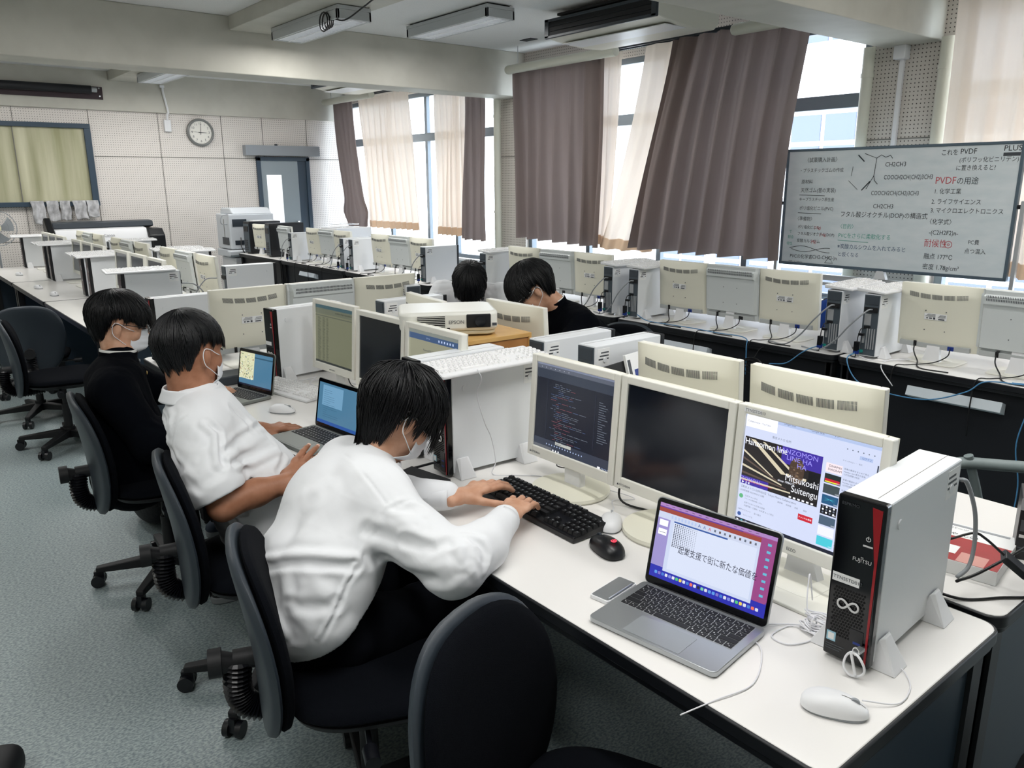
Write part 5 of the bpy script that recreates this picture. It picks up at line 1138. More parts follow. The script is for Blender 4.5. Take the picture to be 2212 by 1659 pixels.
# ---------------------------------------------------------------- chairs (local: the sitter faces +x)
def chair(fab=M_fabric,arms=False):
    t=thing('office_chair','x','chair')
    # star base
    for k in range(5):
        a=R(72*k+20); c,s=math.cos(a),math.sin(a); T=Matrix.Rotation(a,4,'Z')
        b=MB(); b.add([(.03,-.024,.115),(.03,.024,.115),(.29,.016,.085),(.29,-.016,.085),(.03,-.024,.065),(.03,.024,.065),(.29,.016,.062),(.29,-.016,.062)],[(0,1,2,3),(4,7,6,5),(0,4,5,1),(1,5,6,2),(2,6,7,3),(3,7,4,0)],None,T); lg=b.obj('base_leg',t,M_blackm,smooth=0,bevel=.005)
        b=MB()
        for sy in (-1,1): b.cyl((.285,sy*.020-.009,.027),.026,.018,None,18,'y',T)
        b.box(.262,.30,-.010,.010,.02,.066,None,T); b.obj('caster',t,M_black)
    b=MB(); b.cyl((0,0,.06),.034,.07,None,20); b.cyl((0,0,.12),.024,.16,None,16); b.cyl((0,0,.28),.016,.13,None,14); b.obj('gas_column',t,M_blackm)
    MB().box(-.10,.11,-.08,.08,.385,.425).obj('tilt_mechanism',t,M_blackm,smooth=0,bevel=.01)
    so=superell(.45,.47,3.2,44); so=[(x,y*(1+.10*(x/.225)*.5)) for x,y in so]
    b=MB(); b.puffy(so,.032,None,Matrix.Translation((.02,0,.455)),None,8,3.2,.5); b.obj('seat',t,fab,smooth=180)
    b=MB(); b.puffy([(x*.96,y*.96) for x,y in so],.008,None,Matrix.Translation((.02,0,.438)),None,6,3,4.0); b.obj('seat_pan',t,M_blackm,smooth=180)
    # back: shield outline, y across, height up; bent round the sitter
    bo=[]
    for k in range(52):
        a=2*PI*k/52; c,s=math.cos(a),math.sin(a); e=2.7
        y=.215*abs(c)**(2/e)*(1 if c>=0 else -1); z=.235*abs(s)**(2/e)*(1 if s>=0 else -1); y*=(1-.16*max(0,-z/.25)+.0); bo.append((y,z))
    def bend(off,flip=1):
        def f(p):
            y,z,d=p; x=-.215+off+d*flip+.55*y*y-.10*(z+.05)*1.0+(-.35*(z-.0)**2)
            return (x,y,z+.600)
        return f
    b=MB(); b.puffy(bo,.030,None,None,bend(0),8,3.2,.35); b.obj('back_cushion',t,fab,smooth=180)
    bo2=[(y*1.045,z*1.035) for y,z in bo]
    b=MB(); b.puffy(bo2,.012,None,None,bend(-.020),8,4,1.9); b.obj('back_shell',t,M_shell,smooth=180)
    # bellows covered bar from the seat to the back
    path=smooth_path([(-.10,0,.395),(-.20,0,.385),(-.275,0,.40),(-.30,0,.45),(-.295,0,.53)],14); b=MB(); rr=[.034 if i%2 else .025 for i in range(len(path))]
    b.tube(path,rr,M_black,16,ry=None); b.obj('bellows',t,M_black,smooth=0)
    b=MB(); b.cyl((-.305,-.0,.53),.024,.05,None,16,'x'); b.tube([(-.29,0,.52),(-.345,0,.53)],[.02,.03],None,12); b.cyl((-.36,-.0,.53),.034,.03,None,18,'x'); b.obj('back_knob',t,M_blackm)
    b=MB(); b.tube([(-.02,-.10,.405),(-.03,-.26,.40)],.007,None,8); b.cyl((-.03,-.30,.40),.018,.05,None,14,'y'); b.obj('height_lever',t,M_black)
    if arms:
        for s in (-1,1):
            b=MB(); b.tube(smooth_path([(.20,s*.25,.615),(.17,s*.255,.640),(.05,s*.26,.643),(-.08,s*.26,.643),(-.20,s*.25,.63)],7),.026,None,14,ry=.020); b.obj('armrest',t,M_arm)
            b=MB(); b.tube(smooth_path([(.15,s*.255,.67),(.11,s*.265,.55),(.08,s*.25,.45),(.04,s*.15,.43)],6),.016,None,10); b.tube(smooth_path([(-.16,s*.25,.665),(-.12,s*.265,.55),(-.06,s*.25,.45),(-.04,s*.15,.43)],6),.016,None,10); b.obj('arm_support',t,M_arm)
    return t
M_arm=mat('grey_green_armrest',(120,132,132),.5)
CH=chair(); CHB=chair(M_blue); CHA=chair(M_fabric,True)
_cu={}
def put_chair(proto,x,y,rz,lab,g='office chairs'):
    o=proto if not _cu.get(proto) else dup(proto); _cu[proto]=1
    o.location=(x,y,0); o.rotation_euler=(0,0,R(rz)); tag(o,lab,'chair',g); return o
put_chair(CH,.805,1.585,-20,'black office chair under the typing pupil in the long sleeved white shirt')
put_chair(CH,.85,.825,-70,'large empty black chair in the foreground, its back beside the silver laptop')
put_chair(CH,.845,2.31,-14,'black office chair under the reclining pupil in the short sleeved white shirt')
put_chair(CH,.80,3.29,-6,'black office chair under the pupil in the black jacket, left')
put_chair(CH,.83,5.52,-6,'empty black chair just left of the black-jacketed pupil\'s head')
put_chair(CH,.80,6.35,80,'empty black chair in the aisle, back turned to us, second of the row')
put_chair(CHB,.82,7.30,0,'blue chair at the left photo edge, nearer of two')
put_chair(CHB,.82,8.35,4,'blue chair at the left photo edge, farther of two')
put_chair(CH,3.05,2.95,-165,'black chair behind the pupil bending at the projector')
put_chair(CH,2.92,4.45,-120,'black chair by the pupil in white behind the projector')
put_chair(CH,2.85,5.85,180,'black chair seen beyond the labelled white tower')
put_chair(CHB,WX+.92,2.75,180,'blue chair behind the window desk, seen under the desk edge',)
put_chair(CHB,WX+.92,3.15,180,'blue chair behind the window desk, left of the other one') if False else None
put_chair(CHA,2.785,.77,122,'chair with grey armrest at the right photo edge')
# ---------------------------------------------------------------- far end: plotter, printer, black towers, fan, cabinet
Pl=thing('plotter','wide white plotter with dark lid before the far wall','plotter',(2.50,11.65,0))
b=MB(); b.prism([(-.20,.80),(-.20,.90),(-.12,1.06),(.16,1.09),(.20,.98),(.20,.80)],-.60,.50,axis='x'); b.obj('housing',Pl,M_white,bevel=.012)
b=MB(); b.prism([(-.02,1.078),(.0,1.15),(.18,1.16),(.21,1.05),(.16,1.05)],-.60,.62,axis='x'); b.obj('roll_cover',Pl,M_shell,bevel=.01)
b=MB(); b.prism([(-.24,.76),(-.24,.96),(-.14,1.05),(.16,1.05),(.18,.76)],.50,.70,axis='x'); b.obj('ink_bay',Pl,M_black,bevel=.012)
b=MB(); b.prism([(-.22,.78),(-.22,1.0),(-.06,1.12),(.06,1.22),(.14,1.18),(.18,.78)],-.68,-.60,axis='x'); b.obj('side_cover',Pl,M_black,bevel=.015)
b=MB(); text(b,'Canon',.05,plane_T((-.05,-.175,.98),(1,0,0),(0,.42,.9)),M_print); b.box(.55,.62,-.246,-.24,.80,.82,M_label); b.obj('lettering',Pl,smooth=0)
b=MB(); b.box(-.55,-.49,-.10,.10,.08,.80); b.box(.49,.55,-.10,.10,.08,.80); b.box(-.60,-.44,-.3,.3,.03,.08); b.box(.44,.60,-.3,.3,.03,.08); b.obj('stand',Pl,M_shell,smooth=0,bevel=.01)
Pr=thing('printer','tall pale office printer on a low stand left of the far door','printer',(4.30,11.32,0))
b=MB(); b.box(-.30,.30,-.27,.27,.0,.62,M_white); b.obj('stand_cabinet',Pr,smooth=0,bevel=.01)
M_prn=mat('printer_grey_white',(198,203,208),.45)
b=MB(); b.box(-.34,.30,-.26,.26,.74,1.22); b.prism([(-.26,1.22),(.26,1.22),(.20,1.30),(-.14,1.30)],-.28,.28,axis='x'); b.obj('body',Pr,M_prn,smooth=0,bevel=.015)
b=MB(); b.box(-.36,.30,-.28,.26,.635,.73); b.box(-.40,-.15,-.34,-.24,.66,.72); b.obj('paper_tray',Pr,M_prn,smooth=0,bevel=.01)
b=MB(); b.box(-.345,-.338,-.20,.05,.80,.90,M_shell); b.box(-.30,-.10,-.266,-.26,1.05,1.15,M_shell); b.box(-.345,-.34,-.05,-.04,.8,1.15,M_seam); b.box(-.28,.1,-.265,-.26,.80,.86,M_shell); b.obj('vents_and_slots',Pr,smooth=0)
b=MB(); b.tube(smooth_path([(-.30,-.2,1.22),(-.42,-.22,1.20),(-.44,-.22,1.10),(-.35,-.2,1.08)],6),.006,M_cableg,6); b.tube(smooth_path([(-.2,-.27,.9),(-.22,-.34,.75),(-.1,-.36,.5),(-.15,-.34,.25),(-.1,-.3,.03)],6),.006,M_cableb,6); b.obj('leads',Pr)
def big_tower(lab,loc,rz):
    t=thing('workstation_tower',lab,'desktop tower',loc,rz,'large black workstation towers')
    MB().box(-.23,.23,-.09,.09,.012,.43).obj('case',t,M_black,smooth=0,bevel=.008)
    b=MB(); b.box(.23,.236,-.08,.08,.03,.40,M_towerback); b.box(.236,.242,-.06,.06,.30,.37,M_black)
    for k in range(6): b.box(.236,.240,-.06,.03,.05+.025*k,.062+.025*k,M_black)
    b.obj('rear_panel',t,smooth=0)
    b=MB(); b.box(-.20,.20,-.08,.08,.0,.012); b.obj('foot_rail',t,M_rubber,smooth=0)
    return t
big_tower('larger black workstation tower beside the printer, papers on its top',(WX+.30,10.72,DZ+.0005),PI+R(4))
big_tower('black workstation tower behind the grey-backed monitor in the window row',(WX+.32,10.02,DZ+.0005),PI-R(4))
tag(MB().box(WX+.16,WX+.46,10.64,10.80,1.132,1.142,M_label).obj('paper_sheet',smooth=0),'white papers lying on the larger black workstation tower','papers')
put_mon(MA,WX+.16,10.36,R(8),'small cream monitor back between the two black workstation towers')
put_mon(MGr,WX+.20,9.66,R(-2),'grey monitor back in front of the smaller black workstation tower')
t=thing('cabinet','low white cabinet with wire basket by the far corner curtain','cabinet',(5.55,10.7,0)); MB().box(-.28,.28,-.25,.25,0,1.0).obj('body',t,M_white,smooth=0,bevel=.006); MB().box(-.283,-.279,-.003,.003,.02,.98).obj('door_gap',t,M_seam,smooth=0)
b=MB()
for z in (1.01,1.05): b.tube([(.1,-.2,z),(.1,.1,z),(-.2,.1,z),(-.2,-.2,z)],.005,M_chrome,6,closed=True)
tag(b.obj('wire_basket'),'small wire basket on the white cabinet near the corner','basket'); bpy.data.objects['wire_basket'].location=(5.55,10.7,0)
F=thing('standing_fan','standing fan cut by the left photo edge before the far wall','fan',(1.25,11.35,0))
b=MB(); b.lathe([(.20,0),(.20,.02),(.05,.04),(.02,.05)],None,28); b.cyl((0,0,.04),.012,1.0,M_cableg,12); b.obj('stand',F,M_shell)
Tf=Matrix.Translation((0,-.10,1.13))@Matrix.Rotation(R(90),4,'X')
b=MB()
for r in (.06,.12,.17,.205): b.tube([tuple(Tf@Vector((r*math.cos(a),r*math.sin(a),.05-.35*r*r))) for a in [2*PI*i/40 for i in range(40)]],.0016 if r<.2 else .005,None,5,closed=True)
for k in range(48):
    a=2*PI*k/48; b.tube([tuple(Tf@Vector((r*math.cos(a+r),r*math.sin(a+r),.05-.9*r*r*(.6)))) for r in (.03,.08,.13,.17,.205)],.0011,None,4)
b.obj('grille',F,M_cableg)
b=MB()
for k in range(4):
    a0=PI/2*k; b.grid(lambda u,v:tuple(Tf@Vector(((.04+.14*v)*math.cos(a0+(u-.5)*1.0+.3*v),(.04+.14*v)*math.sin(a0+(u-.5)*1.0+.3*v),.0+.02*(u-.5)))),6,6)
b.obj('blades',F,mat('fan_blade_grey',(170,176,180),.4))
b=MB(); b.lathe([(.045,0),(.043,.012),(.02,.018)],mat('fan_hub_cream',(226,218,186),.4),24,Tf@Matrix.Translation((0,0,.045))); b.obj('hub',F)
b=MB(); b.cyl((0,-.06,1.10),.045,.14,M_white,18,'y'); b.obj('motor',F)
# bag under the left chair, shoe box corner, backpacks
def blob(b,c,s,m=None,n=20,e=2.6):
    o=superell(s[0],s[1],e,n*2); b.puffy(o,s[2]/2,m,Matrix.Translation(c),None,8,e,1.0)
t=thing('school_bag','black bag on the floor behind the pupil in the black jacket','bag',(.92,3.95,0)); b=MB(); blob(b,(0,0,.13),(.22,.36,.25)); b.obj('bag_body',t,mat('black_nylon',(8,10,16),.7,bump=(60,.4)),smooth=180)
b=MB(); b.tube(smooth_path([(-.02,-.10,.25),(-.02,-.06,.31),(-.02,.06,.31),(-.02,.10,.25)],6),.01,M_black,8); b.obj('handle',t)
t=thing('backpack','black mesh backpack at the lower right photo corner','bag',(1.83,.29,0),R(20)); b=MB(); blob(b,(0,0,.24),(.30,.34,.47)); b.obj('bag_body',t,mat('black_mesh_cloth',(10,13,20),.8,bump=(500,.8)),smooth=180)
b=MB(); b.tube(smooth_path([(-.05,-.08,.46),(-.05,-.05,.52),(-.05,.05,.52),(-.05,.08,.46)],6),.012,M_black,8); b.obj('handle',t)
t=thing('bag','black bag with yellow tag at the lower left photo corner','bag',(.055,2.33,0),R(-30)); b=MB(); blob(b,(0,0,.05),(.11,.16,.10)); b.obj('bag_body',t,M_blackm,smooth=180); MB().box(.03,.075,-.085,-.05,.03,.06).obj('side_flap',t,M_blackm,smooth=0,bevel=.004); MB().box(.04,.07,-.088,-.084,.045,.052).obj('yellow_tag',t,mat('yellow_tag',(216,222,70),.5),smooth=0)
# fan base sign at left edge
# ---------------------------------------------------------------- smooth fields turned into one continuous surface
def V3(*a): return np.array(a,float)
def nrm(v): v=np.asarray(v,float); return v/(np.linalg.norm(v)+1e-12)
def _cone(P,a,b,ra,rb):
    ba=b-a; L2=ba@ba; t=np.clip(((P-a)@ba)/L2,0,1); return np.linalg.norm(P-a-t[:,None]*ba,axis=1)-(ra+(rb-ra)*t)
def _ell(P,c,r,M):
    q_=(P-c)@M; k0=np.linalg.norm(q_/r,axis=1)+1e-9; k1=np.linalg.norm(q_/(r*r),axis=1)+1e-9; return k0*(k0-1)/k1
def _flat(P,a,b,wa,wb,side):
    ba=b-a; L=np.linalg.norm(ba); ax=ba/L; s=side-ax*(side@ax); s=s/np.linalg.norm(s); n=np.cross(ax,s)
    t=np.clip(((P-a)@ba)/(L*L),0,1); v=P-a-t[:,None]*ba
    w1=wa[0]+(wb[0]-wa[0])*t; w2=wa[1]+(wb[1]-wa[1])*t; m=np.minimum(w1,w2)
    x,y,z=v@s,v@n,v@ax
    k0=np.sqrt((x/w1)**2+(y/w2)**2+(z/m)**2)+1e-9; k1=np.sqrt((x/w1**2)**2+(y/w2**2)**2+(z/m**2)**2)+1e-9
    return k0*(k0-1)/k1
class Field:
    def __init__(s): s.ops=[]; s.lo=V3(9,9,9); s.hi=V3(-9,-9,-9); s.noise=None
    def _b(s,pts,r):
        for p in pts: s.lo=np.minimum(s.lo,np.asarray(p)-r); s.hi=np.maximum(s.hi,np.asarray(p)+r)
    def cone(s,a,b,ra,rb=None,k=.02): a,b=V3(*a),V3(*b); rb=ra if rb is None else rb; s.ops.append(('c',(a,b,ra,rb),k)); s._b((a,b),max(ra,rb)); return s
    def chain(s,pts,rs,k=.02):
        for i in range(len(pts)-1): s.cone(pts[i],pts[i+1],rs[i],rs[i+1],k)
        return s
    def ell(s,c,r,M=None,k=.02): c=V3(*c); r=V3(*r); s.ops.append(('e',(c,r,np.eye(3) if M is None else M),k)); s._b((c,),r.max()); return s
    def flat(s,a,b,wa,wb,side,k=.03): a,b=V3(*a),V3(*b); s.ops.append(('f',(a,b,wa,wb,V3(*side)),k)); s._b((a,b),max(*wa,*wb)); return s
    def fold(s,pts,w,d): s.ops.append(('K',[V3(*q_) for q_ in pts],w,d)); return s     # a crease line that follows the cloth
    def crease(s,a,b,w,d): s.ops.append(('k',(V3(*a),V3(*b),w,d),0)); return s     # d>0 a valley, d<0 a ridge
    def cut(s,p,n): s.ops.append(('p',(V3(*p),nrm(n)),0)); return s              # removes the side n points to
    def cutn(s,p,n,rad): s.ops.append(('q',(V3(*p),nrm(n),rad),0)); return s
    def snap(s):
        base=[o for o in s.ops if o[0] not in 'Kk']; keep=s.ops; nz=s.noise; s.noise=None; out=[]
        for o in keep:
            if o[0]!='K': out.append(o); continue
            L=[]
            for a,b in zip(o[1],o[1][1:]): L+=[a+(b-a)*i/4 for i in range(4)]
            L=np.array(L+[o[1][-1]]); s.ops=base
            for _ in range(12):
                f0=s(L); g=np.stack([(s(L+e)-s(L-e))/.004 for e in np.eye(3)*.002],1); g/=np.linalg.norm(g,axis=1)[:,None]+1e-9; L=L-g*f0[:,None]
            out.append(('L',(L,o[2],o[3]),0))
        s.ops=out; s.noise=nz; return s
    def __call__(s,P):
        d=np.full(len(P),1e3)
        for t,a,k in s.ops:
            if t=='L':
                L,w_,dd=a; near=np.abs(d)<.05; Q=P[near]
                if len(Q)==0: continue
                e=np.full(len(Q),9.0); n_=len(L)-1
                for i in range(n_): e=np.minimum(e,_cone(Q,L[i],L[i+1],0,0))
                en=np.minimum(np.linalg.norm(Q-L[0],axis=1),np.linalg.norm(Q-L[-1],axis=1)); fade=np.clip(en/(2.2*w_),.15,1)
                x=e/w_; d[near]=d[near]+dd*.72*fade*(np.exp(-x*x)-.42*np.exp(-(x-2.1)**2)); continue
            if t=='k':
                e=_cone(P,a[0],a[1],0,0); d=d+a[3]*np.exp(-(e/a[2])**2); continue
            if t=='p': d=np.maximum(d,(P-a[0])@a[1]); continue
            if t=='q':
                g=(P-a[0])@a[1]; rr=np.linalg.norm(P-a[0],axis=1); d=np.where(rr<a[2],np.maximum(d,g),d); continue
            e=_cone(P,*a) if t=='c' else _ell(P,*a) if t=='e' else _flat(P,*a)
            if k>0:
                h=np.clip(.5+.5*(d-e)/k,0,1); h=np.where(d>100,1.0,h); d=np.where(d>100,e,d*(1-h)+e*h-k*h*(1-h))
            else: d=np.minimum(d,e)
        if s.noise: d=d+s.noise(P)
        return d
def folds(seed,amp,wl=.09,stretch=(1,1,.5)):
    r=np.random.RandomState(seed); K=r.normal(size=(9,3))*np.array(stretch); K=K/np.linalg.norm(K,axis=1)[:,None]*(2*PI/wl)*r.uniform(.6,1.9,(9,1)); ph=r.uniform(0,6.28,9)
    W=r.normal(size=(3,3))*18
    def f(P):
        Q=P+.02*np.sin(P@W); o=0
        for i in range(9): o=o+(1-np.abs(np.sin(Q@K[i]*.5+ph[i])))**2.2*(1 if i%2 else -1)
        return o*amp/3
    return f
def mesh_field(F,h,name,m,parent,org,pad=.03):
    F.snap()
    lo=F.lo-pad; hi=F.hi+pad; B=8; n=np.ceil((hi-lo)/(h*B)).astype(int); N=n*B
    g=[np.arange(k) for k in n]; cb=np.stack(np.meshgrid(*g,indexing='ij'),-1).reshape(-1,3)
    cc=lo+(cb*B+B/2)*h; dc=F(cc); act=np.abs(dc)<h*B*.87*1.35+.012
    A=np.where(dc<0,-1.0,1.0).astype(np.float32)
    G=np.repeat(np.repeat(np.repeat(A.reshape(n),B,0),B,1),B,2)
    l=np.arange(B); lb=np.stack(np.meshgrid(l,l,l,indexing='ij'),-1).reshape(-1,3)
    ab=cb[act]
    for i in range(0,len(ab),1500):
        idx=(ab[i:i+1500,None,:]*B+lb[None]).reshape(-1,3); v=F(lo+idx*h); G[idx[:,0],idx[:,1],idx[:,2]]=v
    ins=G<0; sh=G.shape; strd=np.array([sh[1]*sh[2],sh[2],1])
    cells=[];pts=[];quads=[]; cnt=0
    for ax in range(3):
        sl0=[slice(1,-1)]*3; sl1=[slice(1,-1)]*3; sl0[ax]=slice(1,-2); sl1[ax]=slice(2,-1)
        e=np.argwhere(ins[tuple(sl0)]!=ins[tuple(sl1)])+1
        if len(e)==0: continue
        o=np.zeros(3,int); o[ax]=1; g0=G[e[:,0],e[:,1],e[:,2]]; e1=e+o; g1=G[e1[:,0],e1[:,1],e1[:,2]]
        t=np.clip(g0/(g0-g1+1e-12),0,1); p=lo+h*(e+t[:,None]*o)
        u=(ax+1)%3; w_=(ax+2)%3; du=np.zeros(3,int); du[u]=1; dw=np.zeros(3,int); dw[w_]=1
        four=[e,e-du,e-du-dw,e-dw]; ids=np.stack([f@strd for f in four],1)
        fl=g0<0; ids_o=np.where(fl[:,None],ids,ids[:,::-1])
        quads.append(ids_o); cells.append(ids.reshape(-1)); pts.append(np.repeat(p,4,0))
    cells=np.concatenate(cells); pts=np.concatenate(pts); quads=np.concatenate(quads)
    uq,inv=np.unique(cells,return_inverse=True); c=np.bincount(inv); v=np.stack([np.bincount(inv,pts[:,k]) for k in range(3)],1)/c[:,None]
    fq=np.searchsorted(uq,quads)
    me=bpy.data.meshes.new(name); me.vertices.add(len(v)); me.vertices.foreach_set('co',(v-np.asarray(org)).astype(np.float32).ravel())
    me.loops.add(len(fq)*4); me.loops.foreach_set('vertex_index',fq.ravel().astype(np.int32)); me.polygons.add(len(fq)); me.polygons.foreach_set('loop_start',np.arange(0,len(fq)*4,4,dtype=np.int32))
    me.update(calc_edges=True); me.validate(); me.polygons.foreach_set('use_smooth',[True]*len(fq)); me.materials.append(m)
    ob=bpy.data.objects.new(name,me); COL.objects.link(ob); ob.parent=parent
    return ob
def rotm(yaw,pitch,roll=0):
    # head frame: x forward, y left, z up; pitch>0 looks down
    cy,sy=math.cos(yaw),math.sin(yaw); cp,sp=math.cos(pitch),math.sin(pitch); cr,sr=math.cos(roll),math.sin(roll)
    Rz=np.array([[cy,-sy,0],[sy,cy,0],[0,0,1]]); Ry=np.array([[cp,0,sp],[0,1,0],[-sp,0,cp]]); Rx=np.array([[1,0,0],[0,cr,-sr],[0,sr,cr]])
    return Rz@Ry@Rx
# ---------------------------------------------------------------- head, hair, mask, glasses
CRC,CRR=V3(-.012,0,.028),V3(.097,.078,.088)
def head_field(F,c,M,neck_to,s=1.0,neck_r=.052):
    W=lambda x,y,z:tuple(c+M@(V3(x,y,z)*s)); E=lambda p,r,k=.02:F.ell(W(*p),tuple(V3(*r)*s),M,k)
    E(CRC,CRR); E((.030,0,-.045),(.052,.055,.066),.035); E((.058,0,-.088),(.026,.028,.022),.03); E((.060,0,.035),(.034,.058,.040),.03)
    for y in (-1,1):
        E((.045,y*.045,-.028),(.030,.022,.028),.02); E((.080,y*.030,.022),(.014,.024,.008),.012)
        E((-.012,y*.077,-.012),(.017,.007,.030),.006); E((-.010,y*.083,-.010),(.012,.006,.022),.004); F.crease(W(-.010,y*.090,-.002),W(-.008,y*.090,-.020),.005*s,.003)
        F.crease(W(.088,y*.032,.003),W(.084,y*.036,.003),.010*s,.004)
    F.cone(W(.086,0,.008),W(.104,0,-.028),.008*s,.012*s,.012); E((.096,.009,-.032),(.010,.008,.008),.008); E((.096,-.009,-.032),(.010,.008,.008),.008)
    E((.086,0,-.056),(.010,.024,.007),.008); E((.084,0,-.068),(.010,.020,.007),.008); F.crease(W(.097,-.02,-.062),W(.097,.02,-.062),.003*s,.002)
    F.cone(W(-.028,0,-.03),neck_to,neck_r*s,neck_r*1.12*s,.03)
def hair(parent,org,c,M,s=1.0,seed=1,front=.035,side=.045,back=.10,thick=.020,n=900,shag=.006,crown=(-.28,.0),whorl=.6,lift=0.0,fringe_out=.003,tip=.016,lump=.0012,short=.16):
    rnd=random.Random(seed); cr=CRR+V3(thick,thick*.62,thick)
    ax=Vector((crown[0],crown[1],1)).normalized()
    def dropf(phi):
        f=abs(math.degrees(phi)); 
        pts=[(0,front),(34,front*.95),(52,front*.8+side*.2),(68,side+.010),(84,side),(100,side),(112,side+(back-side)*.5),(130,side+(back-side)*.92),(150,back),(180,back*1.04)]
        for (a,b),(a2,b2) in zip(pts,pts[1:]):
            if f<=a2: t=(f-a)/(a2-a); return b+(b2-b)*(t*t*(3-2*t))
        return back
    A=math.acos(ax.z)
    def pt(phi,v,off=0.0,endx=0.0):
        # v in 0..1 follows the hair from crown to tip
        off=off-thick*.62*max(0,(v-.62)/.38)**2*min(1,max(0,abs(math.degrees(phi))-40)/30); D=dropf(phi)+endx; arc=.145; tot=arc+D; l=v*tot
        cph,sph=math.cos(phi),math.sin(phi)
        if l<arc:
            th=l/arc*(PI/2); bl=math.cos(th)**1.5
            d=V3(cph*math.sin(th)+ax.x*bl*1.0*math.cos(th),sph*math.sin(th)+ax.y*bl,math.cos(th)); d/=np.linalg.norm(d)
            r=1/np.sqrt(((d/(cr+off))**2).sum()); p=CRC+d*r
        else:
            dr=l-arc; d=V3(cph,sph,0); r=1/np.sqrt(((d/(cr+off))**2).sum()); f=abs(math.degrees(phi))
            tuck=(.10 if f<60 else .9 if f<110 else 2.6)*dr if f<115 else (2.6*dr*(1+3.0*dr))
            rr=r*(1-min(.50,tuck)) + (fringe_out*dr/.04 if f<50 else 0)
            p=CRC+d*rr-V3(0,0,dr)
        return p
    NP,NV=96,22; v=[];f=[]
    for i in range(NP):
        phi=-PI+2*PI*i/NP; jag=-.004+.007*math.sin(i*2.3+seed)+.006*math.sin(i*5.1)
        for j in range(NV+1):
            wv=.0018*math.sin(phi*34+j*.5+seed)*min(1,j/4); v.append(pt(phi,j/NV,wv+lump*math.sin(phi*11+j*.9+2*math.sin(phi*3+seed))*min(1,j/5)*(j/NV),jag-short*dropf(phi)))
    for i in range(NP):
        for j in range(NV): a=i*(NV+1)+j; b2=((i+1)%NP)*(NV+1)+j; f.append((a,a+1,b2+1,b2))
    base=len(v)
    for i in range(NP):   # inner skin, so the hair has thickness
        phi=-PI+2*PI*i/NP
        for j in range(NV+1): v.append(pt(phi,j/NV,-thick*.8,-.004))
    for i in range(NP):
        for j in range(NV): a=base+i*(NV+1)+j; b2=base+((i+1)%NP)*(NV+1)+j; f.append((a,b2,b2+1,a+1))
        a=i*(NV+1)+NV; b2=((i+1)%NP)*(NV+1)+NV; f.append((a,a+base,b2+base,b2))
    mb=MB(); tr=lambda p:tuple(c+M@(p*s)-np.asarray(org)); mb.add([tr(p) for p in v],f)
    for k in range(n):
        phi=rnd.uniform(-PI,PI); v0=rnd.uniform(.02,.75); v1=min(1.0,v0+rnd.uniform(.25,.5)) if rnd.random()<.5 else 1.0
        lock=.5+.5*math.sin(phi*13+1.7*math.sin(phi*5+seed)); sw=rnd.gauss(0,.05)+whorl*.15+.10*math.cos(phi*13); o0=rnd.uniform(.0005,.003); o1=rnd.uniform(.001,shag)+ (lift if v1<1 else 0); ex=(rnd.uniform(-.012,tip*.35)+tip*lock*lock) if v1==1.0 else 0; o1+=shag*.5*lock*(v1==1.0)
        P_=[tr(pt(phi+sw*(t/6)*(1-v0*.3),v0+(v1-v0)*t/6,o0+(o1-o0)*t/6*math.sin(t/6*2.2),ex*(t/6))) for t in range(7)]
        r0=rnd.uniform(.0011,.0024)*s; mb.tube(P_,[r0*.5,r0,r0,r0,r0*.9,r0*.6,.0002],None,3,cap=False)
    return mb.obj('hair',parent,M_hair,smooth=180)
def mask(parent,org,c,M,s=1.0):
    tr=lambda p:tuple(c+M@(V3(*p)*s)-np.asarray(org)); mb=MB()
    def fn(u,v):
        y=(u-.5)*2; z=.0-.103*v; nose=math.exp(-(y/.28)**2)
        x=.100-.062*abs(y)**2.2+.012*nose*(1-abs(2*v-.9))-.010*abs(2*v-1)**3-.030*max(0,v-.78)/.22
        wd=.066*(1-.16*abs(2*v-1)**2.5)
        x+=.0014*math.sin(v*30)*(1-abs(y)**4)
        return tr((x+.006,y*wd,z-.004+.010*abs(y)*(.5-v)+.006*nose*(1-v)))
    mb.grid(fn,22,18); o=mb.obj('face_mask',parent,M_mask,smooth=180); so=o.modifiers.new('t','SOLIDIFY'); so.thickness=.0016*s; so.offset=1
    for y in (-1,1):
        mb=MB(); mb.tube([tr(p) for p in smooth_path([(.050,y*.068,-.010),(.02,y*.083,.0),(-.004,y*.088,.012),(-.022,y*.086,.014),(-.030,y*.086,-.006),(-.022,y*.086,-.034),(.0,y*.083,-.050),(.025,y*.076,-.066),(.050,y*.062,-.078)],4)],.0013*s,None,6)
        mb.obj('ear_loop',parent,M_mask,smooth=180)
def glasses(parent,org,c,M,s=1.0,m=None,r=.0016):
    tr=lambda p:tuple(c+M@(V3(*p)*s)-np.asarray(org)); mb=MB(); m=m or M_black
    for y in (-1,1):
        mb.tube([tr((.112-.012*abs(.034+.024*math.cos(a))/.058,y*(.034+.025*math.cos(a)),.006+.018*math.sin(a))) for a in [2*PI*i/24 for i in range(24)]],r*s,m,6,closed=True)
        mb.tube([tr(p) for p in ((.096,y*.060,.010),(.086,y*.076,.011),(.03,y*.086,.012),(-.02,y*.087,.010),(-.034,y*.085,-.006))],r*s,m,6)
    mb.tube([tr(p) for p in ((.108,.010,.008),(.112,0,.011),(.108,-.010,.008))],r*s,m,6)
    g=mb.obj('glasses',parent,m,smooth=180)
    mb=MB()
    for y in (-1,1): mb.prism([(.034*y+.023*math.cos(a),.006+.016*math.sin(a)) for a in [2*PI*i/20 for i in range(20)]],.1045,.1055,axis='x')
    mb.v=[tr(p) for p in mb.v]; mb.obj('lenses',g,M_glass,smooth=0)
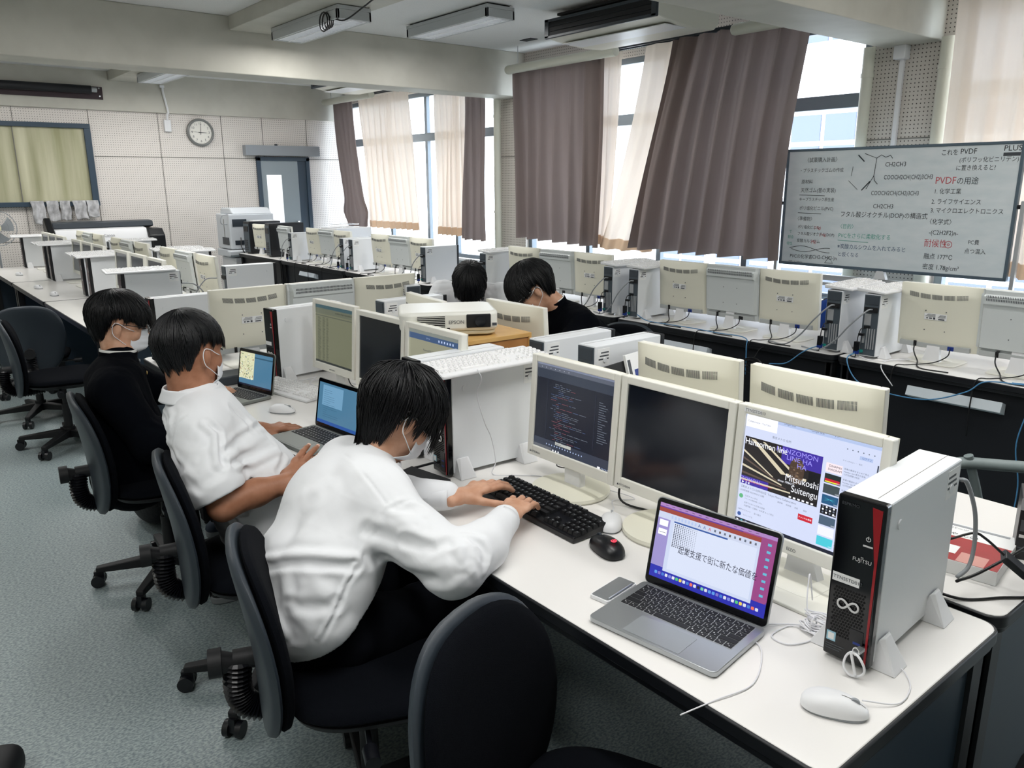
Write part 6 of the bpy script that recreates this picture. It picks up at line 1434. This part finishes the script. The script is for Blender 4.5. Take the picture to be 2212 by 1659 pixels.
def eyes(parent,org,c,M,s=1.0):
    tr=lambda p:tuple(c+M@(V3(*p)*s)-np.asarray(org)); mb=MB()
    for y in (-1,1):
        mb.tube([tr((.0925-.010*abs(k-3)/3,y*(.020+.0045*k),.001+.003*math.sin(k/6*PI))) for k in range(7)],[.0006,.0018,.0024,.0026,.0024,.0018,.0006],M_hair,6)
        mb.tube([tr((.0975-.016*abs(k-2.5)/3.5,y*(.014+.0062*k),.022+.004*math.sin(k/6*PI))) for k in range(7)],[.001,.0022,.0026,.0026,.0022,.0018,.0005],M_hair,5)
    mb.obj('brows_and_lashes',parent,smooth=180)
# ---------------------------------------------------------------- hands
def hand_field(F,w_,f,n,sgn,curl=((.35,.55,.35),)*4,spread=.05,thumb=(.55,.75,-.35),tb=.25,s=1.0,nails=None):
    # w_ wrist, f towards the fingers, n back of the hand, thumb on the side sgn*(f x n)
    f=nrm(f); n=nrm(V3(*n)-f*(V3(*n)@f)); t=np.cross(f,n)*sgn; w_=V3(*w_)
    P=lambda a,b,c:w_+(f*a+t*b+n*c)*s
    F.flat(P(-.03,0,0),P(.02,0,0),(.027*s,.019*s),(.030*s,.017*s),t,.012); F.flat(P(.02,0,0),P(.078,.0,.002),(.031*s,.015*s),(.040*s,.0125*s),t,.012)
    F.ell(P(.035,.022,-.008),(.026*s,.017*s,.014*s),np.stack([f,t,n],1),.012)
    base=[(.084,.030),(.089,.010),(.085,-.010),(.077,-.029)]; lens=[(.043,.026,.021),(.047,.030,.022),(.043,.028,.021),(.034,.021,.019)]; rad=[.0088,.009,.0086,.0078]
    for i in range(4):
        a0=P(base[i][0]-.012,base[i][1],.001); d=nrm(f+t*spread*(1.5-i)); an=0; pts=[a0]; p=a0
        F.ell(P(base[i][0]-.004,base[i][1],.007),(.011*s,.0095*s,.008*s),np.stack([f,t,n],1),.006)
        for j in range(3):
            an+=curl[i][j]; dd=d*math.cos(an)-n*math.sin(an); p=p+dd*lens[i][j]*s+(d*.012*s if j==0 else 0); pts.append(p)
        r=rad[i]*s; F.cone(pts[0],pts[1],r*1.12,r*1.05,.006); F.cone(pts[1],pts[2],r*1.05,r*.95,.0025); F.cone(pts[2],pts[3],r*.95,r*.78,.0025)
        if nails is not None:
            nn=n*math.cos(an)+d*math.sin(an); nails.append((pts[3]+nn*r*.62,nrm(dd),nn,r*.72))
    b0=P(.020,.026,-.006); d=nrm(f*thumb[0]+t*thumb[1]+n*thumb[2]); p1=b0+d*.040*s; d2=nrm(d+f*tb*1.2-n*.05); p2=p1+d2*.034*s; d3=nrm(d2+f*tb); p3=p2+d3*.026*s
    F.cone(b0,p1,.0145*s,.0115*s,.012); F.cone(p1,p2,.0112*s,.0102*s,.003); F.cone(p2,p3,.0102*s,.0085*s,.003)
    if nails is not None: nails.append((p3+nrm(n*.8+t*.35)*.0066*s,nrm(d3),nrm(n*.8+t*.35),.0066*s))
def make_nails(parent,org,nails):
    mb=MB()
    for p,d,n,r in nails:
        t=np.cross(d,n); T=Matrix((Vector(d),Vector(t),Vector(n))).transposed().to_4x4(); T.translation=Vector(p-np.asarray(org))
        mb.puffy(superell(r*2.3,r*1.75,2.6,14),r*.22,None,T,None,3,2.0,.3)
    mb.obj('fingernails',parent,M_nail,smooth=180)
def collar_band(parent,org,c,axis,side,r1,r2,h,m,name='collar',lean=.2,gap=.35,fold=True):
    # standing collar with a folded leaf round the neck: c ring centre, axis up the neck
    ax=nrm(axis); sd=nrm(V3(*side)-ax*(V3(*side)@ax)); fw=np.cross(sd,ax); mb=MB()   # fw: throat side
    def ring(u,rr,z): a=gap/2+(2*PI-gap)*u; return c+ax*z+(fw*math.cos(a)*rr[0]+sd*math.sin(a)*rr[1])
    def fn(u,v):
        if not fold or v<.45: z=h*(v/.45 if fold else v); rr=(r1*(1-.06*(v if fold else 0)),r2*(1-.06*(v if fold else 0)))
        else:
            t=(v-.45)/.55; z=h*(1+.12*math.sin(min(1,t*3)*PI))-h*1.12*t*(1+.45*max(0,abs(2*u-1)-.78)/.22); rr=(r1*(1-.06)+.004+.016*t,r2*(1-.06)+.004+.018*t)
        return tuple(ring(u,rr,z)-np.asarray(org))
    mb.grid(fn,48,14); o=mb.obj(name,parent,m,smooth=180); so=o.modifiers.new('t','SOLIDIFY'); so.thickness=.0025; so.offset=0; return o
def cuff(parent,org,p,d,r,L,m,name='cuff',flat=.85,side=(0,0,1)):
    d=nrm(d); s=nrm(V3(*side)-d*(V3(*side)@d)); t=np.cross(d,s); mb=MB()
    mb.grid(lambda u,v:tuple(V3(*p)+d*(L*v)+(s*math.cos(2*PI*u)*r*flat+t*math.sin(2*PI*u)*r)*(1-.06*v)-np.asarray(org)),32,4)
    o=mb.obj(name,parent,m,smooth=180); so=o.modifiers.new('t','SOLIDIFY'); so.thickness=.003; so.offset=-1; return o
def legs(parent,org,pel,knees,feet,m,seed,seat_r=.15,sh=M_blackm,shoe=True):
    F=Field(); F.noise=folds(seed,.006,.10)
    F.ell(pel,(seat_r*.95,seat_r*1.12,.12),None,.03)
    for k,(kn,ft) in enumerate(zip(knees,feet)):
        hp=V3(*pel)+V3(.03,(-.09,.09)[k],-.01); F.cone(hp,kn,.090,.068,.05); F.cone(kn,V3(*ft)+V3(0,0,.08),.064,.055,.03)
    mesh_field(F,.010,'trousers',m,parent,org)
    if shoe:
        for ft in feet:
            b=MB(); o_=[(x+.05,y) for x,y in superell(.27,.098,2.6,30)]; b.puffy(o_,.055,None,Matrix.Translation(V3(*ft)-np.asarray(org)+V3(0,0,.035)),None,6,2.2,.5); b.obj('shoe',parent,sh,smooth=180)
            b=MB(); b.prism([(x+ft[0]-org[0],y+ft[1]-org[1]) for x,y in o_],.0,.03); b.obj('shoe_sole',parent,mat('grey_shoe_sole',(120,124,128),.6),bevel=.006)
# ======================== the typing pupil ========================
def pupil_typing():
    org=V3(.78,1.72,0); t=thing('person','person in long sleeved white shirt, mask and glasses leaning over the black keyboard, typing','person',tuple(org))
    c=V3(1.062,1.792,1.005); M=rotm(R(-4),R(34),R(2)); nk=V3(.985,1.80,.905)
    F=Field(); head_field(F,c,M,nk,1.0,.050)
    F.flat((.80,1.75,.66),(.94,1.80,.85),(.11,.07),(.13,.065),(0,1,0)); 
    LS,RS=V3(.965,1.955,.845),V3(.93,1.635,.835); RE,RW=V3(.972,1.405,.742),V3(1.192,1.492,.770); LE,LW=V3(.985,1.955,.745),V3(1.192,1.712,.757)
    F.cone(LS,RS,.045,.045,.03)
    F.chain([RS,RE,RW],[.042,.034,.024],.02); F.chain([LS,LE,LW],[.042,.034,.024],.02)
    nails=[]
    hand_field(F,LW,(.125,-.0,.012),(-.06,.03,1),1,((.12,.36,.30),(.10,.40,.34),(.12,.42,.36),(.16,.42,.36)),.05,(.62,.62,-.28),.25,1.0,nails)
    hand_field(F,RW,(.105,.058,.002),(-.10,-.10,1),-1,((.18,.62,.42),(.14,.58,.42),(.12,.50,.40),(.12,.40,.36)),.06,(.6,.55,-.5),.3,1.0,nails)
    mesh_field(F,.0026,'body',M_skin,t,org); make_nails(t,org,nails)
    hair(t,org,c,M,1.0,3,front=.048,side=.020,back=.135,thick=.027,n=3000,shag=.014,crown=(-.42,.10),whorl=1.2,lift=.005,tip=.036,lump=.0045,short=.28)
    mask(t,org,c,M); glasses(t,org,c,M,1.0,M_chrome); eyes(t,org,c,M)
    S=Field(); S.noise=folds(11,.0030,.17,(1,.7,.8))
    S.flat((.72,1.71,.575),(.76,1.735,.66),(.195,.135),(.19,.135),(.1,1,0),.05); S.flat((.76,1.735,.66),(.90,1.79,.82),(.19,.135),(.195,.110),(0,1,0),.05)
    S.cone(RS+V3(-.01,.04,.0),LS+V3(-.01,-.04,.01),.078,.080,.05); S.ell((.86,1.79,.80),(.13,.16,.11),None,.05); S.cone((.95,1.80,.87),(.975,1.80,.895),.068,.058,.03)
    S.chain([RS+V3(-.02,.02,-.02),RE+V3(-.01,.0,-.004),V3(1.06,1.425,.752),RW+V3(-.02,-.012,0)],[.088,.068,.056,.041],.035)
    S.chain([LS+V3(-.0,.0,-.02),LE,V3(1.08,1.84,.752),LW+V3(-.022,.026,0)],[.080,.064,.052,.041],.03)
    # seams and pulls
    S.cutn((.685,1.66,.548),(.55,0,-.83),.30)
    for p_,w_,d in ((((0.948,1.555,0.867),(0.883,1.559,0.861),(0.839,1.572,0.814),(0.805,1.573,0.775),(0.782,1.554,0.744)),0.006,-0.005),
      (((0.939,1.548,0.867),(0.876,1.558,0.856),(0.835,1.576,0.807),(0.797,1.57,0.771),(0.776,1.553,0.744)),0.005,0.005),
      (((0.881,1.789,0.937),(0.87,1.649,0.914),(0.88,1.569,0.865)),0.004,0.003),
      (((0.877,1.481,0.803),(0.911,1.408,0.802),(0.96,1.385,0.813)),0.011,0.014),
      (((0.831,1.58,0.81),(0.874,1.484,0.799),(0.895,1.422,0.791)),0.012,0.01),
      (((0.83,1.568,0.776),(0.873,1.471,0.752),(0.906,1.365,0.771)),0.014,-0.009),
      (((0.823,1.559,0.745),(0.884,1.493,0.709),(0.901,1.359,0.746)),0.014,0.009),
      (((0.961,1.389,0.814),(0.946,1.362,0.8),(0.935,1.342,0.774)),0.0092,-0.0072),
      (((0.993,1.35,0.783),(1.001,1.339,0.753)),0.00805,0.006),
      (((0.992,1.399,0.813),(1.026,1.375,0.796),(1.031,1.355,0.766),(1.005,1.34,0.736)),0.00805,-0.0072),
      (((0.997,1.381,0.806),(1.011,1.364,0.79),(1.007,1.345,0.763)),0.00805,0.0054),
      (((0.955,1.334,0.767),(0.97,1.328,0.741)),0.00805,-0.0048),
      (((0.626,1.723,0.722),(0.663,1.64,0.754),(0.714,1.581,0.757),(0.776,1.553,0.743)),0.01,0.015),
      (((0.631,1.725,0.734),(0.669,1.651,0.765),(0.72,1.592,0.77),(0.775,1.56,0.755)),0.012,-0.01),
      (((0.632,1.606,0.668),(0.673,1.557,0.67),(0.715,1.536,0.673)),0.012,0.01),
      (((0.777,1.551,0.74),(0.746,1.542,0.714),(0.72,1.536,0.676),(0.667,1.535,0.602)),0.005,-0.005),
      (((0.782,1.549,0.735),(0.751,1.54,0.711),(0.725,1.534,0.673),(0.673,1.532,0.601)),0.005,0.004),
      (((0.611,1.723,0.685),(0.605,1.645,0.64),(0.611,1.6,0.604)),0.01,-0.01),
      (((0.626,1.676,0.71),(0.621,1.616,0.653),(0.629,1.571,0.611)),0.014,0.008),
      (((0.841,1.635,0.888),(0.816,1.623,0.852),(0.784,1.606,0.806)),0.028,0.008),
      (((0.739,1.72,0.841),(0.703,1.716,0.804),(0.661,1.708,0.771)),0.022,0.009),
      (((0.785,1.708,0.881),(0.732,1.683,0.819),(0.678,1.652,0.774)),0.022,-0.008),
      (((0.896,1.547,0.861),(0.938,1.511,0.853)),0.01,0.008),
      (((0.877,1.534,0.841),(0.907,1.48,0.833)),0.012,-0.008),
      (((0.638,1.611,0.685),(0.661,1.622,0.738)),0.012,0.007),
      (((0.672,1.595,0.727),(0.697,1.555,0.7),(0.7,1.533,0.649)),0.016,-0.007),
      (((0.903,1.684,0.933),(0.906,1.622,0.914),(0.904,1.576,0.88)),0.02,0.006),
      (((0.925,1.822,0.942),(0.832,1.748,0.92),(0.778,1.719,0.88)),0.022,0.006)): S.fold(p_,w_,d)
    mesh_field(S,.0045,'shirt',M_shirt,t,org)
    collar_band(t,org,nk+V3(-.018,0,-.028),(c-nk)*.6+V3(0,0,.05),(0,1,0),.074,.070,.034,M_shirt,gap=.7)
    cuff(t,org,RW+V3(-.072,-.040,0),RW-V3(1.06,1.425,.752),.041,.062,M_shirt); cuff(t,org,LW+V3(-.066,.064,-.0),LW-V3(1.08,1.84,.752),.041,.068,M_shirt)
    legs(t,org,(.78,1.72,.50),((1.16,1.60,.53),(1.16,1.86,.53)),((1.12,1.58,.0),(1.10,1.88,.0)),M_trousers,5)
pupil_typing()
# ======================== the reclining pupil ========================
def pupil_reclining():
    org=V3(.86,2.50,0); t=thing('person','person in short sleeved white shirt and mask, leaning back with tanned forearm out','person',tuple(org))
    c=V3(.760,2.575,1.096); M=rotm(R(24),R(6),R(-2)); nk=V3(.742,2.555,.985)
    F=Field(); head_field(F,c,M,nk,1.03,.060); LS,RS=V3(.83,2.735,.885),V3(.705,2.385,.890); RE,RW=V3(.712,2.262,.680),V3(.915,2.240,.712); LE,LW=V3(.93,2.83,.74),V3(1.05,2.80,.722)
    F.flat((.88,2.50,.62),(.77,2.55,.88),(.11,.08),(.12,.07),(0,1,0)); F.cone(LS,RS,.05,.05,.03); F.chain([RS,RE,(RE+RW)/2+V3(0,0,.004),RW],[.052,.044,.041,.029],.02); F.chain([LS,LE,LW],[.05,.042,.028],.02)
    nails=[]; hand_field(F,RW,(.086,.050,.032),(-.40,-.75,.55),-1,((.06,.16,.12),(.04,.14,.12),(.06,.18,.14),(.16,.26,.20)),.045,(.75,-.15,-.35),.1,1.04,nails)
    hand_field(F,LW,(.09,-.02,-.005),(0,0,1),1,((.1,.4,.3),)*4,.05,(.6,.6,-.3),.2,1.0,nails)
    mesh_field(F,.0028,'body',M_skin2,t,org); make_nails(t,org,nails)
    hair(t,org,c,M,1.05,8,front=.004,side=-.006,back=.078,thick=.016,n=2400,shag=.005,crown=(-.30,0),whorl=.8)
    mask(t,org,c,M,1.03); eyes(t,org,c,M,1.03)
    S=Field(); S.noise=folds(21,.0034,.15,(1,.7,.8))
    S.flat((.90,2.44,.50),(.885,2.47,.64),(.175,.145),(.18,.15),(.35,1,0),.05); S.flat((.885,2.47,.64),(.775,2.545,.87),(.18,.145),(.185,.115),(.3,1,0),.05)
    S.cone(RS+V3(.01,.04,0),LS+V3(-.01,-.04,0),.082,.082,.05); S.cone((.745,2.555,.92),(.742,2.555,.965),.085,.070,.03)
    Sl=V3(.703,2.285,.735); S.chain([RS+V3(0,.01,-.02),Sl],[.088,.086],.03); S.cutn(Sl+V3(.004,-.02,-.025),(-.02,-.45,-.9) if False else V3(.28,-.35,-.86),.13)
    S.chain([LS,V3(.90,2.80,.79)],[.085,.078],.03)
    for p_,w_,d in ((((0.615,2.598,0.911),(0.586,2.444,0.899)),0.008,0.008),
      (((0.658,2.376,0.948),(0.619,2.393,0.9),(0.619,2.41,0.849),(0.617,2.372,0.824)),0.006,-0.005),
      (((0.661,2.368,0.947),(0.622,2.379,0.9),(0.616,2.377,0.855),(0.617,2.348,0.831)),0.005,0.005),
      (((0.712,2.327,0.927),(0.741,2.311,0.895),(0.72,2.266,0.847),(0.719,2.237,0.812)),0.008,0.01),
      (((0.7,2.323,0.922),(0.719,2.301,0.892),(0.707,2.268,0.852),(0.702,2.24,0.818)),0.009,-0.008),
      (((0.931,2.491,0.836),(0.819,2.363,0.848),(0.733,2.268,0.844)),0.009,0.011),
      (((0.918,2.419,0.818),(0.827,2.349,0.819),(0.74,2.258,0.827)),0.009,-0.01),
      (((0.935,2.398,0.79),(0.843,2.341,0.794),(0.754,2.254,0.809)),0.009,0.01),
      (((0.943,2.376,0.77),(0.859,2.33,0.771),(0.762,2.25,0.793)),0.009,-0.009),
      (((0.958,2.369,0.753),(0.91,2.314,0.727)),0.008,0.009),
      (((0.58,2.574,0.887),(0.582,2.42,0.854),(0.618,2.354,0.782)),0.01,-0.01),
      (((0.596,2.576,0.887),(0.598,2.434,0.855),(0.619,2.312,0.803)),0.01,0.01),
      (((0.642,2.573,0.902),(0.608,2.432,0.875)),0.009,0.008),
      (((0.737,2.383,0.639),(0.753,2.348,0.618),(0.778,2.322,0.56)),0.01,0.01),
      (((0.619,2.288,0.773),(0.64,2.233,0.763),(0.696,2.227,0.801)),0.012,0.008),
      (((0.647,2.275,0.828),(0.695,2.284,0.872),(0.714,2.31,0.905)),0.012,0.007),
      (((0.82,2.421,0.933),(0.863,2.428,0.885),(0.872,2.401,0.85)),0.01,0.009),
      (((0.656,2.58,0.944),(0.638,2.424,0.937),(0.62,2.399,0.903)),0.01,-0.007)): S.fold(p_,w_,d)
    mesh_field(S,.005,'shirt',M_shirt,t,org)
    collar_band(t,org,nk+V3(0,0,-.030),(.03,0,1),(-.3,1,0),.085,.080,.036,M_shirt,gap=.8)
    legs(t,org,(.92,2.46,.47),((1.28,2.36,.52),(1.26,2.60,.52)),((.93,2.95,0),(1.22,2.64,.0)),M_trousers,6)
pupil_reclining()
# ======================== the pupil in the black jacket, left ========================
def pupil_jacket():
    org=V3(.74,3.42,0); t=thing('person','person in black stand-collar jacket, mask and glasses watching the small map laptop','person',tuple(org))
    c=V3(.765,3.50,1.062); M=rotm(R(-12),R(14),0); nk=V3(.735,3.46,.945)
    F=Field(); head_field(F,c,M,nk,1.02,.052); LS,RS=V3(.74,3.63,.84),V3(.66,3.28,.84); RE,RW=V3(.74,3.14,.64),V3(.98,3.26,.735); LE,LW=V3(.92,3.66,.73),V3(1.05,3.50,.735)
    F.flat((.72,3.42,.62),(.71,3.46,.84),(.11,.08),(.12,.07),(0,1,0)); F.cone(LS,RS,.045,.045,.03); F.chain([RS,RE,RW],[.045,.036,.025],.02); F.chain([LS,LE,LW],[.045,.036,.025],.02)
    nails=[]; hand_field(F,RW,(.09,.03,-.005),(0,0,1),-1,((.15,.5,.4),)*4,.05,(.6,.6,-.3),.2,1,nails); hand_field(F,LW,(.09,-.03,-.004),(0,0,1),1,((.15,.5,.4),)*4,.05,(.6,.6,-.3),.2,1,nails)
    mesh_field(F,.0035,'body',M_skin,t,org); make_nails(t,org,nails)
    hair(t,org,c,M,1.04,14,front=.012,side=-.004,back=.100,thick=.021,n=2400,shag=.008,crown=(-.34,0),whorl=.7,lift=.002)
    mask(t,org,c,M,1.02); glasses(t,org,c,M,1.02); eyes(t,org,c,M,1.02)
    S=Field(); S.noise=folds(31,.0035,.09)
    S.flat((.71,3.38,.46),(.71,3.40,.62),(.20,.155),(.185,.145),(0,1,0),.05); S.flat((.71,3.40,.62),(.71,3.45,.84),(.185,.14),(.185,.11),(0,1,0),.05)
    S.cone(RS+V3(.0,.03,-.01),LS+V3(.0,-.03,-.01),.080,.080,.05); S.cone((.72,3.455,.88),(.735,3.46,.935),.078,.066,.03)
    S.chain([RS,RE,RW+V3(-.02,-.01,0)],[.084,.066,.050],.03); S.chain([LS,LE,LW+V3(-.02,.01,0)],[.084,.066,.050],.03)
    mesh_field(S,.006,'jacket',M_jacket,t,org)
    collar_band(t,org,nk+V3(-.004,0,-.022),(.12,.02,1),(0,1,0),.071,.066,.036,M_jacket,'jacket_collar',gap=.35,fold=False)
    collar_band(t,org,nk+V3(-.004,0,-.012),(.12,.02,1),(0,1,0),.068,.063,.036,mat('white_celluloid',(236,236,232),.4),'collar_liner',gap=.3,fold=False)
    b=MB(); b.lathe([(.0005,.004),(.006,.003),(.009,0)],None,18,plane_T(V3(.818,3.395,.868)-org,(.3,1,0),(0,-.1,1))@Matrix.Rotation(PI,4,'Y')@Matrix.Rotation(PI,4,'Y')); b.obj('button',t,M_brass); 
    b=MB(); b.cbox(tuple(V3(.795,3.392,.925)-org),(.004,.018,.010)); b.obj('collar_badge',t,M_silver,bevel=.002)
    legs(t,org,(.74,3.42,.49),((1.14,3.30,.52),(1.14,3.56,.52)),((1.10,3.30,0),(1.12,3.58,.0)),M_trousers,7,sh=mat('navy_canvas_shoe',(30,42,58),.8))
pupil_jacket()
# ======================== two pupils bending behind the projector ========================
def pupil_bent_white():
    org=V3(3.05,4.12,0); t=thing('person','person in white shirt and glasses with bowed head behind the projector','person',tuple(org))
    c=V3(2.93,4.03,.982); M=rotm(R(-128),R(46),0); nk=V3(3.01,4.12,.955)
    F=Field(); head_field(F,c,M,nk,1.10,.050); LS,RS=V3(3.12,3.92,.915),V3(2.91,4.30,.915); F.cone(LS,RS,.045,.045,.03); F.flat((3.14,4.22,.62),(3.05,4.13,.86),(.11,.08),(.12,.07),(-.7,.7,0))
    RE,RW=V3(2.72,4.24,.74),V3(2.62,4.10,.725); LE,LW=V3(3.02,3.76,.74),V3(2.86,3.78,.725) if False else V3(2.80,3.84,.745); F.chain([RS,RE,RW],[.045,.036,.025],.02); F.chain([LS,LE,LW],[.045,.036,.025],.02)
    hand_field(F,RW,(-.09,-.02,-.005),(0,0,1),-1,((.2,.5,.4),)*4); hand_field(F,LW,(-.09,.02,-.005),(0,0,1),1,((.2,.5,.4),)*4)
    mesh_field(F,.0045,'body',M_skin,t,org)
    hair(t,org,c,M,1.12,19,front=.030,side=.006,back=.09,thick=.028,n=1500,shag=.009,crown=(-.2,0))
    glasses(t,org,c,M,1.10,M_chrome); mask(t,org,c,M,1.10); eyes(t,org,c,M,1.10)
    S=Field(); S.noise=folds(41,.005,.09); S.flat((3.16,4.22,.52),(3.15,4.20,.66),(.18,.14),(.18,.13),(-.7,.7,0),.05); S.flat((3.15,4.20,.66),(3.05,4.13,.86),(.18,.13),(.18,.11),(-.7,.7,0),.05)
    S.cone(LS,RS,.082,.082,.05); S.cone((3.05,4.15,.91),nk+V3(.02,.01,-.01),.07,.06,.03); S.chain([RS,RE,RW],[.084,.062,.042],.03); S.chain([LS,LE,LW],[.084,.062,.042],.03)
    mesh_field(S,.007,'shirt',M_shirt,t,org); collar_band(t,org,nk+V3(.02,.02,-.02),(-.25,-.25,.9),(-.7,.7,0),.070,.066,.03,M_shirt,gap=.7)
    legs(t,org,(3.12,4.20,.50),((2.86,3.88,.53),(2.74,4.10,.53)),((2.92,3.86,0),(2.80,4.12,.0)),M_trousers,8)
pupil_bent_white()
def pupil_bent_black():
    org=V3(3.02,2.98,0); t=thing('person','person in black jacket, mask and round glasses bending towards the projector','person',tuple(org))
    c=V3(2.755,3.225,1.055); M=rotm(R(152),R(38),R(3)); nk=V3(2.865,3.165,.975)
    F=Field(); head_field(F,c,M,nk,1.10,.052); LS,RS=V3(2.88,2.96,.87),V3(2.93,3.32,.88); F.cone(LS,RS,.045,.045,.03); F.flat((3.10,2.98,.62),(2.94,3.12,.86),(.11,.08),(.12,.07),(.2,1,0))
    LE,LW=V3(2.66,2.86,.745),V3(2.46,2.98,.745); RE,RW=V3(2.70,3.40,.75),V3(2.50,3.32,.74); F.chain([RS,RE,RW],[.045,.036,.025],.02); F.chain([LS,LE,LW],[.045,.036,.025],.02)
    hand_field(F,RW,(-.09,-.02,-.005),(0,0,1),-1,((.2,.5,.4),)*4); hand_field(F,LW,(-.09,.02,-.005),(0,0,1),1,((.2,.5,.4),)*4)
    mesh_field(F,.004,'body',M_skin,t,org)
    hair(t,org,c,M,1.13,23,front=.038,side=.006,back=.110,thick=.028,n=2200,shag=.007,crown=(-.38,0),whorl=.5)
    glasses(t,org,c,M,1.10,M_chrome,.0012); mask(t,org,c,M,1.10); eyes(t,org,c,M,1.10)
    S=Field(); S.noise=folds(51,.004,.09); S.flat((3.14,2.93,.50),(3.10,2.97,.66),(.19,.15),(.185,.14),(.2,1,0),.05); S.flat((3.10,2.97,.66),(2.94,3.11,.86),(.185,.14),(.185,.12),(.2,1,0),.05)
    S.cone(LS,RS,.086,.084,.05); S.cone((2.93,3.13,.90),nk+V3(.012,0,-.012),.078,.064,.03); S.chain([RS,RE,RW],[.086,.066,.05],.03); S.chain([LS,LE,LW],[.086,.066,.05],.03)
    mesh_field(S,.007,'jacket',M_jacket,t,org); collar_band(t,org,nk+V3(.012,-.004,-.012),(-.45,.2,.9),(.2,1,0),.068,.064,.034,M_jacket,'jacket_collar',gap=.35,fold=False); collar_band(t,org,nk+V3(.012,-.004,-.008),(-.45,.2,.9),(.2,1,0),.064,.060,.035,mat('white_celluloid',(236,236,232),.4),'collar_liner',gap=.3,fold=False)
    G=Field(); G.chain([(3.24,2.80,.80),(3.28,2.78,.66),(3.30,2.80,.55)],[.03,.06,.05],.03); mesh_field(G,.008,'shirt_tail',M_shirt,t,org)
    legs(t,org,(3.10,2.96,.50),((2.72,2.88,.53),(2.72,3.12,.53)),((2.78,2.88,0),(2.78,3.14,.0)),M_trousers,9)
pupil_bent_black()
bpy.data.objects.remove(_fo); bpy.data.curves.remove(_fc)
